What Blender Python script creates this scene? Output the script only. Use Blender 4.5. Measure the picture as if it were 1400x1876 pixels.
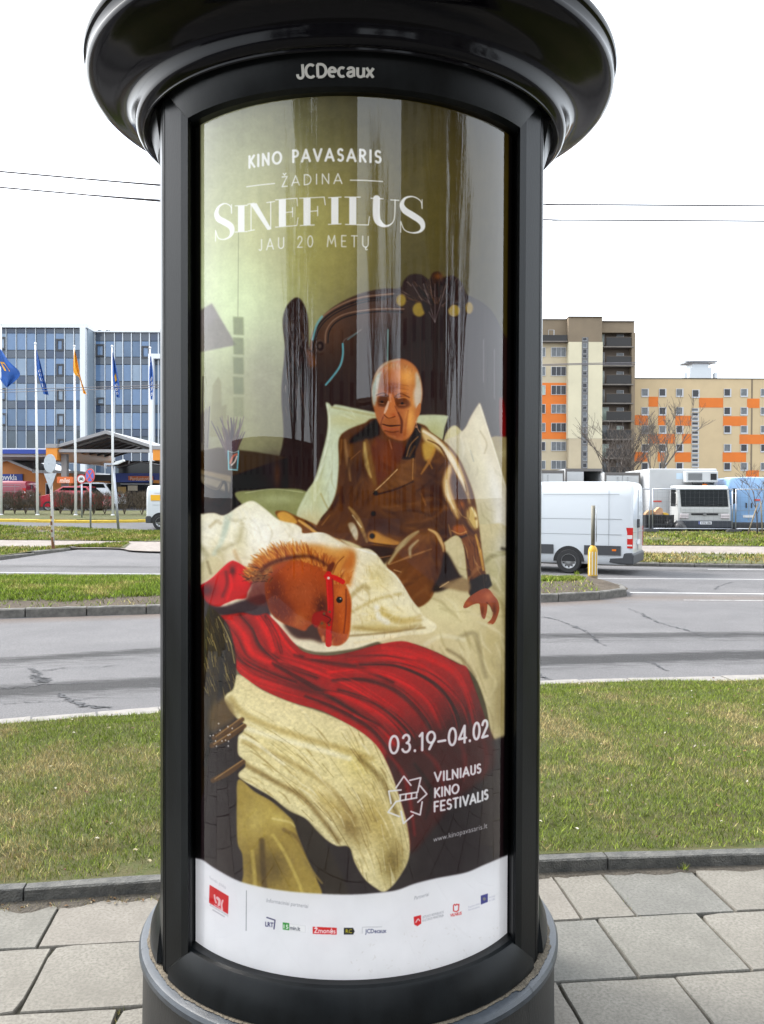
import bpy, bmesh, math, random
import numpy as np
from mathutils import Vector, Matrix
random.seed(11); rng = np.random.default_rng(11)
for o in list(bpy.data.objects): bpy.data.objects.remove(o)
SC = bpy.context.scene; COL = SC.collection
R = math.radians
# ---------------------------------------------------------------- camera, world, sun, exposure
F, CX, CY = 1570.0, 700.0, 938.0                 # focal length and centre in photograph pixels
CAMH, PITCH, ROLL = 2.0, 0.017, 0.0035
cam_data = bpy.data.cameras.new('camera'); cam = bpy.data.objects.new('camera', cam_data); COL.objects.link(cam)
cam_data.sensor_fit = 'HORIZONTAL'; cam_data.sensor_width = 36.0; cam_data.lens = 36.0*F/1400.0
cam_data.clip_start = 0.05; cam_data.clip_end = 3000
cam.matrix_world = Matrix.Translation((0,0,CAMH)) @ Matrix.Rotation(math.pi/2-PITCH,4,'X') @ Matrix.Rotation(ROLL,4,'Z')
SC.camera = cam
SUN_EL, SUN_AZ = R(48), R(-62)                   # azimuth measured from +Y towards +X
world = bpy.data.worlds.new('World'); SC.world = world; world.use_nodes = True
wt = world.node_tree; wt.nodes.clear()
w_out = wt.nodes.new('ShaderNodeOutputWorld'); w_bg = wt.nodes.new('ShaderNodeBackground')
w_sky = wt.nodes.new('ShaderNodeTexSky'); w_sky.sky_type = 'NISHITA'; w_sky.sun_disc = False
w_sky.sun_elevation = SUN_EL; w_sky.sun_rotation = SUN_AZ; w_sky.dust_density = 4.0
w_hs = wt.nodes.new('ShaderNodeHueSaturation'); w_hs.inputs['Saturation'].default_value = 0.30
w_bg.inputs['Strength'].default_value = 0.07
w_cl = wt.nodes.new('ShaderNodeBackground'); w_cl.inputs['Color'].default_value = (0.86,0.93,1.0,1); w_cl.inputs['Strength'].default_value = 0.62
w_add = wt.nodes.new('ShaderNodeAddShader')      # thin bright cloud deck in front of the clear sky
wt.links.new(w_sky.outputs[0], w_hs.inputs['Color']); wt.links.new(w_hs.outputs[0], w_bg.inputs['Color'])
wt.links.new(w_bg.outputs[0], w_add.inputs[0]); wt.links.new(w_cl.outputs[0], w_add.inputs[1]); wt.links.new(w_add.outputs[0], w_out.inputs['Surface'])
sun_data = bpy.data.lights.new('sun','SUN'); sun = bpy.data.objects.new('sun', sun_data); COL.objects.link(sun)
sun_data.energy = 1.3; sun_data.angle = R(14); sun_data.color = (1.0,0.96,0.9)
sdir = Vector((math.sin(SUN_AZ)*math.cos(SUN_EL), math.cos(SUN_AZ)*math.cos(SUN_EL), math.sin(SUN_EL)))
sun.rotation_euler = sdir.to_track_quat('Z','Y').to_euler(); sun.location = sdir*60
SC.view_settings.view_transform = 'Standard'; SC.view_settings.look = 'None'
SC.view_settings.exposure = 1.75; SC.view_settings.gamma = 1.0; SC.view_settings.use_curve_mapping = False

# ---------------------------------------------------------------- pixel <-> world helpers
def proj(x, y, z):
    """world -> photograph pixel (numpy friendly)"""
    zz = z-CAMH; c, s = math.cos(PITCH), math.sin(PITCH)
    d = y*c - zz*s; u = y*s + zz*c
    X = x/d*F; Y = -u/d*F; cr, sr = math.cos(ROLL), math.sin(ROLL)
    return CX + X*cr - Y*sr, CY + X*sr + Y*cr
def ray(px, py):
    X0, Y0 = px-CX, py-CY; cr, sr = math.cos(ROLL), math.sin(ROLL)
    X = (X0*cr + Y0*sr)/F; Y = (-X0*sr + Y0*cr)/F
    c, s = math.cos(PITCH), math.sin(PITCH)
    return Vector((X, c - Y*s, -s - Y*c))
def at(px, py, depth):
    """point of the pixel's ray at world depth y = depth"""
    d = ray(px, py); t = depth/d.y
    return Vector((d.x*t, depth, CAMH + d.z*t))
def on_z(px, py, z):
    d = ray(px, py); t = (z-CAMH)/d.z
    return Vector((d.x*t, d.y*t, z))
TY = [-200, 25.0, 26.0, 28, 31, 33, 36, 38, 41, 43, 45, 52, 60, 100, 400, 1500]
TZ = [-.0, -.0, .01, .03, .10, .18, .36, .45, .64, .75, .86, 1.17, 1.30, 1.5, 2.0, 2.0]
def terr(y): return float(np.interp(y, TY, TZ))
def on_g(px, py, dz=0.0):
    """pixel -> terrain beyond the road"""
    d = ray(px, py); lo, hi = 2.0, 400.0
    for _ in range(60):
        m = (lo+hi)/2; z = CAMH + d.z*m/d.y
        if z > terr(m)+dz: lo = m
        else: hi = m
    return Vector((d.x*lo/d.y, lo, terr(lo)+dz))

# ---------------------------------------------------------------- materials
MATS = {}
def srgb(c):
    c = np.asarray(c, float)/255.0
    return np.where(c <= .04045, c/12.92, ((c+.055)/1.055)**2.4)
def mk(name, col, rough=.6, metal=0.0, var=0.0, scale=6.0, bump=0.0, bscale=40.0, coat=0.0, spec=0.5, col2=None, detail=6.0, stretch=None, trans=0.0, alpha=1.0):
    if name in MATS: return MATS[name]
    m = bpy.data.materials.new(name); m.use_nodes = True; MATS[name] = m
    nt = m.node_tree; b = nt.nodes['Principled BSDF']
    b.inputs['Base Color'].default_value = (*col, 1); b.inputs['Roughness'].default_value = rough
    b.inputs['Metallic'].default_value = metal; b.inputs['Coat Weight'].default_value = coat
    b.inputs['Specular IOR Level'].default_value = spec; b.inputs['Coat Roughness'].default_value = .04
    tc = nt.nodes.new('ShaderNodeTexCoord'); src = tc.outputs['Object']
    if stretch:
        mp = nt.nodes.new('ShaderNodeMapping'); mp.inputs['Scale'].default_value = stretch
        nt.links.new(src, mp.inputs['Vector']); src = mp.outputs[0]
    if var > 0 or col2 is not None:
        n = nt.nodes.new('ShaderNodeTexNoise'); n.inputs['Scale'].default_value = scale; n.inputs['Detail'].default_value = detail
        n.inputs['Roughness'].default_value = .62
        nt.links.new(src, n.inputs['Vector'])
        cr = nt.nodes.new('ShaderNodeValToRGB'); e = cr.color_ramp.elements
        c2 = col2 if col2 is not None else tuple(min(1,c*(1+var)) for c in col)
        c1 = col if col2 is not None else tuple(c*(1-var) for c in col)
        e[0].position = .32; e[0].color = (*c1,1); e[1].position = .68; e[1].color = (*c2,1)
        nt.links.new(n.outputs['Fac'], cr.inputs[0]); nt.links.new(cr.outputs[0], b.inputs['Base Color'])
        if var > 0:
            mr = nt.nodes.new('ShaderNodeMapRange'); mr.inputs['To Min'].default_value = max(0.02,rough-.12); mr.inputs['To Max'].default_value = min(1,rough+.12)
            nt.links.new(n.outputs['Fac'], mr.inputs[0]); nt.links.new(mr.outputs[0], b.inputs['Roughness'])
    if bump > 0:
        n2 = nt.nodes.new('ShaderNodeTexNoise'); n2.inputs['Scale'].default_value = bscale; n2.inputs['Detail'].default_value = 5
        nt.links.new(src, n2.inputs['Vector'])
        bp = nt.nodes.new('ShaderNodeBump'); bp.inputs['Strength'].default_value = bump; bp.inputs['Distance'].default_value = .02
        nt.links.new(n2.outputs['Fac'], bp.inputs['Height']); nt.links.new(bp.outputs[0], b.inputs['Normal'])
    return m
def mk_attr(name, rough=.8, trans=0.0):
    """colour from a per-face / per-corner colour attribute of the mesh"""
    if name in MATS: return MATS[name]
    m = bpy.data.materials.new(name); m.use_nodes = True; MATS[name] = m
    nt = m.node_tree; b = nt.nodes['Principled BSDF']; a = nt.nodes.new('ShaderNodeAttribute'); a.attribute_name = 'Col'
    nt.links.new(a.outputs['Color'], b.inputs['Base Color']); b.inputs['Roughness'].default_value = rough
    b.inputs['Specular IOR Level'].default_value = .2
    return m
def mk_glass(name, tint=(1,1,1), gain=1.0, rough=0.0):
    """thin pane: see-through with the mirror reflection of its two faces"""
    if name in MATS: return MATS[name]
    m = bpy.data.materials.new(name); m.use_nodes = True; MATS[name] = m
    nt = m.node_tree; nt.nodes.clear()
    o = nt.nodes.new('ShaderNodeOutputMaterial'); t = nt.nodes.new('ShaderNodeBsdfTransparent'); g = nt.nodes.new('ShaderNodeBsdfGlossy')
    t.inputs[0].default_value = (*tint,1); g.inputs['Roughness'].default_value = rough
    fr = nt.nodes.new('ShaderNodeFresnel'); fr.inputs['IOR'].default_value = 1.5
    mu = nt.nodes.new('ShaderNodeMath'); mu.operation = 'MULTIPLY'; mu.inputs[1].default_value = gain; mu.use_clamp = True
    mx = nt.nodes.new('ShaderNodeMixShader')
    nt.links.new(fr.outputs[0], mu.inputs[0]); nt.links.new(mu.outputs[0], mx.inputs[0]); nt.links.new(t.outputs[0], mx.inputs[1]); nt.links.new(g.outputs[0], mx.inputs[2])
    nt.links.new(mx.outputs[0], o.inputs[0])
    return m

# ---------------------------------------------------------------- mesh building
class MB:
    """collects shapes; build() links them as one mesh object"""
    def __init__(s): s.v = []; s.f = []; s.sm = []; s.c = []
    def add(s, vs, fs, smooth=False, col=None):
        k = len(s.v); s.v += [tuple(v) for v in vs]; s.f += [tuple(i+k for i in f) for f in fs]; s.sm += [smooth]*len(fs); s.c += [col]*len(fs); return s
    def box(s, x0, x1, y0, y1, z0, z1, M=None, col=None):
        vs = [Vector((x,y,z)) for x in (x0,x1) for y in (y0,y1) for z in (z0,z1)]
        if M is not None: vs = [M @ v for v in vs]
        return s.add(vs, [(0,1,3,2),(4,6,7,5),(0,4,5,1),(2,3,7,6),(0,2,6,4),(1,5,7,3)], col=col)
    def prism(s, poly, a0, a1, axis='y', M=None, col=None):
        """extrude a 2-D outline: axis y -> (x,z), x -> (y,z), z -> (x,y)"""
        n = len(poly)
        def p(q, a):
            v = {'y':(q[0],a,q[1]),'x':(a,q[0],q[1]),'z':(q[0],q[1],a)}[axis]
            return M @ Vector(v) if M is not None else Vector(v)
        vs = [p(q,a0) for q in poly] + [p(q,a1) for q in poly]
        return s.add(vs, [tuple(range(n)), tuple(range(2*n-1,n-1,-1))] + [(i,i+n,(i+1)%n+n,(i+1)%n) for i in range(n)], col=col)
    def tube(s, pts, rad, n=8, smooth=True, cap=True, col=None):
        pts = [Vector(p) for p in pts]; m = len(pts)
        rad = [rad]*m if np.isscalar(rad) else list(rad)
        vs = []; up = None
        for i, p in enumerate(pts):
            t = (pts[min(i+1,m-1)]-pts[max(i-1,0)]).normalized()
            if up is None:
                up = Vector((0,0,1)) if abs(t.z) < .9 else Vector((1,0,0))
            a = t.cross(up).normalized(); b = a.cross(t).normalized(); up = b
            for k in range(n):
                q = 2*math.pi*k/n; vs.append(p + (a*math.cos(q)+b*math.sin(q))*rad[i])
        fs = [(i*n+k, i*n+(k+1)%n, (i+1)*n+(k+1)%n, (i+1)*n+k) for i in range(m-1) for k in range(n)]
        if cap: fs += [tuple(range(n-1,-1,-1)), tuple((m-1)*n+k for k in range(n))]
        return s.add(vs, fs, smooth, col)
    def lathe(s, prof, c=(0,0), a0=0.0, a1=2*math.pi, n=48, smooth=True, M=None):
        """profile (r,z) turned about a vertical axis; angle 0 faces -Y"""
        full = abs(a1-a0-2*math.pi) < 1e-6; m = n if full else n+1
        vs = []
        for i in range(m):
            a = a0+(a1-a0)*i/n
            for r,z in prof:
                v = Vector((c[0]+r*math.sin(a), c[1]-r*math.cos(a), z)); vs.append(M@v if M is not None else v)
        k = len(prof); fs = []
        for i in range(n):
            j = (i+1) % m
            for q in range(k-1): fs.append((i*k+q, i*k+q+1, j*k+q+1, j*k+q))
        return s.add(vs, fs, smooth)
    def build(s, name, mat, parent=None, bevel=0.0, sub=0, loc=None, fixn=False):
        me = bpy.data.meshes.new(name); me.from_pydata(s.v, [], s.f); me.polygons.foreach_set('use_smooth', s.sm)
        if any(c is not None for c in s.c):
            at_ = me.attributes.new('Col','FLOAT_COLOR','FACE')
            arr = np.array([(*(c if c is not None else (1,1,1)),1) for c in s.c], np.float32); at_.data.foreach_set('color', arr.ravel())
        bm = bmesh.new(); bm.from_mesh(me); bmesh.ops.recalc_face_normals(bm, faces=bm.faces); bm.to_mesh(me); bm.free()
        me.update()
        me.materials.append(mat); o = bpy.data.objects.new(name, me); COL.objects.link(o)
        if parent is not None: o.parent = parent
        if loc is not None: o.location = loc
        if bevel > 0:
            b = o.modifiers.new('bevel','BEVEL'); b.width = bevel; b.segments = 2; b.limit_method = 'ANGLE'; b.angle_limit = R(35)
            b.harden_normals = False
        if sub: 
            u = o.modifiers.new('sub','SUBSURF'); u.levels = sub; u.render_levels = sub
        return o
def tag(o, label, cat, group=None):
    o['label'] = label; o['category'] = cat
    if group: o['group'] = group
    return o
def struct(o, label=None):
    o['kind'] = 'structure'
    if label: o['label'] = label
    return o
def thing(name, label, cat, loc=(0,0,0), rz=0.0, group=None):
    o = bpy.data.objects.new(name, None); COL.objects.link(o); o.location = loc; o.rotation_euler = (0,0,rz); o.empty_display_size = .2
    return tag(o, label, cat, group)
def raw(name, V, Fc, mat, parent=None, cols=None, smooth=False, colverts=None):
    me = bpy.data.meshes.new(name)
    V = np.asarray(V, np.float32); Fc = np.asarray(Fc, np.int32)
    me.vertices.add(len(V)); me.vertices.foreach_set('co', V.ravel())
    k = Fc.shape[1]; me.loops.add(Fc.size); me.loops.foreach_set('vertex_index', Fc.ravel())
    me.polygons.add(len(Fc)); me.polygons.foreach_set('loop_start', np.arange(0,Fc.size,k,dtype=np.int32))
    if smooth: me.polygons.foreach_set('use_smooth', np.ones(len(Fc),bool))
    me.update(calc_edges=True)
    if cols is not None:
        a = me.attributes.new('Col','FLOAT_COLOR','FACE'); a.data.foreach_set('color', np.c_[cols,np.ones(len(cols))].astype(np.float32).ravel())
    if colverts is not None:
        a = me.attributes.new('Col','FLOAT_COLOR','POINT'); a.data.foreach_set('color', np.c_[colverts,np.ones(len(colverts))].astype(np.float32).ravel())
    me.materials.append(mat); o = bpy.data.objects.new(name, me); COL.objects.link(o)
    if parent is not None: o.parent = parent
    return o
def spline(pts, n=8, closed=False):
    """Catmull-Rom through 2-D or 3-D points"""
    P = np.asarray(pts, float); m = len(P); out = []
    idx = (lambda i: P[i % m]) if closed else (lambda i: P[min(max(i,0),m-1)])
    for i in range(m if closed else m-1):
        p0,p1,p2,p3 = idx(i-1),idx(i),idx(i+1),idx(i+2)
        for t in np.linspace(0,1,n,endpoint=False):
            out.append(.5*((2*p1)+(-p0+p2)*t+(2*p0-5*p1+4*p2-p3)*t*t+(-p0+3*p1-3*p2+p3)*t**3))
    if not closed: out.append(P[-1])
    return np.array(out)
PRINT_GAIN = 0.76
GALB = 0.70
# ================================================================ the printed poster
CXW, CYW = -0.1198, 3.37                          # column axis
RP, A0, AH, ZT, ZB = 0.683, 0.058, 0.915, 3.285, 0.449
X0, Y0, PW, PH = 340, 140, 610, 1690              # raster of the artwork, in photograph pixels
ART = np.zeros((PH, PW, 3), np.float32)
def _win(pts, pad):
    p = np.asarray(pts, float)
    a = max(0,int(p[:,0].min()-pad-X0)); b = min(PW,int(p[:,0].max()+pad-X0)+2); c = max(0,int(p[:,1].min()-pad-Y0)); d = min(PH,int(p[:,1].max()+pad-Y0)+2)
    return a,b,c,d
def box1(a, r, ax):
    if r < 1: return a
    k = 2*r+1; pad = [(0,0)]*a.ndim; pad[ax] = (r+1,r)
    c = np.cumsum(np.pad(a, pad, mode='edge'), axis=ax, dtype=np.float32)
    return (np.take(c, np.arange(k, c.shape[ax]), axis=ax) - np.take(c, np.arange(0, c.shape[ax]-k), axis=ax))/k
def blur(a, r):
    r = int(round(r))
    for _ in range(2): a = box1(box1(a, r, 0), r, 1)
    return a
def cover(pts, win, ss=3):
    """anti-aliased coverage of a polygon in a window of the raster"""
    a,b,c,d = win; w, h = b-a, d-c
    M = np.zeros((h, w), np.float32)
    if w < 1 or h < 1: return M
    p = np.asarray(pts, float)-(X0+a, Y0+c); q = np.roll(p,-1,0)
    y1, y2 = p[:,1], q[:,1]; ok = y1 != y2
    p, q, y1, y2 = p[ok], q[ok], y1[ok], y2[ok]
    sl = (q[:,0]-p[:,0])/(y2-y1); lo, hi = np.minimum(y1,y2), np.maximum(y1,y2)
    grid = np.arange(w+1)
    for r in range(h):
        for s in range(ss):
            y = r+(s+.5)/ss; m = (lo <= y) & (hi > y)
            if not m.any(): continue
            xs = np.sort(p[m,0]+(y-y1[m])*sl[m])
            for i in range(0, len(xs)-1, 2):
                e = np.clip(grid, xs[i], xs[i+1]); M[r] += (e[1:]-e[:-1])/ss
    return np.clip(M,0,1)
class Mask:
    def __init__(s, win, m): s.win = win; s.m = m
def full(mask):
    Z = np.zeros((PH,PW),np.float32); a,b,c,d = mask.win; Z[c:d,a:b] = mask.m; return Z
def blend(win, m, col, al, clip=None):
    a,b,c,d = win
    if b <= a or d <= c: return
    if clip is not None: m = m*clip[c:d,a:b]
    m = (m*al)[...,None]; ART[c:d,a:b] = ART[c:d,a:b]*(1-m) + np.asarray(col,np.float32)*m
def fill(pts, col, al=1.0, soft=1, smooth=True, clip=None, n=6):
    P = spline(pts, n, True) if smooth else np.asarray(pts,float)
    w = _win(P, 3*soft+2); m = cover(P, w)
    if soft >= 1: m = blur(m, soft)
    blend(w, m, col, al, clip)
    return Mask(w, m)
def line(pts, wd, col, al=1.0, soft=.6, clip=None, n=6, smooth=True):
    """brush stroke; wd a width or (start, middle, end)"""
    P = spline(pts, n) if (smooth and len(pts) > 2) else np.asarray(pts,float)
    ws = np.full(len(P), float(wd)) if np.isscalar(wd) else np.interp(np.linspace(0,1,len(P)), np.linspace(0,1,len(wd)), wd)
    win = _win(P, max(ws)/2+3*soft+2); a,b,c,d = win
    if b <= a or d <= c: return
    gx, gy = np.meshgrid(np.arange(a,b)+.5+X0, np.arange(c,d)+.5+Y0)
    best = np.full(gx.shape, 1e9)
    for i in range(len(P)-1):
        v = P[i+1]-P[i]; L = v@v+1e-9
        t = np.clip(((gx-P[i,0])*v[0]+(gy-P[i,1])*v[1])/L,0,1)
        dd = np.hypot(gx-P[i,0]-t*v[0], gy-P[i,1]-t*v[1]) - (ws[i]+(ws[i+1]-ws[i])*t)/2
        best = np.minimum(best, dd)
    m = np.clip(.5-best/(2*soft), 0, 1); m = m*m*(3-2*m)
    blend(win, m.astype(np.float32), col, al, clip)
def glow(x, y, rx, ry, col, al, clip=None, rot=0.0, p=1.0):
    win = _win([(x-2.6*max(rx,ry),y-2.6*max(rx,ry)),(x+2.6*max(rx,ry),y+2.6*max(rx,ry))],0); a,b,c,d = win
    if b <= a or d <= c: return
    gx, gy = np.meshgrid(np.arange(a,b)+.5+X0-x, np.arange(c,d)+.5+Y0-y)
    cr, sr = math.cos(rot), math.sin(rot)
    m = np.exp(-(((gx*cr+gy*sr)/rx)**2+((-gx*sr+gy*cr)/ry)**2)**p)
    blend(win, m.astype(np.float32), col, al, clip)
def ell(x, y, rx, ry, col, al=1.0, soft=1, clip=None, rot=0.0):
    t = np.linspace(0,2*math.pi,28,endpoint=False); cr, sr = math.cos(rot), math.sin(rot)
    return fill(np.c_[x+rx*np.cos(t)*cr-ry*np.sin(t)*sr, y+rx*np.cos(t)*sr+ry*np.sin(t)*cr], col, al, soft, False, clip)
def vnoise(h, w, sx, sy, seed):
    g = np.random.default_rng(seed).random((int(h/sy)+3, int(w/sx)+3)).astype(np.float32)
    yy = np.arange(h)/sy; xx = np.arange(w)/sx; yi = yy.astype(int); xi = xx.astype(int)
    fy = (yy-yi)[:,None]; fx = (xx-xi)[None]; fy = fy*fy*(3-2*fy); fx = fx*fx*(3-2*fx)
    A = g[np.ix_(yi,xi)]; B = g[np.ix_(yi,xi+1)]; C = g[np.ix_(yi+1,xi)]; D = g[np.ix_(yi+1,xi+1)]
    return (A*(1-fx)+B*fx)*(1-fy)+(C*(1-fx)+D*fx)*fy
def fbm(sx, sy, seed, o=4):
    s = 0; amp = 1; tot = 0
    for i in range(o):
        s = s+amp*vnoise(PH,PW,max(sx/2**i,1.2),max(sy/2**i,1.2),seed+i); tot += amp; amp *= .55
    return s/tot-.5
def tex(mask, amt, sx, sy, seed):
    ART[:] = np.clip(ART*(1+(fbm(sx,sy,seed)*amt*mask)[...,None]),0,255)

def wrinkle(mask, n, box_, ang, L, cols, al, w, soft, bend=.35):
    """short curved brush marks that follow the cloth"""
    for k in range(n):
        x = random.uniform(box_[0],box_[1]); y = random.uniform(box_[2],box_[3]); a = ang(x,y)+random.uniform(-.25,.25); l = random.uniform(*L); b = random.uniform(-bend,bend)
        line([(x,y),(x+math.cos(a)*l*.5,y+math.sin(a)*l*.5),(x+math.cos(a+b)*l,y+math.sin(a+b)*l)],(.8,random.uniform(*w),.8),random.choice(cols),random.uniform(*al),soft,mask,4)
def paint():
    gx, gy = np.meshgrid(np.arange(PW)+X0, np.arange(PH)+Y0)
    # --- wall behind the bed, its left paled by a painted sky reflection
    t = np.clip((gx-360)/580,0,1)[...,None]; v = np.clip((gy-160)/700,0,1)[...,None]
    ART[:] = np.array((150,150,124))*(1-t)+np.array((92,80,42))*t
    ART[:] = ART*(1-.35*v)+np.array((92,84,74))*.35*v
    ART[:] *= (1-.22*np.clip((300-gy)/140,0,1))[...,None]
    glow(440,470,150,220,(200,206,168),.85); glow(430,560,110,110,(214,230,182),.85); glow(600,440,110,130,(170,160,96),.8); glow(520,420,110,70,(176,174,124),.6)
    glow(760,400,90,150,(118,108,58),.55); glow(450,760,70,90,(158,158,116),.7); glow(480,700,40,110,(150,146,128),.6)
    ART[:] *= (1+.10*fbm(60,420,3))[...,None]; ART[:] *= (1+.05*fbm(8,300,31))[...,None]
    for x,a in ((600,.10),(628,.12),(700,.08),(775,.12),(800,.1),(858,.08)):
        line([(x,165),(x+3,420),(x,560)],(16,26,10),(150,140,80),a,14)
    ART[:] *= (1-.16*np.clip((gx-520)/260,0,1))[...,None]; ART[:] *= (1-.15*np.clip((320-gy)/160,0,1)*np.clip((gx-480)/120,0,1))[...,None]
    # grey gabled shape and stack of olive blocks, left
    fill([(362,572),(388,556),(433,632),(362,646)],(124,116,112),.9,1,False)
    fill([(362,572),(388,556),(400,578),(362,620)],(140,132,132),.6,5,False)
    for i,(ya,yb) in enumerate(((580,614),(618,650),(654,686),(690,723),(727,764),(768,800))):
        fill([(427,ya),(446,ya+1),(447,yb),(428,yb-1)],(110,116,78) if i<4 else (128,130,92),.75,1,False)
    line([(437,420),(436,580)],1.2,(110,110,80),.7)
    fill([(390,705),(400,690),(405,700),(406,745),(415,740),(415,800),(384,800)],(128,124,86),.7,1,False)
    fill([(367,760),(382,745),(382,830),(367,830)],(100,90,92),.6,2,False)
    line([(372,690),(370,810)],2,(70,62,66),.8); line([(384,745),(380,820)],2,(70,62,66),.7)
    # --- headboard
    HB = [(512,900),(520,800),(516,720),(522,640),(518,590),(526,560),(543,545),(556,556),(564,585),(566,640),(572,615),(585,588),(612,562),(655,540),(700,529),(732,528),(740,514),(752,503),(772,503),(786,512),(793,500),(805,498),(812,508),(830,505),(846,518),(854,538),(866,545),(886,556),(904,574),(922,610),(938,660),(940,900),(900,1000),(640,1000)]
    hb = full(fill(HB,(54,39,35),1,1,True,None,5))
    glow(610,600,50,60,(104,74,54),.85,hb); glow(690,570,60,40,(92,66,52),.8,hb); glow(660,660,40,60,(60,42,36),.7,hb); glow(800,620,70,90,(44,30,32),.8,hb); glow(880,660,50,110,(66,54,56),.7,hb); glow(545,720,30,160,(44,34,36),.7,hb)
    for k in range(34):
        x = 575+k*10.7+random.uniform(-3,3); y = random.uniform(560,640)
        line([(x,y),(x+random.uniform(-2,2),y+random.uniform(60,200))],(1,2.4,1),random.choice([(92,70,58),(28,20,22),(104,92,92)]),random.uniform(.15,.4),1,hb)
    for k in range(150):    # carved post
        x = random.uniform(520,562); y = random.uniform(552,760); 
        line([(x,y),(x+random.uniform(-6,6),y+random.uniform(6,18))],(1,2.4,1),random.choice([(150,140,138),(20,14,18),(112,88,68),(34,24,26)]),random.uniform(.3,.75),.8,hb)
    for k in range(190):    # carved crest
        a = random.uniform(-1.3,1.3); r0 = random.uniform(8,60); x = 800+math.sin(a)*r0*1.15; y = 566-math.cos(a)*r0
        line([(x,y),(x+math.sin(a)*11,y-math.cos(a)*11)],(1,2.6,1),random.choice([(150,128,116),(18,10,14),(112,80,54),(30,20,22)]),random.uniform(.3,.75),.8,hb)
    for a in (-.16,-.08,0,.08): line([(797,590),(797+a*260,520)],1.4,(150,140,140),.55,.8,hb)
    glow(803,506,9,6,(120,76,34),.9)
    for (x,y,rx,ry) in ((735,550,9,11),(768,567,12,13),(832,569,11,11),(860,564,7,11)): ell(x,y,rx,ry,(158,136,62),.95,1)
    fill([(772,551),(790,560),(780,575)],(44,32,32),1,1); fill([(815,560),(828,556),(821,566)],(44,32,32),1,1)
    for P,w,c,al in (([(570,640),(573,612),(587,585),(615,563),(660,545),(720,538)],3,(140,112,92),.85),([(574,640),(576,613),(590,588),(618,567),(662,550),(722,543)],2.4,(30,20,20),.9),([(578,640),(580,614),(594,590),(622,570),(664,554),(706,548)],1.6,(20,14,16),.9),([(596,628),(598,606),(612,586),(640,573),(690,566),(740,566)],2.2,(146,118,98),.8),([(601,628),(603,608),(616,590),(642,578),(690,571),(738,572)],2.2,(26,18,18),.9),([(604,700),(624,672),(630,650),(629,626),(642,616),(662,604)],1.6,(112,100,94),.8)):
        line(P,w,c,al,.8)
    line([(573,622),(580,596),(590,580)],4,(120,176,180),.8,1.5); line([(628,630),(628,651),(621,674),(597,705)],3.4,(110,176,184),.85,1.2); line([(637,622),(654,610)],2.4,(110,150,156),.6,1)
    ell(586,634,10,12,(96,78,68),.8,1); ell(587,634,7,9,(40,30,30),.9,1); ell(586,634,3,4,(110,92,82),.8,1)
    fill([(562,640),(575,650),(580,668),(566,672)],(116,72,40),.7,2)
    line([(711,604),(710,668)],3,(130,166,164),.8,1); line([(683,590),(683,690)],1.4,(120,112,116),.5); line([(886,622),(886,700)],2,(130,126,136),.5,1.2); line([(906,640),(906,730)],3,(120,116,126),.45,1.5)
    fill([(915,734),(922,732),(926,760),(926,800),(917,800)],(150,34,38),.75,1)  # reflection of a red sign, painted over the headboard
    # --- bedside table, flowers, glass
    fill([(358,828),(400,820),(470,828),(527,838),(500,852),(445,868),(424,874),(358,860)],(70,54,38),1,1,False)
    fill([(358,858),(424,872),(424,884),(358,866)],(128,112,86),.9,1,False)
    fill([(424,872),(527,838),(530,935),(424,960)],(38,28,32),1,1,False); fill([(358,866),(424,884),(424,960),(358,960)],(44,34,32),1,1,False)
    fill([(362,868),(422,884),(420,902),(362,884)],(150,140,118),.8,2,False)
    line([(366,880),(376,892),(396,900),(408,884),(414,888),(414,910),(404,926),(392,922)],5,(36,26,24),.9,1.5); line([(366,878),(378,890),(398,897),(406,884)],1.5,(150,136,110),.7,.8); ell(380,905,14,14,(70,58,48),.7,4)
    glow(500,860,20,30,(54,44,46),.8); glow(508,870,6,24,(92,60,40),.7)
    for k in range(46):
        a = random.uniform(-.55,.5); L = random.uniform(24,62)
        p0 = (424+random.uniform(-9,9),838); p1 = (p0[0]+math.sin(a)*L*.5, 838-L*.62); p2 = (p0[0]+math.sin(a)*L*1.15, 838-L*1.25)
        line([p0,p1,p2],(3,2,2.6,1),random.choice([(78,62,72),(58,46,56),(104,84,88),(92,70,60)]),.85,.8)
    fill([(413,806),(435,806),(433,830),(416,830)],(94,76,84),.8,3,False)
    fill([(418,826),(437,826),(435,861),(419,861)],(84,80,80),.85,1,False)
    line([(418,826),(419,858)],2.4,(130,200,214),.9,.8); line([(437,826),(435,858)],2.4,(120,190,206),.9,.8); line([(419,860),(435,861)],2.6,(150,204,214),.8,.8); line([(418,826),(428,829),(437,826)],1.4,(190,200,200),.7,.6)
    line([(422,848),(427,836),(434,832)],3.6,(196,112,92),.9,.8); line([(424,852),(430,846),(434,836)],2.6,(222,200,190),.9,.8)
    # --- pillows and sheets at the back
    fill([(430,905),(470,898),(520,895),(560,900),(600,930),(610,975),(540,975),(470,945)],(140,142,100),1,1)
    glow(510,915,40,10,(172,176,134),.8); line([(450,903),(500,896),(555,902)],2,(186,190,150),.6,1)
    PL = [(597,738),(603,739),(609,745),(616,741),(650,748),(690,756),(735,764),(775,760),(817,761),(820,768),(814,786),(810,812),(780,830),(640,830),(630,900),(600,960),(545,950),(560,905),(576,880),(588,840),(598,800),(601,775),(600,756)]
    pl = full(fill(PL,(206,214,182),1,1)); 
    glow(640,770,60,14,(194,190,142),.8,pl); glow(610,880,12,60,(220,230,206),.9,pl); glow(578,900,14,40,(196,196,150),.8,pl); glow(795,790,24,24,(182,182,132),.8,pl); glow(570,950,30,18,(206,194,150),.8,pl)
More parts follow.
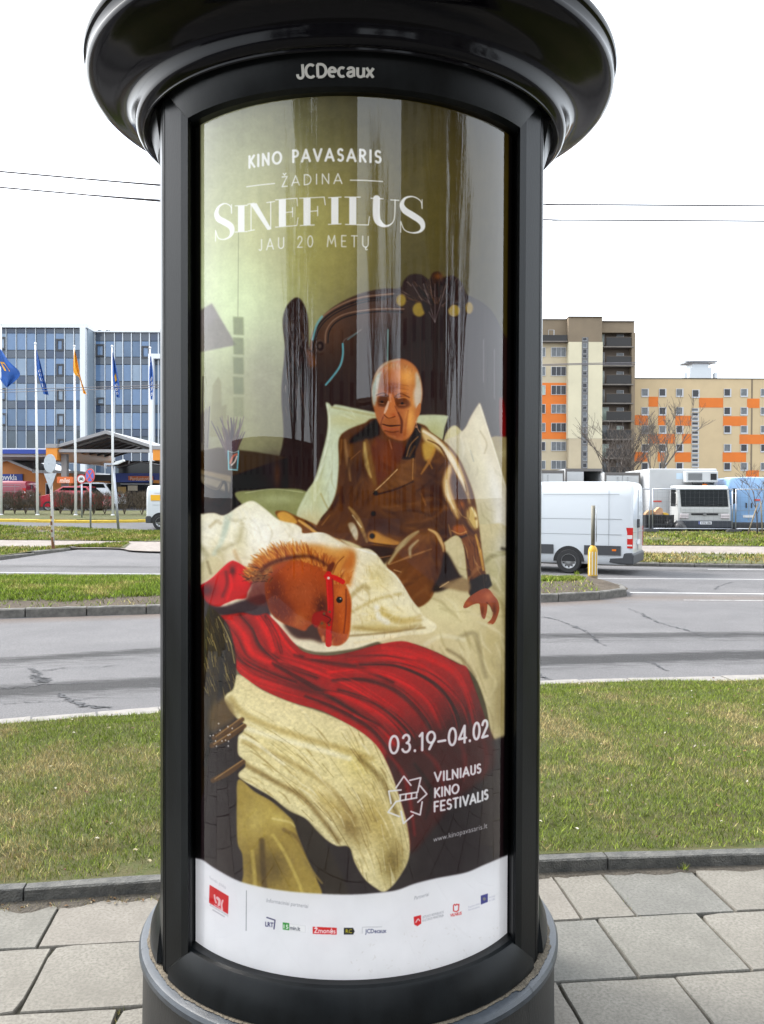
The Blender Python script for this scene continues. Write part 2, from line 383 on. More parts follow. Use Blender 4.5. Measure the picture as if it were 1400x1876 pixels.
    line([(600,742),(604,770),(602,800),(592,845),(580,880)],3,(236,242,222),.7,2,pl); line([(608,746),(640,752),(690,762)],4,(170,160,110),.5,2,pl)
    line([(588,905),(600,930),(612,945)],3,(160,146,96),.6,2,pl); line([(822,768),(812,806)],3,(40,30,30),.8,1.5)
    fill([(815,800),(826,782),(838,781),(850,800),(840,830),(812,830)],(204,194,150),1,1)
    fill([(896,808),(930,800),(945,796),(945,900),(905,900)],(150,136,98),1,1); glow(925,830,14,10,(176,164,124),.8)
    PR = [(812,815),(834,800),(852,784),(862,764),(876,741),(880,739),(886,756),(896,788),(908,826),(922,874),(938,930),(945,1060),(850,1060),(820,900)]
    pr = full(fill(PR,(218,206,176),1,1))
    glow(850,850,18,50,(178,172,148),.9,pr,-.4); glow(876,780,10,24,(228,218,188),.9,pr); glow(905,900,16,60,(226,222,214),.9,pr,-.25); glow(880,860,14,50,(216,208,178),.9,pr,-.3); glow(885,960,30,40,(186,180,142),.7,pr); glow(915,960,12,40,(234,230,222),.8,pr)
    line([(879,742),(890,775),(903,815),(920,870),(936,930)],2,(238,230,206),.8,1,pr); line([(880,790),(892,812),(888,830)],3,(168,154,118),.6,2,pr); line([(862,825),(868,845)],2,(140,140,130),.6,1.5,pr)
    # --- bed sheet (white), right and middle
    SH = [(560,960),(640,950),(860,960),(945,1000),(945,1360),(905,1352),(890,1290),(870,1240),(840,1215),(760,1180),(700,1180),(620,1100),(600,1000)]
    sh = full(fill(SH,(212,199,158),1,1,True,None,4))
    glow(905,1060,40,60,(178,172,132),.8,sh); glow(860,1120,50,40,(214,202,160),.9,sh); glow(900,1200,30,60,(186,172,128),.8,sh); glow(915,1290,14,70,(150,136,92),.8,sh); glow(810,1120,40,18,(224,214,170),.9,sh,.2); glow(925,1000,20,30,(206,202,186),.8,sh)
    for P,w,c,a in (([(878,1040),(900,1020),(926,1012)],8,(120,116,80),.5),([(800,1085),(850,1060),(900,1062)],5,(226,218,180),.6),([(905,1075),(925,1120),(930,1200)],10,(140,128,88),.5),([(838,1170),(870,1160),(880,1200),(890,1240)],8,(140,130,100),.55),([(820,1190),(850,1210),(870,1240)],5,(110,96,70),.6),([(780,1180),(810,1165),(850,1172)],7,(230,222,190),.7),([(920,1005),(936,1008)],5,(50,46,40),.8)):
        line(P,w,c,a,4,sh)
    wrinkle(pr,46,(822,935,760,1040),lambda x,y: 1.25,(16,50),[(232,226,204),(160,150,122),(176,166,134),(240,236,224)],(.15,.4),(2,6),2.2)
    wrinkle(pl,46,(560,660,740,950),lambda x,y: 1.7 if x < 615 else .2,(14,40),[(236,240,216),(168,166,122),(182,182,140),(228,234,210)],(.15,.4),(2,5),2)
    wrinkle(sh,90,(780,935,1000,1330),lambda x,y: .5 if y < 1150 else 1.2,(18,60),[(226,216,176),(140,128,90),(156,142,102),(236,228,194)],(.15,.42),(2,8),3)
    # --- the man: trousers, jacket, arms
    fill([(505,942),(520,936),(540,944),(580,962),(640,1000),(700,1040),(660,1050),(600,1010),(550,985)],(120,78,42),1,1)
    fill([(508,943),(520,937),(536,945),(544,958),(520,962)],(206,156,84),1,1); line([(548,954),(575,972),(600,996)],(4,7,3),(226,180,110),.8,2); line([(560,955),(600,985),(640,1004)],(3,6,2),(70,42,24),.8,2); line([(600,975),(624,992)],(2,4,2),(214,160,96),.8,1)
    JK = [(690,766),(668,775),(640,786),(624,798),(620,815),(621,850),(616,900),(604,930),(588,950),(580,968),(600,982),(640,992),(680,1010),(720,1020),(800,1000),(835,980),(850,1000),(855,1040),(858,1072),(862,1090),(892,1078),(888,1040),(882,1000),(876,950),(868,905),(852,862),(838,835),(818,812),(790,792),(770,776)]
    jk = full(fill(JK,(98,62,34),1,1,True,None,5))
    glow(650,850,22,60,(70,44,28),.9,jk); glow(640,830,10,26,(126,90,54),.7,jk); glow(725,870,46,50,(112,72,40),.8,jk); glow(760,930,50,40,(104,66,38),.8,jk); glow(700,960,40,24,(74,46,30),.8,jk); glow(800,900,16,60,(66,40,26),.9,jk,-.25); glow(800,985,30,22,(50,30,22),.9,jk); glow(690,900,30,30,(122,80,46),.6,jk)
    fill([(640,812),(646,800),(660,790),(690,766),(696,790),(692,800),(668,806)],(40,32,26),1,1.5,True,jk)      # dark collar, left
    fill([(760,776),(772,782),(772,800),(762,826),(758,840),(735,840),(742,820),(752,800)],(42,32,26),1,1,True,jk)
    fill([(690,800),(700,806),(736,812),(742,822),(735,842),(720,862),(700,882),(692,892),(684,862),(676,830)],(104,56,34),1,2,True,jk)  # chest in shadow
    glow(708,836,12,30,(132,76,46),.7,jk); line([(713,806),(718,822)],2,(180,130,96),.6,1,jk)
    fill([(668,806),(676,812),(684,850),(690,892),(676,870),(664,836)],(128,94,50),1,1.5,True,jk); line([(668,812),(672,850),(680,874)],(4,8,3),(212,186,122),.8,2.5,jk)
    fill([(684,902),(726,862),(760,840),(758,880),(730,892)],(120,80,44),1,1,True,jk); line([(684,902),(704,884),(728,860)],1.8,(222,186,140),.9,.7,jk); line([(757,840),(756,878)],1.6,(190,146,92),.8,.7,jk); line([(690,906),(726,896),(757,882)],3,(54,34,22),.8,1.5,jk)
    line([(660,826),(642,842)],1.4,(170,120,80),.6,.8,jk); line([(745,836),(752,815),(766,800)],2,(176,132,86),.7,1,jk); line([(750,836),(760,818)],4,(120,84,50),.6,1.5,jk)
    for (x,y) in ((688,903),(684,941),(682,982)): ell(x,y,4.5,4.5,(22,16,16),.95,1)
    fill([(676,975),(690,974),(705,982),(735,996),(700,1000),(676,992)],(206,150,76),.9,2,True,jk); ell(682,982,5,5,(24,16,14),1,1); line([(676,994),(720,1000),(735,1000)],3,(60,34,20),.7,1.5,jk)
    line([(640,930),(652,945),(664,970),(672,992)],(4,9,4),(176,146,96),.8,2.5,jk); fill([(638,962),(648,958),(656,976),(652,990)],(228,222,196),.9,1); line([(646,944),(662,966)],(2,4,2),(240,228,190),.8,1.2,jk)
    line([(632,806),(636,840),(642,880)],(3,6,3),(190,156,110),.5,3,jk); line([(626,806),(623,850)],3,(150,110,72),.6,2,jk); line([(612,900),(600,930),(588,952)],(4,8,3),(50,30,22),.8,3,jk); line([(604,944),(590,962)],(2,6,2),(160,118,72),.7,2,jk)
    for P,w,c,a,s in (([(640,840),(634,880),(628,920)],5,(60,36,24),.6,3),([(720,940),(760,936),(800,950)],4,(70,44,28),.6,3),([(700,930),(740,925),(790,915)],5,(134,92,54),.5,4),([(764,900),(790,880),(812,850)],4,(66,40,26),.6,3),([(772,905),(780,925)],3,(170,120,72),.6,2),([(740,960),(790,950),(815,930)],5,(128,84,48),.6,4)):
        line(P,w,c,a,s,jk)
    wrinkle(jk,90,(620,690,800,985),lambda x,y: 1.75 if y < 900 else 2.2,(18,50),[(54,32,20),(150,106,64),(40,24,16),(128,88,50)],(.10,.24),(4,9),4)
    wrinkle(jk,110,(690,800,840,990),lambda x,y: .25-.9*(x-740)/60*.4,(16,46),[(62,38,22),(150,104,60),(50,30,18),(168,118,70)],(.08,.22),(4,10),4.5)
    # right shoulder and sleeve: bright satin
    fill([(772,784),(790,794),(815,814),(835,838),(848,866),(858,900),(862,925),(852,905),(836,870),(820,842),(800,822),(778,808)],(214,184,130),1,1.5,True,jk)
    line([(776,790),(800,806),(824,836),(840,866),(852,898)],(4,8,4),(244,232,206),.9,2,jk); line([(784,806),(806,818),(822,846),(836,872)],(2,4,2),(92,58,32),.8,1.5,jk)
    fill([(774,812),(790,812),(798,822),(790,840),(778,842)],(206,168,86),.9,2,True,jk); line([(796,824),(786,846),(772,868)],(4,6,2),(190,140,76),.7,2,jk); line([(784,842),(792,858)],(3,5,2),(176,126,64),.7,1.5,jk)
    fill([(812,878),(824,850),(828,862),(824,884),(832,915),(842,945),(838,950),(824,925),(814,905)],(222,186,128),.95,1.5,True,jk); line([(818,880),(820,905),(832,932)],(3,6,2),(246,226,184),.8,1.5,jk)
    fill([(828,870),(842,880),(856,910),(852,925),(836,905)],(78,46,26),.9,2,True,jk); glow(846,925,5,8,(176,106,50),.8,jk)
    fill([(856,936),(866,928),(876,945),(878,962),(870,970),(858,955)],(218,188,120),.95,1.5,True,jk); line([(864,930),(872,945),(874,966)],(2,4,2),(246,228,180),.8,1.2,jk); ell(872,950,2.4,3,(120,84,44),.8,1)
    fill([(830,965),(846,962),(856,972),(850,982),(832,976)],(160,92,44),.9,1.5,True,jk); line([(828,972),(842,978),(854,974)],2.4,(214,160,104),.7,1,jk); line([(828,982),(845,984),(856,980)],4,(40,22,16),.8,1.5,jk)
    fill([(846,990),(870,984),(876,1010),(880,1040),(870,1060),(858,1040)],(128,80,44),.9,2,True,jk); line([(872,980),(880,1010),(886,1044)],(4,6,4),(206,158,84),.9,1.5,jk); line([(850,1000),(858,1036),(862,1062)],4,(66,38,24),.8,2,jk); line([(868,990),(872,1030)],2,(66,40,26),.5,1.5,jk)
    line([(858,1062),(872,1044),(884,1038)],(3,7,2),(150,106,66),.7,2,jk)
    fill([(858,1066),(884,1052),(896,1052),(902,1072),(893,1080),(862,1094)],(42,36,34),1,1,False); line([(885,1052),(888,1078)],1,(90,76,60),.7)
    wrinkle(jk,60,(820,890,880,1060),lambda x,y: 1.15 if y < 980 else 1.4,(14,36),[(54,30,18),(222,176,110),(84,50,28),(240,208,150)],(.2,.5),(1.5,4),1.4)
    # hand
    fill([(862,1092),(884,1079),(896,1080),(904,1090),(912,1100),(915,1112),(914,1122),(908,1138),(902,1144),(893,1142),(900,1134),(904,1122),(900,1112),(894,1106),(892,1122),(888,1134),(883,1130),(880,1116),(878,1106),(866,1108),(855,1114),(849,1113),(852,1104)],(150,82,54),1,.8,True,None,4)
    glow(896,1092,8,8,(186,112,78),.9); glow(906,1118,4,12,(92,46,32),.8); glow(884,1120,3,10,(104,54,38),.8); glow(858,1106,6,4,(178,104,74),.8); line([(892,1104),(898,1110),(903,1120)],2,(84,40,28),.7,1); line([(894,1142),(900,1143)],2,(206,170,140),.8,.8)
    # raised knee
    KN = [(708,1036),(722,1008),(740,988),(762,972),(786,967),(802,974),(812,992),(816,1008),(812,1040),(800,1072),(790,1096),(774,1110),(762,1110),(746,1086),(728,1058)]
    kn = full(fill(KN,(112,70,38),1,1))
    glow(785,985,20,12,(136,92,50),.9,kn); glow(760,1060,24,30,(122,76,42),.8,kn); glow(800,1040,10,40,(78,46,28),.9,kn)
    line([(712,1032),(728,1006),(748,986),(766,974)],(4,12,4),(200,184,140),.85,3,kn); line([(786,970),(800,978),(810,996),(813,1010)],(3,7,3),(228,190,132),.85,2,kn); line([(752,1020),(752,1004),(766,990)],(4,6,3),(214,206,170),.7,2.5,kn); line([(714,1034),(750,1020),(790,1006)],(2,4,2),(180,136,88),.7,1.5,kn)
    line([(722,1044),(735,1048)],2,(206,166,120),.7,1,kn); line([(816,1008),(806,1050),(790,1092)],3,(150,104,64),.6,1.5,kn)
    wrinkle(kn,70,(712,814,972,1106),lambda x,y: 1.1 if x > 775 else -.75,(14,40),[(70,42,24),(150,104,60),(58,34,20),(176,128,78)],(.10,.24),(4,9),4)
    fill([(816,1010),(842,1052),(850,1056),(838,1064),(812,1082),(792,1082),(806,1050)],(38,24,22),.95,1.5); fill([(806,1074),(826,1064),(850,1058),(862,1070),(858,1084),(830,1080)],(150,126,92),.9,1.5); line([(806,1076),(822,1066)],2,(230,196,150),.7,1)
    fill([(690,1000),(720,1004),(722,1012),(704,1034),(694,1024),(660,1006)],(52,32,24),.9,1.5); line([(696,1022),(716,1018)],2,(160,116,80),.7,1)
    # --- head
    HD = [(686,752),(683,740),(681,722),(682,704),(688,684),(700,668),(716,660),(734,657),(750,662),(763,674),(770,692),(774,714),(773,734),(769,748),(766,762),(762,776),(757,790),(748,802),(738,807),(722,804),(707,795),(697,780),(690,766)]
    hd = full(fill(HD,(178,112,68),1,1))
    glow(747,690,18,20,(240,172,100),.95,hd); glow(722,670,16,8,(190,140,92),.8,hd); glow(702,700,12,18,(140,94,62),.9,hd); glow(716,712,16,10,(120,66,42),.85,hd); glow(752,768,9,30,(238,170,96),.95,hd); glow(756,735,8,16,(216,148,84),.8,hd); glow(700,765,8,18,(176,112,80),.8,hd); glow(722,795,18,8,(140,82,52),.9,hd); glow(740,716,14,5,(206,138,80),.7,hd)
    fill([(762,682),(769,692),(774,716),(772,736),(766,748),(760,742),(758,720),(762,704)],(216,204,184),.95,1.5,True,hd); glow(766,700,4,12,(200,190,160),.7,hd)
    fill([(683,742),(680,722),(683,700),(692,684),(698,680),(694,700),(690,724),(687,742)],(176,196,188),.9,1.5,True,hd); line([(686,690),(696,674),(712,662),(732,658)],(3,6,3),(170,176,158),.6,2.5,hd); line([(693,694),(690,716),(688,734)],4,(206,198,184),.6,2,hd)
    for k in range(40):
        x = random.uniform(684,770); y = 662+((x-728)/44)**2*26+random.uniform(0,12)
        line([(x,y),(x+random.uniform(-2,2),y+5)],1,random.choice([(214,190,150),(120,86,60)]),.35,.7,hd)
    for y,a in ((704,.35),(711,.35),(718,.3)): line([(704,y+2),(722,y-1),(748,y+3)],1.2,(110,60,38),a,.9,hd)
    fill([(692,730),(700,723),(710,724),(712,736),(706,745),(694,744)],(62,36,26),.72,2,True,hd); fill([(722,732),(732,726),(746,730),(752,742),(742,748),(728,746)],(76,42,26),.68,2.4,True,hd)
    line([(690,724),(702,720),(712,726)],2,(84,52,36),.8,.9,hd); line([(722,728),(734,721),(750,728)],2.4,(108,66,42),.8,.9,hd); line([(730,730),(742,728),(752,734)],2,(206,140,84),.8,1,hd)
    ell(700,736,2.6,2,(24,18,18),.9,.6) ; ell(737,739,2.8,2.2,(22,14,14),.9,.6); line([(694,738),(704,740)],1.2,(170,126,98),.7,.6,hd); line([(731,742),(743,742)],1.2,(196,128,78),.7,.6,hd); line([(696,746),(706,748)],2,(176,116,80),.7,1,hd); line([(732,750),(748,752)],3,(190,120,70),.6,1.5,hd)
    fill([(714,722),(720,724),(726,746),(730,758),(724,764),(714,766),(704,760),(703,755),(708,746),(712,734)],(196,124,78),1,.9,True,hd); line([(712,736),(708,748),(705,756)],(3,5,3),(232,196,172),.9,1.2,hd); line([(714,722),(716,736)],2,(214,160,126),.8,1,hd); glow(722,760,6,4,(176,98,58),.8,hd); line([(704,760),(712,766),(724,763)],1.6,(70,34,22),.8,.8,hd); line([(724,744),(730,758)],2,(120,66,38),.7,1,hd)
    line([(730,756),(736,772),(735,792)],(2,5,4),(84,42,26),.8,1.6,hd); line([(702,764),(698,778),(700,790)],(2,3,2),(104,60,42),.7,1.2,hd)
    fill([(700,770),(714,766),(728,770),(732,780),(716,782),(702,778)],(164,106,66),.8,1.2,True,hd); line([(701,777),(712,780),(722,780),(733,779)],(1.5,3,1.5),(50,22,18),.95,.8,hd); line([(703,783),(714,786),(728,785)],3.4,(172,98,74),.8,1,hd); line([(705,789),(718,792),(730,790)],2.4,(96,52,36),.7,1,hd); line([(712,798),(724,800)],4,(172,112,72),.7,1.5,hd)
    fill([(764,746),(770,738),(771,752),(766,764),(763,760)],(196,124,72),.9,.9,True); line([(748,752),(744,776),(742,798)],(2,4,2),(150,88,50),.5,2,hd)
    line([(762,772),(766,786),(770,792)],1.4,(220,170,140),.7,.6); ell(763,782,2.2,2,(210,160,130),.7,.7)
    # --- white duvet
    DV = [(355,952),(372,942),(392,940),(412,944),(440,926),(462,918),(482,930),(506,950),(520,956),(540,960),(552,968),(556,978),(590,976),(620,990),(650,1004),(676,1006),(692,1018),(708,1040),(724,1052),(738,1072),(752,1096),(764,1112),(778,1130),(800,1146),(786,1160),(740,1164),(690,1176),(640,1190),(560,1190),(470,1130),(400,1110),(355,1090)]
    dv = full(fill(DV,(242,234,202),1,1,True,None,5))
    glow(480,975,64,54,(253,250,236),1,dv); glow(660,1040,30,40,(246,238,210),.8,dv); glow(385,975,20,30,(238,234,216),.9,dv); glow(560,985,40,14,(246,244,230),.9,dv); glow(400,1020,18,30,(196,186,150),.9,dv); glow(640,1020,40,14,(240,234,206),.9,dv); glow(690,1060,30,30,(220,204,150),.8,dv); glow(700,1130,50,20,(228,212,156),.8,dv); glow(440,990,14,36,(204,196,160),.7,dv); glow(690,1150,70,8,(206,186,128),.8,dv); glow(415,965,5,30,(180,196,180),.8,dv,.3)
    for P,w,c,a,s in (([(415,945),(408,985),(392,1015)],8,(190,200,184),.7,4),([(365,1000),(380,1020),(372,1050)],10,(150,142,110),.6,5),([(385,965),(396,955),(404,958)],6,(176,160,122),.6,3),([(400,1010),(420,1000),(438,990),(444,960)],7,(176,166,132),.55,5),([(430,1010),(440,1035),(445,1040)],8,(190,160,120),.6,4),([(640,1095),(664,1075),(674,1078)],9,(160,140,92),.6,4),([(646,1120),(690,1098),(734,1088)],6,(180,158,100),.55,4),([(650,1150),(710,1155),(770,1146)],7,(160,138,88),.6,4),([(700,1118),(716,1132),(738,1138),(768,1134)],12,(176,150,86),.6,5),([(690,1112),(694,1130),(710,1140)],9,(250,248,238),.8,4),([(640,1165),(700,1160),(778,1150)],4,(120,98,60),.6,2.5),([(650,1178),(720,1168),(780,1162)],4,(238,222,176),.7,2.5),([(708,1040),(730,1062),(752,1096),(770,1118)],3,(250,246,226),.8,1.5),([(556,978),(600,978),(650,1003),(690,1016)],3,(252,250,240),.8,1.5),([(470,960),(500,1000),(520,1010)],16,(250,248,236),.5,8)):
        line(P,w,c,a,s,dv)
    for k in range(220):
        x = random.uniform(630,760); y = random.uniform(1015,1165); line([(x,y),(x+random.uniform(-1,1),y+random.uniform(4,8))],(1,2,1),random.choice([(176,152,96),(240,228,190),(150,124,70)]),random.uniform(.15,.4),.9,dv)
    wrinkle(dv,120,(362,640,925,1110),lambda x,y: .5+.9*(x > 420)*0.4,(14,46),[(196,186,150),(252,250,240),(206,198,166),(170,160,126),(255,253,246)],(.12,.36),(2,7),2.6,.6)
    wrinkle(dv,70,(640,790,1020,1180),lambda x,y: .7 if y < 1120 else -.1,(14,46),[(172,150,98),(248,240,212),(190,168,112),(252,246,226)],(.15,.42),(2,6),2.2,.6)
    tex(dv,.12,7,6,51)
    fill([(362,1040),(376,1026),(390,1020),(404,1026),(412,1034),(400,1048),(385,1060),(366,1068)],(206,196,158),1,2); line([(380,1030),(386,1050)],5,(120,110,80),.6,3)
    # --- red velvet blanket
    R1 = [(360,1078),(385,1062),(408,1040),(420,1030),(430,1028),(450,1040),(466,1054),(462,1068),(454,1084),(450,1096),(432,1098),(412,1106),(396,1112),(360,1100)]
    r1 = full(fill(R1,(190,18,30),1,1)); glow(440,1058,14,20,(224,30,42),.9,r1); glow(426,1046,6,10,(70,8,20),.8,r1); line([(414,1048),(416,1070),(408,1092)],6,(110,8,22),.7,3,r1); line([(422,1054),(424,1076),(416,1098)],5,(232,40,48),.7,2.5,r1); glow(378,1082,18,14,(84,30,48),.9,r1); line([(365,1078),(400,1050),(424,1030)],2,(226,60,64),.6,1.2,r1)
    fill([(370,1098),(400,1112),(450,1098),(486,1090),(496,1126),(470,1130),(410,1128),(380,1118)],(62,48,56),.95,2)
    fill([(466,1056),(486,1050),(492,1080),(488,1110),(452,1100),(458,1078)],(96,40,40),.8,3)
    R2 = [(398,1132),(420,1126),(446,1123),(470,1128),(488,1124),(500,1134),(520,1156),(540,1180),(560,1196),(600,1202),(640,1196),(690,1182),(735,1175),(764,1182),(800,1196),(838,1216),(854,1222),(862,1240),(872,1268),(886,1310),(900,1360),(906,1420),(880,1500),(800,1500),(752,1560),(738,1490),(724,1436),(706,1390),(676,1352),(636,1326),(590,1302),(540,1288),(490,1268),(454,1246),(434,1226),(424,1196),(412,1160)]
    r2 = full(fill(R2,(164,14,22),1,1,True,None,5))
    glow(860,1430,60,90,(60,34,40),.95,r2); glow(780,1480,50,70,(56,34,38),.95,r2); glow(745,1400,26,60,(84,14,22),.9,r2)
    dark, lite = (52,2,8), (232,22,30)
    FO = [([(440,1126),(462,1150),(480,1185),(520,1215),(580,1240)],12,dark,.75),([(420,1132),(445,1160),(462,1196),(500,1216)],12,lite,.7),([(470,1130),(490,1160),(500,1192)],11,lite,.75),([(486,1128),(506,1160),(516,1196)],7,dark,.8),([(500,1140),(522,1176),(545,1200)],7,lite,.7),([(420,1170),(440,1205),(480,1228),(540,1250)],10,dark,.6),([(432,1215),(470,1244),(530,1262),(590,1280)],9,lite,.55),
          ([(500,1216),(560,1250),(620,1285),(690,1330)],9,dark,.7),([(512,1210),(580,1232),(650,1262),(720,1310)],10,lite,.6),([(540,1200),(600,1214),(660,1224),(720,1250)],8,dark,.65),([(560,1204),(620,1206),(700,1196),(760,1206)],9,lite,.55),([(600,1232),(660,1228),(720,1240),(780,1280),(810,1340)],9,lite,.7),([(610,1246),(670,1246),(730,1268),(780,1320),(800,1370)],9,dark,.75),([(640,1206),(720,1206),(790,1232),(840,1280),(860,1330)],8,lite,.6),([(660,1218),(730,1222),(800,1256),(838,1310),(846,1370)],8,dark,.75),([(700,1188),(770,1200),(830,1228),(858,1270),(876,1330)],8,lite,.45),([(590,1270),(640,1280),(700,1316),(740,1360),(760,1400)],11,lite,.55),([(620,1264),(690,1290),(745,1336),(772,1390)],9,dark,.7),([(560,1276),(620,1300),(680,1336),(716,1380)],9,dark,.7),([(650,1310),(690,1330),(720,1364),(736,1400)],6,lite,.6),
          ([(846,1260),(862,1310),(866,1380)],7,(150,20,30),.6),([(830,1300),(846,1350),(850,1400)],8,(40,20,26),.7),([(870,1300),(890,1370),(894,1420)],8,(110,30,38),.5),([(780,1330),(806,1380),(820,1430)],6,(150,22,30),.6),([(700,1390),(730,1400),(748,1440)],8,(130,14,24),.6)]
    for P,w,c,a in FO: line(P,(w*.5,w,w*.7),c,a,w*.42,r2)
    for P,w,c,a in FO[::2]: line([(x+3,y-4) for x,y in P],(1,3,1),(240,60,60),a*.45,1.8,r2)
    glow(860,1390,70,110,(40,16,22),.95,r2); glow(800,1440,70,90,(38,16,22),.95,r2); glow(745,1420,30,60,(60,8,16),.8,r2); glow(560,1262,60,14,(70,4,12),.6,r2,.35); glow(700,1330,50,12,(64,4,12),.6,r2,.6); glow(640,1200,60,8,(90,6,14),.5,r2)
    for P,w,c,a in FO:
        for q in range(3):
            dx, dy = random.uniform(-9,9), random.uniform(-9,9); line([(x+dx+random.uniform(-2,2),y+dy+random.uniform(-2,2)) for x,y in P],(.8,random.uniform(2,5),.8),random.choice([(236,34,40),(60,2,10),(120,6,16),(200,16,26)]),random.uniform(.2,.5)*(.4 if P[0][0] > 770 else 1),2,r2,5)
    tex(r2,.16,4,3,61)
    # --- toy horse head
    HO = [(487,1090),(486,1066),(494,1044),(506,1032),(530,1026),(556,1024),(578,1028),(594,1040),(606,1050),(622,1056),(632,1068),(640,1086),(644,1104),(643,1130),(641,1156),(636,1172),(624,1182),(610,1183),(594,1176),(584,1160),(578,1142),(566,1148),(558,1156),(540,1150),(516,1140),(496,1122)]
    fill([(520,1140),(560,1130),(585,1110),(600,1130),(596,1176),(570,1172),(540,1168)],(58,30,28),.9,3)
    ho = full(fill(HO,(158,78,38),1,1,True,None,5))
    glow(545,1046,34,18,(190,96,48),.9,ho); glow(505,1090,20,36,(98,44,28),.9,ho); glow(556,1086,30,30,(168,92,54),.8,ho); glow(590,1112,14,22,(70,34,26),.85,ho); glow(625,1090,14,26,(208,122,60),.9,ho); glow(548,1136,12,14,(186,110,58),.9,ho); glow(630,1140,10,30,(190,100,44),.9,ho); glow(600,1165,14,10,(120,58,32),.8,ho); glow(520,1120,20,20,(104,46,30),.8,ho)
    for k in range(420):
        x = random.uniform(488,642); y = random.uniform(1026,1180); a = random.uniform(.6,2.2)
        line([(x,y),(x+math.cos(a)*4,y+math.sin(a)*4)],1.3,random.choice([(214,134,80),(108,50,26),(190,100,52)]),random.uniform(.15,.4),.8,ho)
    line([(638,1076),(645,1104),(644,1140),(638,1168)],3,(226,150,84),.6,2,ho); line([(634,1080),(634,1120),(630,1160)],2.4,(96,44,24),.7,1.4,ho)
    ell(604,1178,6,5,(214,160,120),.8,1.5); ell(592,1170,3,6,(206,150,110),.8,1.2)
    fill([(452,1046),(470,1028),(500,1014),(530,1004),(560,998),(590,1000),(612,1008),(640,1004),(652,1014),(646,1040),(620,1050),(600,1046),(575,1030),(540,1026),(508,1034),(490,1056),(470,1064)],(176,104,48),.9,5)
    fill([(520,1010),(560,1000),(600,1004),(640,1010),(630,1022),(580,1016),(530,1018)],(232,176,100),.7,6)
    for k in range(620):   # mane
        t = random.random(); x = 452+t*188; base = 1050-40*math.sin(math.pi*min(1,(t*1.15)))*.75+ (12 if t<.12 else 0) + (14 if t>.85 else 0)
        L = random.uniform(14,32)*(0.7+.5*math.sin(math.pi*t)); lean = -.9+1.1*t+random.uniform(-.35,.35)
        p0 = (x,base+random.uniform(-4,7)); p2 = (x+math.sin(lean)*L, p0[1]-math.cos(lean)*L*.85); p1 = ((p0[0]+p2[0])/2+random.uniform(-3,3),(p0[1]+p2[1])/2-2)
        line([p0,p1,p2],(2.4,2.6,1.0),random.choice([(206,140,66),(226,168,92),(170,94,42),(128,66,34),(190,116,54)]),random.uniform(.3,.6),1.1)
    line([(470,1060),(490,1036),(530,1022),(570,1020),(600,1036)],(10,8,5),(72,34,24),.7,4)
    for k in range(60):
        x = random.uniform(455,500); y = random.uniform(1040,1066); line([(x,y),(x-random.uniform(4,16),y+random.uniform(-8,10))],(2.4,1),random.choice([(120,84,52),(150,112,70),(78,50,36)]),.6,.9)
    fill([(604,1050),(612,1032),(628,1016),(634,1020),(626,1040),(614,1054)],(200,140,74),.95,1); line([(610,1050),(618,1032),(630,1020)],2,(110,62,34),.7,1); fill([(598,1044),(608,1030),(614,1034),(606,1050)],(96,46,30),.9,1)
    fill([(630,1050),(640,1020),(648,1012),(650,1040),(642,1076),(634,1066)],(196,120,58),.75,3)
    line([(602,1052),(604,1086),(606,1120),(603,1150),(602,1180)],11,(192,28,34),1,.9,None,4); line([(598,1056),(612,1058),(628,1066)],9,(200,34,36),1,.9); line([(599,1060),(601,1100),(602,1140)],2,(232,70,66),.6,1); line([(609,1060),(611,1110),(607,1160)],1.6,(110,12,20),.7,.8)
    ell(602,1059,2.6,2.6,(226,206,190),1,.6); ell(622,1099,5.8,5.8,(18,14,14),1,.8); ell(624,1097,1.6,1.4,(220,220,220),.9,.5)
    fill([(572,1140),(576,1124),(594,1120),(606,1130),(604,1146),(590,1136),(580,1150)],(150,20,28),1,1); line([(592,1126),(606,1134),(600,1142)],2,(70,10,16),.8,.8); 
    for (x,y) in ((604,1121),(594,1124),(603,1145),(590,1142)): ell(x,y,2.6,2.6,(110,84,60),1,.6)
    # --- lower sheet and footboard
    fill([(360,1230),(420,1230),(740,1420),(945,1340),(945,1660),(360,1660)],(52,44,46),1,2,False)
    fill([(360,1440),(440,1440),(470,1660),(360,1660)],(60,52,54),.8,4,False)
    R3 = [(706,1390),(724,1436),(738,1490),(752,1560),(790,1520),(830,1470),(890,1420),(906,1390),(896,1340),(870,1330),(800,1340),(740,1360)]
    r3 = full(fill(R3,(74,14,22),.95,4)); 
    for P,c,a in (([(715,1385),(740,1420),(752,1470),(760,1530)],(130,10,20),.8),([(770,1370),(800,1400),(812,1440)],(120,20,28),.6),([(840,1350),(852,1390),(850,1430)],(110,22,30),.6),([(760,1400),(790,1450),(780,1500)],(46,24,30),.8),([(880,1340),(892,1390),(880,1440)],(96,32,38),.6)): line(P,(4,9,3),c,a,4,r3)
    LS = [(437,1236),(424,1258),(410,1274),(418,1296),(432,1314),(447,1326),(446,1340),(437,1350),(436,1380),(446,1392),(450,1404),(438,1416),(440,1426),(470,1444),(500,1462),(530,1486),(560,1500),(580,1522),(600,1540),(618,1550),(640,1552),(650,1580),(668,1610),(690,1628),(704,1634),(720,1622),(736,1600),(748,1576),(751,1548),(746,1510),(738,1480),(722,1430),(708,1396),(690,1366),(660,1340),(620,1318),(580,1302),(530,1286),(480,1264)]
    ls = full(fill(LS,(228,216,168),1,1,True,None,5))
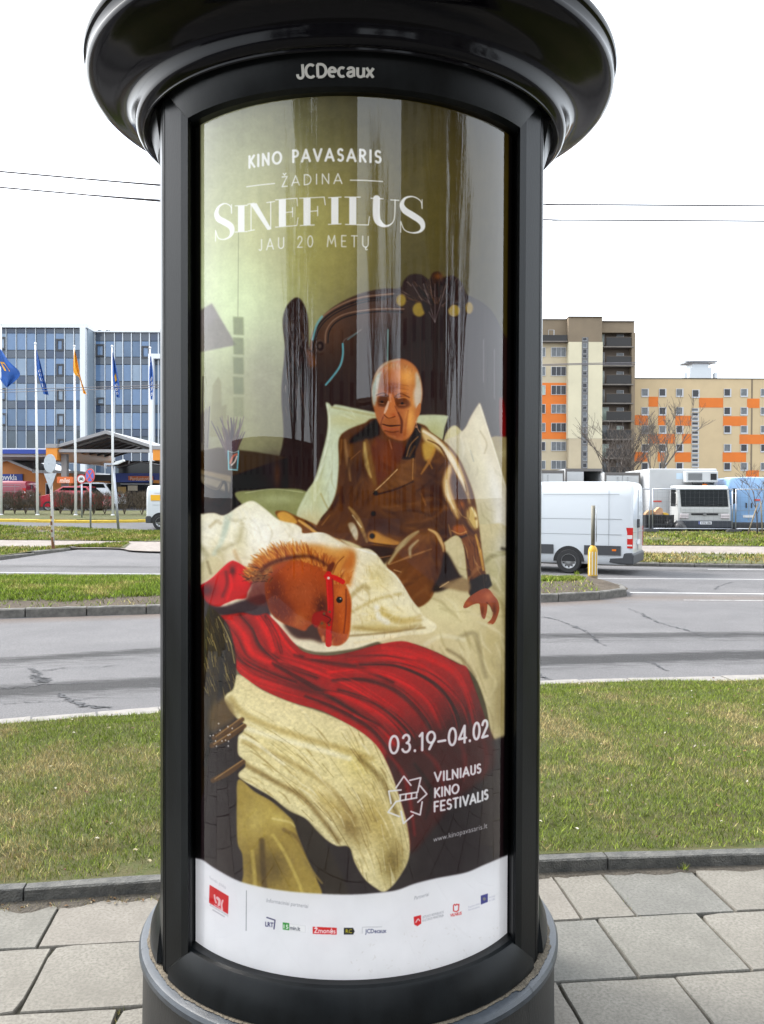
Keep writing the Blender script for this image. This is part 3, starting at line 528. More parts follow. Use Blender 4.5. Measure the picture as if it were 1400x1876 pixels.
    glow(500,1310,70,18,(236,224,178),.9,ls,.35); glow(520,1380,80,22,(228,214,160),.9,ls,.5); glow(660,1400,40,30,(214,198,130),.8,ls,.6); glow(690,1500,30,60,(172,152,92),.8,ls,-.4); glow(640,1510,20,40,(120,100,58),.8,ls,-.5); glow(720,1580,24,40,(124,108,62),.85,ls); glow(600,1470,60,16,(196,176,118),.8,ls,.6)
    for k in range(170):
        x = random.uniform(430,745); y = random.uniform(1270,1620); L = random.uniform(20,70); a = .45+.65*np.clip((x-430)/300,0,1)+random.uniform(-.12,.12)+.25*np.clip((y-1450)/150,0,1)
        P = [(x,y),(x+math.cos(a)*L*.5,y+math.sin(a)*L*.5+random.uniform(-2,2)),(x+math.cos(a+.1)*L,y+math.sin(a+.1)*L)]
        line(P,(1,random.uniform(2,5),1),random.choice([(150,128,78),(240,230,190),(120,98,56),(246,238,204)]),random.uniform(.2,.5),1.6,ls)
    for P,w,c,a,s in (([(424,1280),(450,1310),(520,1340),(620,1370),(680,1390)],10,(168,146,92),.6,5),([(440,1330),(500,1350),(580,1372),(640,1390)],8,(248,242,212),.7,4),([(440,1395),(500,1430),(560,1466),(620,1540)],9,(118,98,60),.7,5),([(446,1360),(520,1390),(600,1440),(650,1500)],9,(150,128,80),.5,5),([(660,1390),(700,1430),(726,1490)],10,(110,92,52),.6,5),([(437,1350),(460,1356),(520,1400)],6,(250,244,216),.6,3)):
        line(P,w,c,a,s,ls)
    for k in range(120):
        x = random.uniform(470,740); y = random.uniform(1330,1600); L = random.uniform(25,60); a = .55+.7*np.clip((x-470)/260,0,1)+random.uniform(-.1,.1)+.3*np.clip((y-1450)/150,0,1)
        line([(x,y),(x+math.cos(a)*L,y+math.sin(a)*L)],(1,random.uniform(1.5,3.5),1),random.choice([(96,78,42),(250,244,214),(110,92,52)]),random.uniform(.25,.55),1.1,ls)
    tex(ls,.24,5,4,71)
    LW = [(437,1428),(434,1470),(434,1520),(436,1548),(444,1566),(446,1600),(450,1645),(566,1645),(590,1640),(580,1610),(562,1570),(548,1536),(540,1510),(534,1500),(500,1470),(466,1450)]
    lw = full(fill(LW,(164,144,80),1,1)); fill([(500,1470),(534,1500),(560,1560),(590,1620),(600,1645),(640,1645),(606,1560),(570,1510)],(62,54,44),.7,3)
    glow(470,1500,30,40,(184,166,102),.9,lw); glow(510,1500,20,14,(196,178,110),.8,lw,.5); glow(490,1590,40,40,(104,88,52),.85,lw)
    for P,w,c,a,s in (([(462,1560),(466,1600),(468,1640)],7,(190,170,100),.8,3),([(500,1530),(520,1560),(540,1600),(556,1640)],6,(196,176,104),.8,2.5),([(520,1520),(548,1540),(580,1600)],7,(120,100,60),.7,3),([(480,1540),(482,1590),(486,1640)],10,(84,68,44),.7,4),([(500,1500),(530,1506),(540,1514)],4,(216,200,136),.7,2)): line(P,w,c,a,s,lw)
    line([(534,1530),(560,1580),(590,1618)],(4,7,3),(150,132,78),.8,2.5); tex(lw,.14,6,6,75)
    FB = [(360,1100),(380,1108),(404,1128),(420,1150),(430,1190),(433,1220),(428,1260),(412,1276),(396,1320),(380,1400),(372,1450),(360,1450)]
    fb = full(fill(FB,(52,44,32),1,1)); glow(392,1180,16,40,(70,62,38),.8,fb); glow(400,1300,12,30,(110,92,60),.6,fb)
    for k in range(170):
        x = random.uniform(372,432); y = random.uniform(1112,1262); line([(x,y),(x+random.uniform(2,7),y+random.uniform(8,20))],(1,2.6,1),random.choice([(160,138,78),(20,16,18),(206,188,126),(92,74,40)]),random.uniform(.3,.75),.9,fb)
    line([(400,1130),(420,1170),(430,1215)],2,(206,190,130),.6,1.2,fb); line([(408,1200),(400,1290),(376,1400)],8,(30,28,38),.7,4,fb)
    for (a,b,c,d) in ((392,1352,444,1318),(388,1366,448,1330),(390,1430,446,1396)):
        line([(a,b),((a+c)/2,(b+d)/2+2),(c,d)],(9,12,8),(96,70,42),.95,2); line([(a+4,b-3),(c-2,d-3)],2.4,(176,142,96),.7,1.2)
    fill([(386,1300),(414,1280),(432,1314),(400,1336),(386,1340)],(120,98,62),.7,4)
    for k in range(14): x = random.uniform(384,426); y = random.uniform(1324,1372); ell(x,y,1.3,1.6,(226,222,220),.8,.6)
    pic = (gy < 1640).astype(np.float32); tex(pic,.10,14,14,91); tex(pic,.08,3,3,95)
    # dark surround of the printed picture
    L0 = spline([(367,160),(368,500),(368,900),(368,1300),(368,1600)],6); R0 = spline([(934,160),(930,600),(927,1000),(924,1400),(922,1620)],6)
    fill(np.r_[L0,[[330,1660],[330,130]]],(20,17,20),.97,1,False); fill(np.r_[R0,[[960,1660],[960,130]]],(20,17,18),.97,1,False)
    # white band with the partners' marks
    WB = spline([(335,1564),(358,1572),(372,1576),(392,1590),(430,1611),(460,1621),(505,1630),(560,1636),(640,1639),(700,1635),(730,1630),(760,1619),(800,1609),(852,1599),(886,1585),(931,1566),(960,1553)],6)
    fill(np.r_[WB,[[960,1830],[335,1830]]],(232,233,238),1,1,False)
    wb = (ART.min(2) > 200).astype(np.float32); wb[:1420] = 0
    tex(wb,.05,40,40,81)
    for k in range(90): x = random.uniform(640,930); y = random.uniform(1700,1800); line([(x,y),(x+random.uniform(-4,4),y+random.uniform(-2,5))],1,(150,140,126),random.uniform(.1,.35),.8,wb)
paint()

# ---------------------------------------------------------------- lettering of the poster
def uvpix(a, z):
    """angle round the column, height -> photograph pixel"""
    return proj(CXW+RP*np.sin(a), CYW-RP*np.cos(a), z)
def pixuv(px, py):
    d = ray(px, py); ox, oy = -CXW, -CYW
    A = d.x*d.x+d.y*d.y; B = 2*(d.x*ox+d.y*oy); Cq = ox*ox+oy*oy-RP*RP
    t = (-B-math.sqrt(max(0,B*B-4*A*Cq)))/(2*A)
    x, y = d.x*t+ox, d.y*t+oy
    return math.atan2(x,-y), CAMH+d.z*t
def arc(cx,cy,rx,ry,a0,a1,n=14): return [(cx+rx*math.cos(R(a)),cy+ry*math.sin(R(a))) for a in np.linspace(a0,a1,n)]
GL = {   # geometric sans capitals: advance, strokes (cap height 1)
 'A':(.86,[[(.03,0),(.43,1),(.83,0)],[(.16,.30),(.70,.30)]]),'D':(.82,[[(.08,0),(.08,1)],[(.08,1)]+arc(.3,.5,.46,.5,90,-90)+[(.08,0)]]),
 'E':(.58,[[(.52,1),(.08,1),(.08,0),(.52,0)],[(.08,.5),(.46,.5)]]),'F':(.54,[[(.5,1),(.08,1),(.08,0)],[(.08,.52),(.44,.52)]]),
 'I':(.2,[[(.1,0),(.1,1)]]),'J':(.46,[[(.36,1),(.36,.22)]+arc(.2,.2,.16,.2,0,-150)]),'K':(.68,[[(.08,0),(.08,1)],[(.62,1),(.1,.45)],[(.22,.56),(.66,0)]]),
 'L':(.5,[[(.08,1),(.08,0),(.48,0)]]),'M':(1.0,[[(.06,0),(.18,1),(.5,.25),(.82,1),(.94,0)]]),'N':(.8,[[(.08,0),(.08,1),(.72,0),(.72,1)]]),
 'O':(1.0,[arc(.5,.5,.45,.5,0,360,28)]),'P':(.6,[[(.08,0),(.08,1)],[(.08,1)]+arc(.3,.73,.26,.27,90,-90)+[(.08,.46)]]),
 'R':(.64,[[(.08,0),(.08,1)],[(.08,1)]+arc(.3,.74,.26,.26,90,-90)+[(.08,.48)],[(.3,.46),(.6,0)]]),
 'S':(.58,[arc(.29,.755,.22,.245,40,255,14)+arc(.29,.26,.24,.26,75,-140,14)]),'T':(.62,[[(.02,1),(.6,1)],[(.31,1),(.31,0)]]),
 'U':(.74,[[(.08,1),(.08,.3)]+arc(.37,.3,.29,.3,180,360)+[(.66,1)]]),'V':(.8,[[(.03,1),(.4,0),(.77,1)]]),'Z':(.66,[[(.06,1),(.6,1),(.06,0),(.62,0)]]),
 ' ':(.45,[]),'.':(.24,[[(.12,.0),(.12,.04)]]),'-':(.6,[[(.06,.36),(.54,.36)]]),
 '0':(.66,[arc(.33,.5,.26,.5,0,360,28)]),'1':(.36,[[(.06,.84),(.22,1),(.22,0)]]),'2':(.6,[arc(.3,.72,.23,.28,170,-30)+[(.05,0),(.56,0)]]),
 '3':(.58,[arc(.28,.76,.2,.24,160,-80,12)+arc(.28,.27,.24,.27,80,-160,14)]),'4':(.66,[[(.6,.26),(.04,.26),(.48,1),(.48,0)]]),'9':(.62,[arc(.31,.68,.26,.32,0,360,22),[(.56,.6),(.2,0)]]) }
def stext(s, pL, pR, cap, wd, col, gap=.2, al=.95, soft=.7):
    """stroke lettering set along the paper; pL, pR: baseline ends in pixels"""
    aL,zL = pixuv(*pL); aR,zR = pixuv(*pR); mx = ((pL[0]+pR[0])/2,(pL[1]+pR[1])/2); _,z1 = pixuv(mx[0],mx[1]-cap); _,z0 = pixuv(*mx); ch = z1-z0
    adv = [GL['Z' if c=='Ž' else 'U' if c=='Ų' else c][0] for c in s]; tot = sum(adv)+gap*(len(s)-1); x = 0
    for c,ad in zip(s,adv):
        st = list(GL['Z' if c=='Ž' else 'U' if c=='Ų' else c][1])
        if c == 'Ž': st.append([(.18,1.34),(.33,1.16),(.48,1.34)])
        if c == 'Ų': st.append([(.48,.03),(.38,-.14),(.46,-.24),(.58,-.2)])
        for P in st:
            q = [uvpix(aL+(aR-aL)*(x+px)/tot, zL+(zR-zL)*(x+px)/tot+ch*py) for px,py in P]
            line(q,wd,col,al,soft,None,1,False)
        x += ad+gap
def ftext(s, pL, pR, h, col, al=.9, bold=0.0, shear=0.0):
    """small print from the built-in font, laid on the paper between two baseline pixels"""
    cu = bpy.data.curves.new('t','FONT'); cu.body = s; cu.size = 1; cu.offset = bold; cu.shear = shear; cu.resolution_u = 2
    ob = bpy.data.objects.new('t',cu); COL.objects.link(ob); dg = bpy.context.evaluated_depsgraph_get(); me = ob.evaluated_get(dg).to_mesh()
    V = np.array([v.co[:2] for v in me.vertices]); T = [tuple(p.vertices) for p in me.polygons]
    ob.evaluated_get(dg).to_mesh_clear(); bpy.data.objects.remove(ob); bpy.data.curves.remove(cu)
    if len(V) == 0: return
    V[:,0] = (V[:,0]-V[:,0].min())/(np.ptp(V[:,0])+1e-9); hh = .72
    Q = np.array([(pL[0]+(pR[0]-pL[0])*x, pL[1]+(pR[1]-pL[1])*x-h*y/hh) for x,y in V])
    w = _win(Q,2); M = np.zeros((w[3]-w[2],w[1]-w[0]),np.float32)
    for t in T:
        q = Q[list(t)]; ww = _win(q,0); m = cover(q,ww,3); M[ww[2]-w[2]:ww[3]-w[2],ww[0]-w[0]:ww[1]-w[0]] += m
    blend(w,np.clip(M,0,1),col,al)
def didone():
    W = (246,246,246)
    def hair(p): line(p,1.5,W,.95,.6,None,1,False)
    def bar(x0,x1,xt,xb,yt,yb): fill([(x0+xt,yt),(x1+xt,yt),(x1+xb,yb),(x0+xb,yb)],W,1,0,False)
    def ess(x0,x1,y0,y1,sk):
        w,h = x1-x0,y1-y0; g = lambda a,b:(x0+a*w,y0+b*h+sk*(a-.5))
        line([g(.92,.30),g(.86,.12),g(.55,.015),g(.22,.07),g(.08,.24),g(.20,.40),g(.52,.52),g(.86,.66),g(.95,.82),g(.80,.95),g(.48,.99),g(.18,.92),g(.04,.72)],(1.6,1.6,2,4,8,11.5,12,11.5,8,4,2,1.6,1.6),W,1,.7)
        hair([g(.92,.08),g(.92,.32)]); hair([g(.03,.70),g(.03,1.0)])
    ess(394,427,372,439,-6); ess(733,777,359,427,3)
    for x0,x1,yt,yb in ((436,448,376,425),(607,620,361,411)):
        bar(x0,x1,0,0,yt,yb); hair([(x0-5,yt+1),(x1+5,yt)]); hair([(x0-5,yb),(x1+5,yb-1)])
    fill([(458,373),(470,372),(497,419),(494,421),(490,421)],W,1,0,False); hair([(460,374),(460,422)]); hair([(454,374),(466,372)]); hair([(455,423),(466,421)]); hair([(496,370),(496,419)]); hair([(489,371),(503,369)])
    bar(511,524,0,0,365,415); hair([(505,366),(544,363),(545,377)]); hair([(505,416),(544,413),(546,399)]); hair([(524,389),(536,388)]); hair([(536,380),(536,397)])
    bar(556,569,0,0,362,412); hair([(549,363),(594,361),(596,375)]); hair([(550,413),(576,412)]); hair([(569,387),(582,386)]); hair([(582,378),(582,395)])
    bar(640,653,0,0,361,411); hair([(632,361),(660,361)]); hair([(633,411),(675,412),(677,397)])
    line([(690,364),(690,396),(695,408),(707,414),(718,409),(723,397),(724,366)],(13,13,11,4,2,1.6,1.6),W,1,.6); hair([(680,363),(702,364)]); hair([(716,366),(731,367)])
W1 = (244,244,244)
stext('KINO PAVASARIS',(456,307),(698,298),21,4.2,W1,.36)
stext('ŽADINA',(516,342),(627,336),18,1.9,W1,.42,.9)
line([(452,342),(478,338.5),(503,336)],1.8,W1,.9,.6); line([(642,330),(672,330.5),(701,332.5)],1.8,W1,.9,.6)
didone()
stext('JAU 20 METŲ',(474,459),(676,453),20,1.9,W1,.5,.85)
stext('03.19-04.02',(712,1381),(894,1348),31,4.6,(236,236,240),.13)
stext('VILNIAUS',(796,1432),(881,1415),16,3.6,(236,236,240),.2); stext('KINO',(796,1461),(841,1452),16,3.6,(236,236,240),.2); stext('FESTIVALIS',(795,1487),(894,1463),17,3.6,(236,236,240),.2)
Zl = lambda x,y:(640+x/4.375,1280+y/4.375)
for P in ([(375,715),(438,622),(495,695)],[(485,655),(573,634),(548,750),(405,772)],[(570,700),(622,765),(550,830)],[(585,828),(568,932),(495,905)],[(510,935),(435,1000),(415,905)],[(400,945),(312,910),(375,825),(540,795)],[(335,840),(317,742),(415,732)],[(410,775),(408,815)],[(455,768),(452,808)],[(500,760),(498,800)],[(542,755),(538,795)]):
    line([Zl(*p) for p in P],3.0,(232,232,236),.95,.7,None,1,False)
ftext('www.kinopavasaris.lt',(794,1543),(893,1517),10,(222,222,226),.85)
G1 = (120,122,130)
ftext('Informaciniai partneriai',(488,1653),(565,1664),7.5,G1,.8,0,.2); ftext('Partneriai',(759,1649),(786,1641),7,G1,.8,0,.2); ftext('Festivalio globėjai',(384,1610),(414,1629),6,(150,152,160),.7)
line([(451.5,1632),(451,1705)],1.2,(96,98,104),.8,.5)
fill([(384,1621),(419,1642),(418,1675),(383,1654)],(190,34,46),1,.8,False)
for P,w in (([(393,1640),(394,1648),(396,1654)],3),([(398,1645),(402,1650),(401,1658)],5),([(408,1650),(406,1658),(407,1666)],3.4),([(393,1658),(400,1662),(408,1668)],1.6)): line(P,w,(232,214,214),.85,.8)
ftext('LIETUVOS RESPUBLIKOS PREZIDENTĖ',(384,1659),(418,1680),3.6,(80,80,90),.7); line([(390,1667),(411,1679.5)],2.2,(120,120,130),.5,.7,None,1,False)
ftext('LRT',(486,1697),(501,1699),8.5,(36,34,76),1,.02); line([(489,1681),(504,1686),(502,1702)],2,(36,34,76),.95,.6,None,1,False)
fill([(518,1690),(530,1691.5),(530,1704.5),(518,1703)],(58,140,62),1,.6,False); ftext('15',(519.5,1701),(528.5,1702),7.5,(250,250,250),1,.02); fill([(530,1692),(560,1696),(560,1709),(530,1705)],(214,216,220),1,.6,False); fill([(531,1693),(559,1697),(559,1708),(531,1704)],(236,237,240),1,.5,False); ftext('min.lt',(531.5,1703),(550,1705.5),7,(70,74,84),1,.02)
fill([(573,1698),(617,1700),(617,1712.5),(573,1711)],(196,30,40),1,.6,False); ftext('Žmonės',(575,1709),(615,1710.5),9,(250,250,250),1,.02)
fill([(630,1700),(647,1700),(650,1706.5),(647,1712.5),(630,1712.5)],(40,42,46),1,.6,False); ftext('RC',(633.5,1709.5),(645,1709.5),7,(220,206,50),1,.01)
ftext('JCDecaux',(669,1710),(708,1709),8,(44,48,84),.95,.01); line([(664,1710),(664,1699),(700,1698)],.9,(140,142,150),.7,.5,None,1,False)
fill([(758,1680),(771.5,1676.5),(772,1692),(765,1697),(759,1694)],(196,40,48),1,.6,False); line([(762,1690),(766,1684),(769,1687)],2,(232,220,222),.9,.7)
ftext('LIETUVOS RESPUBLIKOS',(774,1683),(813,1673),4.6,(110,112,120),.85); ftext('KULTŪROS MINISTERIJA',(774,1689),(813,1679),4.6,(110,112,120),.85)
line([(831,1659),(833,1657),(835,1659),(837,1656.5),(839,1658),(841,1657),(840,1668),(836,1670.5),(831,1669),(831,1659)],1.8,(190,46,44),.95,.6,None,1,False); ftext('VILNIUS',(825,1680),(846,1675.5),5.5,(190,46,44),1,.02)
fill([(881,1641),(894,1637),(894,1652.5),(881,1657.5)],(70,72,132),1,.6,False); ell(887.5,1647,3,3,(150,150,120),.7,.8)
ftext('Europos Sąjungos',(896,1646),(907,1642.5),3.4,(150,152,176),.8); ftext('KULTŪRA',(896,1652),(907,1648.5),3.4,(150,152,176),.8); ftext('Programos dalinai',(858,1664),(879,1657),3.6,(150,152,176),.8); ftext('finansuojama',(858,1669),(879,1662.5),3.6,(150,152,176),.8)

# resample the artwork onto the sheet (angle x height) and pack it as the print
TW, TH = 760, 1900
ua = A0-AH+(np.arange(TW)+.5)/TW*2*AH; vz = ZB-.02+(np.arange(TH)+.5)/TH*(ZT+.02-ZB+.02)
UA, VZ = np.meshgrid(ua, vz); PX, PY = uvpix(UA, VZ)
fx = np.clip(PX-X0-.5,0,PW-1.001); fy = np.clip(PY-Y0-.5,0,PH-1.001); xi = fx.astype(int); yi = fy.astype(int); fx = (fx-xi)[...,None]; fy = (fy-yi)[...,None]
TEX = (ART[yi,xi]*(1-fx)+ART[yi,xi+1]*fx)*(1-fy)+(ART[yi+1,xi]*(1-fx)+ART[yi+1,xi+1]*fx)*fy
t_ = TEX/255; t_ = t_-.17*np.sin(2*np.pi*t_)/(2*np.pi); TEX = t_*255; lum_ = TEX@np.array((.3,.59,.11)); TEX = np.clip(lum_[...,None]+(TEX-lum_[...,None])*1.05,0,255)   # inks print a little stronger than they photograph behind glass
LIN = np.clip(srgb(TEX)*PRINT_GAIN*1.06-.010,.0015,.9)
img = bpy.data.images.new('print', TW, TH, alpha=False, float_buffer=True, is_data=True)
img.pixels.foreach_set(np.concatenate([LIN,np.ones((TH,TW,1))],2).astype(np.float32).ravel()); img.update(); img.pack()
mp_ = bpy.data.materials.new('poster_print'); mp_.use_nodes = True; nt = mp_.node_tree; b = nt.nodes['Principled BSDF']
ti = nt.nodes.new('ShaderNodeTexImage'); ti.image = img; ti.extension = 'EXTEND'; nt.links.new(ti.outputs[0], b.inputs['Base Color']); b.inputs['Roughness'].default_value = .6; b.inputs['Specular IOR Level'].default_value = .15
nt.links.new(ti.outputs[0], b.inputs['Emission Color']); b.inputs['Emission Strength'].default_value = .19     # the case is lit from within
nn = nt.nodes.new('ShaderNodeTexNoise'); nn.inputs['Scale'].default_value = 3.5; nn.inputs['Detail'].default_value = 3; bp = nt.nodes.new('ShaderNodeBump'); bp.inputs['Strength'].default_value = .25; bp.inputs['Distance'].default_value = .03
tcn = nt.nodes.new('ShaderNodeTexCoord'); mpn = nt.nodes.new('ShaderNodeMapping'); mpn.inputs['Scale'].default_value = (1.6,1.6,.45)
nt.links.new(tcn.outputs['Object'], mpn.inputs[0]); nt.links.new(mpn.outputs[0], nn.inputs['Vector']); nt.links.new(nn.outputs['Fac'], bp.inputs['Height']); nt.links.new(bp.outputs[0], b.inputs['Normal'])
NP = 72; V = []; UV = []
for i in range(NP+1):
    a = A0-AH+2*AH*i/NP
    for z in (ZB-.02, ZT+.02): V.append((CXW+RP*math.sin(a), CYW-RP*math.cos(a), z)); UV.append((i/NP, 0 if z < 1 else 1))
nV = len(V)     # a sheet with a little thickness
V += [(CXW+(x-CXW)*.997, CYW+(y-CYW)*.997, z) for x,y,z in V]
Fq = [(2*i,2*i+2,2*i+3,2*i+1) for i in range(NP)] + [(nV+2*i,nV+2*i+1,nV+2*i+3,nV+2*i+2) for i in range(NP)]
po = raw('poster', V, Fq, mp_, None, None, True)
uvl = po.data.uv_layers.new(name='UVMap'); li = np.zeros(len(po.data.loops),np.int32); po.data.loops.foreach_get('vertex_index', li)
UVa = np.array(UV+UV,np.float32); uvl.data.foreach_set('uv', UVa[li].ravel())
tag(po, 'curved film festival poster of a man in bed with a toy horse head', 'poster')
# ================================================================ advertising column
M_BLACK = mk('gloss_black_paint',(.002,.0017,.003),.11,spec=.15)
M_FRAME = mk('frame_grey_paint',(.0042,.0050,.0056),.34,var=.5,scale=9,bump=.03,bscale=220,spec=.15,stretch=(1,1,.25))
M_PLINTH = mk('plinth_weathered_paint',(.007,.007,.0075),.5,col2=(.017,.016,.0145),var=.0,scale=5,bump=.08,bscale=120,stretch=(1,1,.35))
M_CAP = mk('plinth_cap_paint',(.030,.036,.044),.34,var=.28,scale=16,bump=.05,bscale=160)
M_DARK = mk('matt_black',(.008,.008,.009),.7)
M_DIRT = mk('dry_dirt',(.10,.082,.058),.95,var=.4,scale=40,bump=.6,bscale=90)
M_GLASS = mk_glass('display_glass',(.985,.985,.98),1.6)
AC = thing('advertising_kiosk','large round black advertising column with overhanging cornice and glazed poster case','advertising column',(CXW,CYW,0))
def cyl(a, r, z): return Vector((r*math.sin(a), -r*math.cos(a), z))
def strip(prof, ac, n=40, closed=True):
    """profile points (r, z, half angle) swept about the axis, ends mitred by each point's own half angle"""
    m = MB(); vs = []; k = len(prof)
    for i in range(n+1):
        t = -1+2*i/n
        for r,z,h in prof: vs.append(cyl(ac+t*h, r, z))
    fs = []
    for i in range(n):
        for q in range(k if closed else k-1): fs.append((i*k+q,i*k+(q+1)%k,(i+1)*k+(q+1)%k,(i+1)*k+q))
    fs += [tuple(range(k)), tuple(n*k+q for q in range(k-1,-1,-1))]
    m.add(vs, fs, True); return m
def autos(o, ang=32): o.data.set_sharp_from_angle(angle=R(ang)); return o
# plinth
m = MB(); m.lathe([(.0,-.03),(.797,-.03),(.795,.06),(.792,.30),(.70,.303)],n=96); autos(m.build('plinth',M_PLINTH,AC))
m = MB(); m.lathe([(.70,.300),(.800,.300),(.8065,.308),(.8070,.326),(.8000,.338),(.786,.3425),(.70,.345)],n=120); pc = autos(m.build('plinth_cap',M_CAP,AC),25)
for a in (-1.30+A0, .85+A0, 2.9):
    j = MB(); j.lathe([(.792,.344),(.803,.338),(.8082,.324),(.8075,.306)],a0=a-.0012,a1=a+.0012,n=1); j.build('cap_joint',M_DARK,pc)
    j = MB(); j.lathe([(.7935,.299),(.797,.06),(.7985,.0)],a0=a-.001,a1=a+.001,n=1); j.build('plinth_joint',M_DARK,AC)
vs = []; n = 900; m = MB()      # grit gathered along the foot of the frame
for i in range(n+1):
    a = -math.pi+2*math.pi*i/n; w = .003+.006*abs(math.sin(a*7.3+1.1)*math.sin(a*23.1))+.004*random.random()+ (.010 if abs(a-A0-1.0) < .22 else 0)
    vs += [cyl(a,.752,.3475), cyl(a,.767+w*.3,.3480), cyl(a,.767+w,.3452)]
m.add(vs,[(3*i+q,3*i+q+1,3*i+q+4,3*i+q+3) for i in range(n) for q in range(2)],True); m.build('dirt_edge',M_DIRT,AC)
# core
m = MB(); m.lathe([(.66,.30),(.66,3.40)],n=72); m.build('core_drum',M_DARK,AC)
for s in range(3):
    ac = A0+s*2*math.pi/3
    autos(strip([(.66,.470,.94),(.715,.474,.90),(.728,.470,.872),(.735,.462,.862),(.765,.386,.972),(.767,.352,.974),(.66,.346,.97)],ac).build('sill',M_FRAME,AC),20)
    autos(strip([(.66,3.250,.94),(.715,3.246,.90),(.735,3.254,.862),(.765,3.346,.962),(.765,3.39,.962),(.66,3.40,.962)],ac).build('header',M_FRAME,AC),20)
    for sg in (-1,1):
        sec = [(.66,.95),(.70,.905),(.722,.866),(.735,.860),(.7415,.905),(.755,1.020),(.757,1.030),(.748,1.0335),(.748,1.0365),(.757,1.040),(.757,1.0445),(.66,1.0445)]
        m = MB(); P = [cyl(ac+sg*a,r,0) for r,a in sec]; m.prism([(p.x,p.y) for p in P],.347,3.40,'z'); m.build('frame_post',M_FRAME,AC)
    m = MB(); m.lathe([(.7005,.46),(.7005,3.27)],a0=ac-.93,a1=ac+.93,n=64); m.build('glass_pane',M_GLASS,AC)
    if s:
        m = MB(); m.lathe([(.684,.45),(.684,3.28)],a0=ac-.92,a1=ac+.92,n=48); m.build('poster_backing',mk('blank_paper',(.5,.5,.5),.7),AC)
# cornice and roof
m = MB(); m.lathe([(.66,3.385),(.765,3.350),(.778,3.338),(.786,3.334),(.790,3.337),(.7905,3.343),(.797,3.345),(.805,3.350),(.811,3.357),(.8145,3.366),(.8155,3.374),(.8165,3.380),(.8185,3.392),(.824,3.410),(.834,3.428),(.850,3.444),(.872,3.456),(.900,3.4645),(.930,3.471),(.955,3.4785),(.972,3.489),(.982,3.501),(.9865,3.513),(.985,3.522)],n=144); autos(m.build('cornice',M_BLACK,AC),40)
m = MB(); m.lathe([(.985,3.522),(.9815,3.526),(.9815,3.556),(.9845,3.560),(.992,3.562),(.996,3.570),(.994,3.582),(.984,3.59),(.90,3.62)],n=144); autos(m.build('roof_rim',M_BLACK,AC),40)
m = MB(); m.lathe([(.90,3.618),(.84,3.66),(.72,3.74),(.56,3.81),(.36,3.86),(.16,3.89),(.12,3.90),(.11,3.95),(.16,4.0),(.17,4.05),(.12,4.11),(.05,4.14),(.03,4.2),(.06,4.24),(.04,4.29),(0,4.31)],n=96); autos(m.build('roof_dome',M_BLACK,AC),40)
def text_mesh(body, size, bold=0.0, extrude=.002, shear=0.0, align='CENTER', space=1.0):
    cu = bpy.data.curves.new('txt','FONT'); cu.body = body; cu.size = size; cu.offset = bold; cu.extrude = extrude; cu.shear = shear; cu.align_x = align; cu.resolution_u = 3; cu.space_character = space
    ob = bpy.data.objects.new('txt',cu); COL.objects.link(ob); dg = bpy.context.evaluated_depsgraph_get(); e = ob.evaluated_get(dg); me = bpy.data.meshes.new_from_object(e)
    bpy.data.objects.remove(ob); bpy.data.curves.remove(cu); return me
def place_text(name, body, width, height, M, mat, parent, bold=.01, shear=0.0, extrude=.002, curve=None):
    """text scaled to width x height, centred on M (local x right, y up, z out)"""
    me = text_mesh(body, 1.0, bold, .0, shear); V = np.array([v.co[:] for v in me.vertices]); bpy.data.meshes.remove(me)
    me = text_mesh(body, 1.0, bold, .02, shear)
    V = np.array([v.co[:] for v in me.vertices]); mn, mxv = V.min(0), V.max(0)
    for v in me.vertices:
        x = (v.co.x-(mn[0]+mxv[0])/2)/(mxv[0]-mn[0])*width; y = (v.co.y-(mn[1]+mxv[1])/2)/(mxv[1]-mn[1])*height; z = (v.co.z-mn[2])/(mxv[2]-mn[2]+1e-9)*extrude
        v.co = curve(x,y,z) if curve else M @ Vector((x,y,z))
    me.materials.clear(); me.materials.append(mat); o = bpy.data.objects.new(name, me); COL.objects.link(o); o.parent = parent; return o
M_LOGO = mk('logo_cream',(.50,.48,.44),.45)
def jc(x,y,z):
    zz = 3.294+y*.95; r = .735+.030*(zz-3.254)/.092+.001+z; return cyl(A0-.094+x/.75, r, zz)
def arc_(cx,cy,rx,ry,a0,a1,n=14): return [(cx+rx*math.cos(R(a)),cy+ry*math.sin(R(a))) for a in np.linspace(a0,a1,n)]
JL = [(.50,[[(.40,1),(.40,.28)]+arc_(.22,.27,.18,.20,0,-180,10)+[(.04,.36)]]),(.69,[arc_(.37,.5,.31,.43,48,312,22)]),(.70,[[(.09,.07),(.09,.93)],[(.09,.93),(.28,.93)]+arc_(.28,.5,.34,.43,85,-85,16)+[(.28,.07),(.09,.07)]]),
 (.58,[[(.06,.40),(.50,.40)]+arc_(.28,.37,.22,.30,5,305,18)]),(.54,[arc_(.28,.37,.22,.30,52,308,16)]),(.57,[[(.08,.52)]+arc_(.27,.52,.18,.15,150,0,9)+[(.45,.07)],[(.45,.42),(.25,.38)]+arc_(.24,.22,.17,.15,100,300,10)+[(.45,.20)]]),(.57,[[(.09,.70),(.09,.26)]+arc_(.27,.26,.18,.19,180,330,10)+[(.46,.22)],[(.47,.70),(.47,.05)]]),(.52,[[(.04,.70),(.48,.05)],[(.48,.70),(.04,.05)]])]
tot_ = sum(a for a,_ in JL)+.03*7; lm = MB(); xo = 0; lay = 0
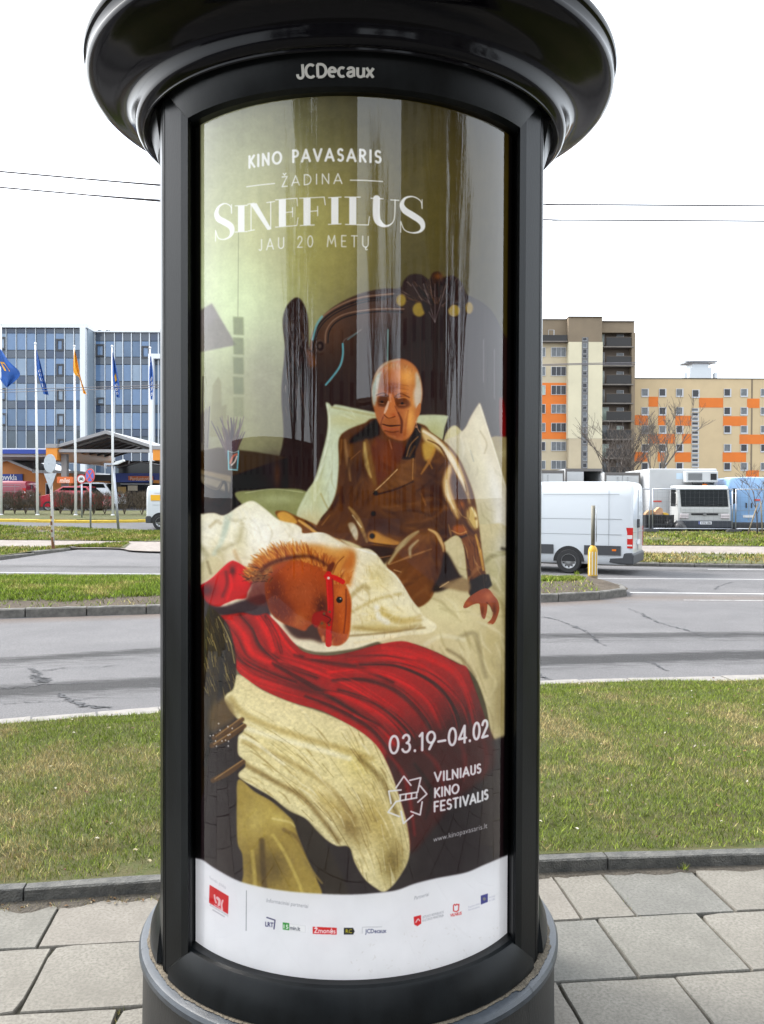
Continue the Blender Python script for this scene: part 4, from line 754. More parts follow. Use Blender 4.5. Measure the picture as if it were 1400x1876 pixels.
for adv,strokes in JL:
    for P in strokes:
        P = np.array(P,float); Pd = [P[0]]
        for q in P[1:]:
            if np.hypot(*(q-Pd[-1])) > 1e-4: Pd.append(q)
        P = np.array(Pd); vs = []; lay = (lay+1) % 3
        for i in range(len(P)):
            d = P[min(i+1,len(P)-1)]-P[max(i-1,0)]; d = d/np.hypot(*d); nn = np.array((-d[1],d[0]))*.090
            for sg in (1,-1):
                q = P[i]+nn*sg; vs.append(jc((q[0]+xo)/tot_*.236-.118,(q[1]-.5)*.0405,.0025+.0004*lay))
        lm.add(vs,[(2*i,2*i+1,2*i+3,2*i+2) for i in range(len(P)-1)])
    xo += adv+.03
lm.build('lettering',M_LOGO,AC)
# ================================================================ ground, pavement, verge, roads
def road_z(y): return float(np.interp(y,[-50,10,24,27,31,34,60],[-.06,-.07,-.10,-.07,.05,.19,1.2]))
def ribbon(name, A, B, zf, mat, nu=60, nv=8, lift=0.0, colf=None, parent=None):
    """sheet between two world curves; zf(x, y, t) height, colf(x, y, s, t) colour"""
    A = spline([(p[0],p[1]) for p in A],10); B = spline([(p[0],p[1]) for p in B],10)
    def res(Q,n):
        L = np.r_[0,np.cumsum(np.hypot(*np.diff(Q,axis=0).T))]; t = np.linspace(0,L[-1],n); return np.c_[np.interp(t,L,Q[:,0]),np.interp(t,L,Q[:,1])]
    A = res(A,nu+1); B = res(B,nu+1); V = []; C = []
    for i in range(nu+1):
        for j in range(nv+1):
            t = j/nv; p = A[i]*(1-t)+B[i]*t; V.append((p[0],p[1],zf(p[0],p[1],t)+lift))
            if colf: C.append(colf(p[0],p[1],i/nu,t))
    Fq = [(i*(nv+1)+j,(i+1)*(nv+1)+j,(i+1)*(nv+1)+j+1,i*(nv+1)+j+1) for i in range(nu) for j in range(nv)]
    return raw(name, V, Fq, mat, parent, None, True, C if colf else None)
def sm_noise(seed, size=64):
    g = np.random.default_rng(seed).random((size,size))
    def f(x,y):
        xi,yi = math.floor(x),math.floor(y); a,b = x-xi,y-yi; a = a*a*(3-2*a); b = b*b*(3-2*b); h = lambda i,j:g[i%size,j%size]
        return (h(xi,yi)*(1-a)+h(xi+1,yi)*a)*(1-b)+(h(xi,yi+1)*(1-a)+h(xi+1,yi+1)*a)*b
    return f
N1, N2, N3 = sm_noise(1), sm_noise(2), sm_noise(3)
def mk_ground(name, c1, c2, c3, s1, s2, rough=.95, bump=.4, bs=60, attr=False):
    """two-scale mottled ground, optionally multiplied by the sheet's wear colour"""
    c1, c2, c3 = [tuple(v*GALB for v in c) for c in (c1,c2,c3)]
    m = bpy.data.materials.new(name); m.use_nodes = True; nt = m.node_tree; b = nt.nodes['Principled BSDF']; b.inputs['Roughness'].default_value = rough; b.inputs['Specular IOR Level'].default_value = .25
    tc = nt.nodes.new('ShaderNodeTexCoord')
    def noise(sc, det): 
        n = nt.nodes.new('ShaderNodeTexNoise'); n.inputs['Scale'].default_value = sc; n.inputs['Detail'].default_value = det; n.inputs['Roughness'].default_value = .65; nt.links.new(tc.outputs['Object'], n.inputs['Vector']); return n
    na, nb = noise(s1,5), noise(s2,6)
    ra = nt.nodes.new('ShaderNodeValToRGB'); ra.color_ramp.elements[0].position = .36; ra.color_ramp.elements[1].position = .64; ra.color_ramp.elements[0].color = (*c1,1); ra.color_ramp.elements[1].color = (*c2,1); nt.links.new(na.outputs['Fac'], ra.inputs[0])
    rb = nt.nodes.new('ShaderNodeValToRGB'); rb.color_ramp.elements[0].position = .42; rb.color_ramp.elements[1].position = .66; rb.color_ramp.elements[0].color = (0,0,0,1); rb.color_ramp.elements[1].color = (1,1,1,1); nt.links.new(nb.outputs['Fac'], rb.inputs[0])
    mx = nt.nodes.new('ShaderNodeMix'); mx.data_type = 'RGBA'; mx.inputs[7].default_value = (*c3,1); nt.links.new(rb.outputs[0], mx.inputs[0]); nt.links.new(ra.outputs[0], mx.inputs[6]); out = mx.outputs[2]
    if attr:
        tk = nt.nodes.new('ShaderNodeAttribute'); tk.attribute_name = 'Trk'; mpk = nt.nodes.new('ShaderNodeMapping'); mpk.inputs['Scale'].default_value = (.9,5.0,1); mpk.inputs['Rotation'].default_value = (0,0,-.28); nk = nt.nodes.new('ShaderNodeTexNoise'); nk.inputs['Scale'].default_value = 2.6; nk.inputs['Detail'].default_value = 9; nk.inputs['Roughness'].default_value = .7
        nt.links.new(tc.outputs['Object'], mpk.inputs[0]); nt.links.new(mpk.outputs[0], nk.inputs['Vector'])
        ad = nt.nodes.new('ShaderNodeMath'); ad.operation = 'ADD'; nt.links.new(tk.outputs['Fac'], ad.inputs[0]); nt.links.new(nk.outputs['Fac'], ad.inputs[1])
        mrk = nt.nodes.new('ShaderNodeMapRange'); mrk.inputs['From Min'].default_value = .72; mrk.inputs['From Max'].default_value = 1.10; mrk.inputs['To Min'].default_value = 1.0; mrk.inputs['To Max'].default_value = .30; nt.links.new(ad.outputs[0], mrk.inputs[0])
        mk_ = nt.nodes.new('ShaderNodeMix'); mk_.data_type = 'RGBA'; mk_.blend_type = 'MULTIPLY'; mk_.inputs[0].default_value = 1; nt.links.new(out, mk_.inputs[6]); nt.links.new(mrk.outputs[0], mk_.inputs[7]); out = mk_.outputs[2]
        at_ = nt.nodes.new('ShaderNodeAttribute'); at_.attribute_name = 'Col'; mm = nt.nodes.new('ShaderNodeMix'); mm.data_type = 'RGBA'; mm.blend_type = 'MULTIPLY'; mm.inputs[0].default_value = 1
        nt.links.new(out, mm.inputs[6]); nt.links.new(at_.outputs['Color'], mm.inputs[7]); out = mm.outputs[2]
    nt.links.new(out, b.inputs['Base Color'])
    bp = nt.nodes.new('ShaderNodeBump'); bp.inputs['Strength'].default_value = bump; bp.inputs['Distance'].default_value = .02; nc = noise(bs,6); nt.links.new(nc.outputs['Fac'], bp.inputs['Height']); nt.links.new(bp.outputs[0], b.inputs['Normal'])
    MATS[name] = m; return m
M_SOIL = mk_ground('soil_turf',(.095,.100,.032),(.135,.112,.055),(.080,.102,.024),1.6,9,.95,.8,70)
M_TURF = mk_ground('far_turf',(.075,.100,.028),(.120,.125,.045),(.125,.105,.060),.9,5,.95,.9,26,False)
M_DIRTG = mk_ground('bare_earth',(.105,.082,.060),(.145,.115,.085),(.07,.056,.042),2.0,14,.98,1.0,40)
M_ASPH = mk_ground('asphalt',(.170,.165,.168),(.215,.208,.210),(.128,.124,.128),.7,60,.9,.8,110,True)
M_ASPH2 = mk_ground('asphalt_grey',(.115,.115,.122),(.15,.15,.158),(.10,.10,.105),.6,20,.9,.3,90)
M_PATH = mk_ground('path_concrete',(.30,.26,.235),(.36,.32,.29),(.25,.215,.19),.8,6,.95,.3,40)
M_KERB = mk('kerb_concrete',(0.070,0.067,0.061),.9,col2=(0.145,0.136,0.122),scale=9,bump=.5,bscale=70)
M_KERBP = mk('kerb_pale_concrete',(0.170,0.157,0.144),.9,col2=(0.235,0.218,0.200),scale=7,bump=.3,bscale=80)
M_BORDER = mk('border_concrete',(0.050,0.050,0.047),.9,col2=(0.110,0.106,0.096),scale=14,bump=.6,bscale=90)
M_YKERB = mk('yellow_kerb_paint',(0.4340,0.2940,0.0210),.7,col2=(0.5040,0.3500,0.0350),scale=5,bump=.2)
M_LINE = mk('road_line_paint',(0.3500,0.3500,0.3500),.8,col2=(0.4480,0.4410,0.4340),scale=18)
M_JOINT = mk_ground('joint_soil',(.075,.068,.052),(.12,.105,.08),(.05,.055,.03),6,30,.98,.8,90)
# base sheet reaching the horizon
ys = [-400,-120,-60,-30,-12,-6,0,4,8,12,16,20,23,25,26,27,28,29,30,31,32,33,34,35,36,37,38,39,40,42,44,46,49,52,56,60,70,85,100,160,400,1500]
xs = [-1500,-400,-150,-60,-40,-30,-20,-15,-10,-5,-2,0,2,4,5,6,7,8,10,15,20,30,60,150,400,1500]
def base_z(x,y):
    if y < 34: return road_z(y)-.06
    return terr(y)-.04-yard(x,y)
def yard(x,y):
    s = lambda a,b,v: min(1,max(0,(v-a)/(b-a)))
    return .32*s(4,7,x)*s(38.6,40,y)*(1-s(60,90,y))
V = [(x,y,base_z(x,y)) for y in ys for x in xs]; nx = len(xs)
struct(raw('ground',V,[(j*nx+i,j*nx+i+1,(j+1)*nx+i+1,(j+1)*nx+i) for j in range(len(ys)-1) for i in range(nx-1)],M_ASPH2,None,None,True))
# ---- paved footway: slabs of half a metre in courses running with the border
PA = math.atan(.108); ca, sa = math.cos(PA), math.sin(PA); OX, OY = -.1, 3.925
def pw(u,v,z=0.0): return Vector((OX+u*ca-v*sa, OY+u*sa+v*ca, z))
BORD = [(-14,2.75),(-6,3.62),(-1.95,4.150),(-1.126,4.290),(.846,4.525),(2.09,4.635),(6,4.95),(14,5.5)]
pave = raw('pavement',[(-60,-30,-.022),(60,-30,-.022),(60,12,-.022),(-60,12,-.022)],[(0,1,2,3)],M_JOINT)
pave.data.clear_geometry(); 
bl = spline(BORD,8); pv = [(p[0],p[1]+.02,-.022) for p in bl]; k = len(pv); pv += [(p[0],-30,-.022) for p in bl]
pave.data.from_pydata(pv,[],[(i,i+1,k+i+1,k+i) for i in range(k-1)]); pave.data.update(); struct(pave)
M_SLAB = []
for i,(c1,c2) in enumerate((((.168,.160,.140),(.222,.212,.186)),((.185,.172,.148),(.242,.226,.196)),((.150,.146,.132),(.200,.194,.174)),((.200,.183,.158),(.252,.232,.202)))):
    c1 = tuple(v*GALB for v in c1); c2 = tuple(v*GALB for v in c2)
    mm = mk_ground('paving_slab_%d'%i,tuple(v/GALB*1.14 for v in c1),tuple(v/GALB*1.34 for v in c2),tuple(v/GALB*.94 for v in c1),1.7,70,.92,.22,170); M_SLAB.append(mm)
def slab_mesh(seed, w, d):
    r = random.Random(seed); g = .006
    P = []
    for (ax,ay,bx_,by_) in ((0,0,w,0),(w,0,w,d),(w,d,0,d),(0,d,0,0)):
        for q in range(5):
            t = q/5; P.append((ax+(bx_-ax)*t+r.uniform(-.0022,.0022), ay+(by_-ay)*t+r.uniform(-.0022,.0022)))
    if r.random() < .22:   # a broken corner
        c = r.choice([0,5,10,15]); x,y = P[c]; P[c] = (x+(.014 if x < w/2 else -.014), y+(.014 if y < d/2 else -.014))
    cx_, cy_ = w/2, d/2; n = len(P)
    top = [(x+(cx_-x)*.012,y+(cy_-y)*.012,0.0) for x,y in P]; mid = [(x,y,-.006) for x,y in P]; bot = [(x,y,-.05) for x,y in P]
    m = MB(); m.add(top+mid+bot,[tuple(range(n))]+[(i,n+i,n+(i+1)%n,(i+1)%n) for i in range(n)]+[(n+i,2*n+i,2*n+(i+1)%n,n+(i+1)%n) for i in range(n)]); return m
slabs = {}
for sd in range(10):
    for w in (.5,.27):
        o = slab_mesh(sd*7+int(w*10),w-.012,.5-.013).build('slab',M_SLAB[sd%4]); slabs[(sd,w)] = o.data; bpy.data.objects.remove(o)
far_m = MB(); rs = random.Random(5); JOINTS = []
def course_offset(v): return {0:.07,-1:.14,1:.155,-2:.02}.get(v, (v*.37) % .5)
LIMV = {}
for v in range(-22,2):
    u = -9+course_offset(v) if v > -5 else -12+course_offset(v)
    half_at = rs.randint(8,28)
    i = 0
    while u < (9 if v > -5 else 12):
        w = .27 if (i == half_at or (v == 0 and abs(u-1.1) < .25 and w == .5)) else .5; i += 1
        sd = rs.randint(0,9); p = pw(u, v*.5+.004, rs.uniform(-.004,.003))
        c = pw(u+w/2, v*.5+.25); yb = np.interp(c.x,bl[:,0],bl[:,1])
        tilt = (rs.uniform(-.006,.006), rs.uniform(-.006,.006), PA+rs.uniform(-.006,.006))
        if v > -5 and abs(u) < 3.4 and c.y < yb+.1:
            for t_ in np.linspace(0,.5,7): JOINTS.append((tuple(pw(u-.004,v*.5+t_,-.02)),(u,v,0)))
            for t_ in np.linspace(0,w,7): JOINTS.append((tuple(pw(u+t_,v*.5-.003,-.02)),(u,v,1)))
        if c.y < yb-.10:
            if v > -4 and abs(u) < 3.6:
                o = bpy.data.objects.new('slab', slabs[(sd,w)]); COL.objects.link(o); o.parent = pave; o.location = p; o.rotation_euler = tilt
            else:
                T = Matrix.Translation(p) @ Matrix.Rotation(PA,4,'Z'); me = slabs[(sd,w)]
                far_m.box(0,w-.016,0,.482,-.05,0,T)
        elif c.y < yb+.22:      # cut pieces along the border
            o = bpy.data.objects.new('slab', slabs[(sd,w)]); COL.objects.link(o); o.parent = pave; o.location = p-Vector((0,.03,.003)); o.rotation_euler = tilt; 
            dlt = min(.46,max(.12,yb-.035-p.y)); o.scale = (1,dlt/.5,1)
        u += w
fs_ = far_m.build('paving_slabs_far',M_SLAB[2],pave); fs_['kind'] = 'stuff'
# ---- dirt and stains lying on the slabs
rst = random.Random(77)
bq = [(float(p[0]),float(p[1])-.022) for p in bl if -3 < p[0] < 3.2]; vs = []
for i,(x,y) in enumerate(spline(bq,10)):
    w_ = .018+.05*abs(math.sin(x*5.1+.6)*math.sin(x*13.7))*(1.6 if x < 0 else .8)+rst.uniform(0,.012); vs += [(x,y+.03,.008),(x,y-w_*.5,.0055),(x,y-w_,-.006)]
m = MB(); m.add(vs,[(3*i+q,3*i+q+1,3*i+q+4,3*i+q+3) for i in range(len(vs)//3-1) for q in (0,1)],True); m.build('gutter_dirt',mk('gutter_soil',(.045,.038,.030),.98,col2=(.085,.072,.055),scale=25,bump=.8,bscale=70),pave)
# ---- border stones and kerbs
def stones(name, curve, L, w, z0, z1, mat, parent, gap=.008, seed=3, jit=.004, s0=0.0, cham=.012):
    """row of stones following a curve; the curve is the front foot, the stones lie to its left"""
    Q = spline(curve,14); D = np.r_[0,np.cumsum(np.hypot(*np.diff(Q,axis=0).T))]; s = s0; r = random.Random(seed); out = []
    while s+L < D[-1]:
        def pt(t): return Vector((float(np.interp(t,D,Q[:,0])),float(np.interp(t,D,Q[:,1])),0))
        a, b = pt(s+gap), pt(s+L-gap); d = (b-a).normalized(); nrm = Vector((-d.y,d.x,0)); ln = (b-a).length
        prof = [(0,z0),(0,z1-cham),(cham,z1),(w-cham*.5,z1),(w,z1-cham*.5),(w,z0)]
        n = 7; vs = []; k = len(prof)
        for i in range(n):
            for q,(pn,pz) in enumerate(prof):
                jj = r.uniform(-jit,jit); vs.append(Vector((ln*i/(n-1), pn+jj*(q in (0,1,2)), pz+jj*(q in (2,3))*.7)))
        m = MB(); m.add(vs,[(i*k+q,i*k+q+1,(i+1)*k+q+1,(i+1)*k+q) for i in range(n-1) for q in range(k-1)]+[tuple(range(k)),tuple((n-1)*k+q for q in range(k-1,-1,-1))])
        o = m.build(name,mat,parent); o.location = (a.x,a.y,(road_z(a.y)+.0 if parent is None else 0)+r.uniform(-.005,.005)); o.rotation_euler = (r.uniform(-.008,.008),r.uniform(-.004,.004),math.atan2(d.y,d.x)+r.uniform(-.004,.004)); out.append(o); s += L
    return out
def kerb_root(name): 
    o = bpy.data.objects.new(name,None); COL.objects.link(o); return struct(o)
kb = kerb_root('pavement_border'); stones('border_stone',BORD[1:-1],1.0,.075,-.03,.070,M_BORDER,kb,.005,4,.003,.28,.008)
NKO = [(-12,4.2),(-7,6.15),(-3.416,7.60),(-2.092,8.10),(-.2,8.77),(1.728,9.32),(4.338,9.68),(8,10.05),(14,10.4)]
NKI = [(p[0]+.10,p[1]-.42) for p in NKO]
kn_ = kerb_root('road_kerb'); stones('kerb_stone',NKI,.55,.42,-.10,.012,M_KERBP,kn_,.006,6,.003,.22,.01)
# ---- near verge
def verge_z(x,y,t): return .035+.03*N1(x*1.1,y*1.1)+.012*N2(x*5,y*5)+ (.02 if .1 < t < .9 else 0)
NB = [(x,y+.085) for x,y in BORD]
struct(ribbon('verge',NB,[(p[0],p[1]+.01) for p in NKI],verge_z,M_SOIL,200,70))
# ---- carriageway
FARE = [(-60,23.0),(-30,24.2),(-16,25.4),(-12.6,26.9),(-11.7,29.2),(-11.0,31.4),(-10.0,32.8),(-6,33.4),(-1,31.5),(3.5,28.2),(6.8,26.5),(11.5,25.7),(25,24.6),(60,23)]
def near_edge_y(x): return float(np.interp(x,[p[0] for p in NKO],[p[1] for p in NKO]))
TRK = [(-4.796,10.737,-2.962,11.532,2.372,12.863,5.858,13.091),(-4.042,9.046,-2.446,9.521,2.005,10.86,5.09,11.366)]
def track_y(k,x):
    a = TRK[k]; return float(np.interp(x,[-14,a[0],a[2],a[4],a[6],16],[a[1]-3.0,a[1],a[3],a[5],a[7],a[7]+.7]))
def med_y(x): return float(np.interp(x,[-20,-6.5,-3.9,3.15,4.24,5.4,8,20],[11.5,14.5,15.2,17.08,17.5,17.9,18.3,19]))
def asph_col(x,y,s,t):
    k = 1.06
    for i in (0,1):
        d = (y-track_y(i,x))/(.20 if i == 0 else .26); n = N2(x*.9,y*3.1)
        k *= 1-.08*math.exp(-abs(d)**5)
        d2 = (y-track_y(i,x)+.5)/.2; k *= 1-.10*math.exp(-d2*d2)*N1(x*.7,y*2)
    e = (med_y(x)-y); warm = 0
    if x < 6 and 0 < e < .75: warm = (1-e/.75)**.6
    if x >= 4.5 and abs(y-18.0) < .8: warm = .8*(1-abs(y-18.0)/.8)
    if y > 19:
        k *= .93 + .1*N1(x*.3,y*1.5)
        for yc,wd,a in ((25.0,.5,.25),(23.9,.5,.12),(21.2,.7,.1)):
            k *= 1-a*math.exp(-((y-yc+.03*x)/wd)**2)
    k *= .97+.06*N3(x*.5,y*1.2)
    return (k*(1-.10*warm),k*(1-.26*warm),k*(1-.38*warm))
road = struct(ribbon('road',[(-60,-14)]+[(p[0],p[1]-.05) for p in NKO]+[(60,14)],FARE,lambda x,y,t: road_z(y),M_ASPH,320,190,0,asph_col))
rv = np.zeros(len(road.data.vertices)*3,np.float32); road.data.vertices.foreach_get('co',rv); rv = rv.reshape(-1,3)
trk = np.zeros(len(rv),np.float32)
for i,(w_,a_) in enumerate(((.32,.58),(.40,.68))):
    a = TRK[i]; ty = np.interp(rv[:,0],[-14,a[0],a[2],a[4],a[6],16],[a[1]-3.0,a[1],a[3],a[5],a[7],a[7]+.7])
    trk = np.maximum(trk,a_*np.exp(-np.abs((rv[:,1]-ty)/w_)**3)); trk = np.maximum(trk,.30*np.exp(-np.abs((rv[:,1]-ty+.45)/.35)**2))
trk[rv[:,1] > 19] = .0; trk = np.maximum(trk,.34*np.exp(-((rv[:,1]-25.2+.03*rv[:,0])/.5)**2))
ta = road.data.attributes.new('Trk','FLOAT','POINT'); ta.data.foreach_set('value',trk)
def flat_strip(name, pts, w, mat, zf, parent=None, jag=0.0, seed=1, n=10, wf=None, wob=0.0):
    Q = spline(pts,n); r = random.Random(seed); m = MB(); vs = []
    if wob: Q = Q+np.array([(r.gauss(0,wob),r.gauss(0,wob)) for _ in Q])
    for i,p in enumerate(Q):
        d = Q[min(i+1,len(Q)-1)]-Q[max(i-1,0)]; d = d/np.hypot(*d); nn = np.array((-d[1],d[0])); ww = (w if wf is None else w*wf(i/(len(Q)-1)))
        for sg in (-1,1):
            q = p+nn*sg*(ww/2+r.uniform(-jag,jag)); vs.append((q[0],q[1],zf(q[0],q[1])))
    m.add(vs,[(2*i,2*i+1,2*i+3,2*i+2) for i in range(len(Q)-1)]); return m.build(name,mat,parent)
rz4 = lambda x,y: road_z(y)+.004
flat_strip('lane_line',[(-40,25.2),(-10.485,23.497),(-5.95,23.173),(4.159,22.449),(9.924,22.211),(30,21.5)],.11,M_LINE,rz4,road,.008,2,24)
flat_strip('lane_line',[(5.50,18.95),(8.35,18.75),(14,18.3),(26,17.5)],.13,M_LINE,rz4,road,.012,3,24)
flat_strip('lane_line',[(6.2,17.55),(8.6,17.45),(12,17.2)],.05,M_LINE,rz4,road,.012,3,24)
flat_strip('lane_line',[(9.6,25.2),(12.5,25.0)],.11,M_LINE,rz4,road,.006,3,6)
M_CRACK = mk('crack_tar',(.03,.03,.034),.8,var=.3,scale=30)
def zr(px,py): p = on_z(px,py,-.08); return (p.x,p.y)
rz5 = lambda x,y: road_z(y)+.007
def crack(P,w,seed): flat_strip('crack',[zr(*p) for p in P],w,M_CRACK,rz5,road,w*.30,seed,16,lambda t:(.12+.75*abs(math.sin(t*9+seed)*math.cos(t*23)))*min(1,8*t+.1,8*(1-t)+.1),.022)
crack([(988,1130),(1012,1134),(1045,1145),(1068,1155),(1082,1163),(1092,1174),(1108,1184)],.06,1)
crack([(1150,1115),(1172,1122),(1195,1135),(1228,1148),(1254,1154),(1278,1162),(1296,1170)],.05,2)
crack([(985,1236),(998,1243),(1008,1248)],.04,3); crack([(1310,1080),(1320,1072),(1345,1065)],.05,4)
crack([(56,1226),(64,1232),(74,1238)],.06,5); crack([(0,1264),(30,1262),(90,1256),(170,1253)],.03,6); crack([(108,1272),(125,1284),(150,1294),(178,1298),(205,1298)],.07,7); crack([(0,1294),(60,1289),(130,1286),(200,1278)],.022,8); crack([(60,1241),(90,1231),(125,1224)],.025,9); crack([(85,1058),(95,1053),(105,1049)],.03,10); crack([(36,1062),(70,1060),(110,1059)],.05,11); crack([(1185,1214),(1205,1222),(1222,1231)],.045,12); crack([(40,1235),(100,1228),(200,1222),(300,1214)],.018,21); crack([(1000,1175),(1100,1172),(1250,1170),(1400,1168)],.015,22)
M_PATCH = mk('pothole_tar',(.05,.05,.055),.75,col2=(.085,.085,.09),scale=14,bump=.8,bscale=40)
pt = [zr(72+15*math.cos(a)*(1+.25*math.sin(3*a)),1246+10*math.sin(a)*(1+.2*math.cos(4*a))) for a in np.linspace(0,2*math.pi,26,endpoint=False)]
for k_ in range(5): crack([(58+k_*5,1238+k_*2),(66+k_*5+random.uniform(-4,4),1246),(70+k_*4,1254+random.uniform(-2,2))],.05,30+k_)
# ---- median island
MN = [(-30,9.0),(-14,12.75),(-6.495,14.548),(-3.91,15.225),(0,16.28),(3.146,17.08),(4.243,17.473),(4.967,17.95),(5.36,18.5),(5.42,19.1),(5.2,19.75),(4.6,20.25)]
MF = [(-30,22.4),(-14,21.3),(-6.5,20.75),(-3.91,20.55),(0,20.4),(2.6,20.38),(3.5,20.36),(4.0,20.34),(4.2,20.32),(4.35,20.3),(4.45,20.28),(4.58,20.26)]
km = kerb_root('median_kerb'); 
for o in stones('kerb_stone',MN,1.0,.13,-.14,.075,M_KERB,km,.010,9,.008,.55,.02): pass
stones('kerb_stone',[(4.5,20.3),(2.6,20.46),(0,20.5),(-6.5,20.85),(-14,21.4),(-24,22.1)],1.0,.13,-.14,.075,M_KERB,km,.010,10,.008,.2,.02)
MNI = [(x-.02*(x > 4.9)*5,y+.10) for x,y in MN[:-3]]+[(5.30,19.05),(5.08,19.65),(4.55,20.12)]
def med_z(x,y,t): return .02+.17*math.sin(math.pi*min(1,t*1.02))**.7*(.75+.35*N1(x*.8,y*.8))+.03*N2(x*4,y*4)*(0<t<1)
struct(ribbon('median_turf',[(p[0]+.1*(k > 5),p[1]+.02) for k,p in enumerate(MNI)],MF,med_z,M_DIRTG,220,36))
MEDT = [(x-.05 if x < 5 else x-.35,y+.95-.35*(x>3)) for x,y in MNI[:-3]]
# ---- beyond the road: verges, path, drive (positions read on the rising ground)
def gz(dz): return lambda x,y,t: terr(y)+dz
def pxc(L): return [(on_g(x,y).x,on_g(x,y).y) for x,y in L]
kl = kerb_root('corner_kerb'); KC = [(-40,24.2),(-16,25.75),(-12.9,27.0),(-12.0,29.2),(-11.25,31.4),(-10.3,32.7),(-9.6,33.0)]
stones('kerb_stone',KC,1.9,.16,-.14,.09,M_KERB,kl,.012,14,.01,.1,.025)
for o in kl.children: o.location.z = road_z(o.location.y)+.02
struct(ribbon('verge_far_left',[(x-.12,y+.12) for x,y in KC],pxc([(-900,1004),(-300,1004),(0,1003),(60,1003),(120,1003.5),(180,1003.5),(228,1005)]),gz(.03),M_TURF,60,12))
struct(ribbon('path_left',pxc([(-900,1005),(-300,1005),(0,1004),(120,1004.5),(215,1005),(240,1009),(297,1011),(420,1013)]),pxc([(-900,990),(-300,990),(0,990),(120,991),(200,992),(240,992.5),(297,993),(420,994)]),gz(.012),M_PATH,60,10))
struct(ribbon('verge_mid_left',pxc([(-900,990),(-300,990),(0,990),(120,991),(200,992),(297,993),(420,994)]),pxc([(-900,962),(-300,962),(0,964),(100,967),(160,969.5),(230,969.5),(297,974.5),(420,982)]),gz(.03),M_TURF,80,24))
struct(ribbon('dirt_track',pxc([(-300,990),(-60,987),(0,983),(60,979),(100,974.5),(135,970.5)]),pxc([(-300,982),(-60,980),(0,977.5),(60,973),(100,970.5),(130,969.5)]),gz(.04),M_DIRTG,40,4))
struct(ribbon('drive',pxc([(-900,962),(-300,962),(0,964),(100,967),(160,969.5),(230,969.5),(297,974.5),(420,982)]),pxc([(-900,955.5),(-300,955.5),(0,957),(160,959),(270,957.5),(420,952)]),gz(.03),M_ASPH2,60,8))
ky = kerb_root('yellow_kerb'); stones('kerb_stone',pxc([(-300,955.5),(0,957),(80,958.5),(160,959.2),(230,958.5),(290,957),(420,952)]),1.0,.22,0,.16,M_YKERB,ky,.006,15,.004,.1,.03)
for o in ky.children: o.location.z = terr(o.location.y)+.01
struct(ribbon('verge_back_left',pxc([(-900,953),(-300,953),(0,954.5),(160,956),(270,955),(420,950)]),pxc([(-900,939),(-300,939),(0,939),(160,939),(270,939),(420,938)]),gz(.12),M_TURF,50,10))
kr = kerb_root('far_kerb'); stones('kerb_stone',[(3.0,28.55),(5,27.15),(6.8,26.45),(11.5,25.65),(25,24.5),(50,23.4)],1.0,.16,-.14,.11,M_KERB,kr,.010,16,.008,.1,.03)
for o in kr.children: o.location.z = road_z(o.location.y)
FK = [(0.5,30.5),(3.1,28.7),(5.1,27.3),(6.85,26.6),(11.5,25.8),(25,24.65),(50,23.5)]
struct(ribbon('verge_far_right',FK,pxc([(800,1009),(960,1010),(1060,1012),(1170,1014),(1400,1017),(2200,1026),(3600,1040)]),gz(.03),M_TURF,70,16))
struct(ribbon('path_right',pxc([(800,1009.4),(960,1010.4),(1170,1014.4),(1400,1017.4),(2200,1026),(3600,1040)]),pxc([(800,997.4),(960,998.4),(1170,1000.4),(1400,1002.4),(2200,1009),(3600,1020)]),gz(.02),M_PATH,50,8))
struct(ribbon('verge_back_right',pxc([(800,997),(960,998),(1170,1000),(1400,1002),(2200,1009),(3600,1020)]),pxc([(800,973),(960,973),(1170,974),(1400,975),(2200,978),(3600,982)]),gz(.03),M_TURF,60,14))
for a,b in (((1215,1023),(1290,1025)),((1190,1031),(1300,1034))):
    pass
# ---- grass: short blades, one uncountable mass per verge
def blades(name, n, sampler, hgt, wid, cols, label, seed, dens=None, mat=None):
    r = np.random.default_rng(seed); P = sampler(r, n)
    n = len(P); ang = r.uniform(0,2*np.pi,n); h = hgt*r.uniform(.45,1.25,n); w = wid*r.uniform(.7,1.3,n); lean = r.normal(0,.55,(n,2))*h[:,None]
    d = np.c_[np.cos(ang),np.sin(ang)]*w[:,None]
    A = np.c_[P[:,0]-d[:,0],P[:,1]-d[:,1],P[:,2]-.006]; B = np.c_[P[:,0]+d[:,0],P[:,1]+d[:,1],P[:,2]-.006]; T = np.c_[P[:,0]+lean[:,0],P[:,1]+lean[:,1],P[:,2]+h]
    V = np.stack([A,B,T],1).reshape(-1,3); C = cols(r,P)
    o = raw(name,V,np.arange(3*n).reshape(-1,3),mk_attr('grass_blade',.75),None,C); o['kind'] = 'stuff'; o['label'] = label; o['category'] = 'grass'; return o
def noise_arr(seed, X, Y, sc):
    g = np.random.default_rng(seed).random((97,97)); x, y = X*sc+500, Y*sc+500; xi, yi = np.floor(x).astype(int), np.floor(y).astype(int); a, b = x-xi, y-yi; a = a*a*(3-2*a); b = b*b*(3-2*b)
    h = lambda i,j: g[i%97,j%97]; return (h(xi,yi)*(1-a)+h(xi+1,yi)*a)*(1-b)+(h(xi,yi+1)*(1-a)+h(xi+1,yi+1)*a)*b
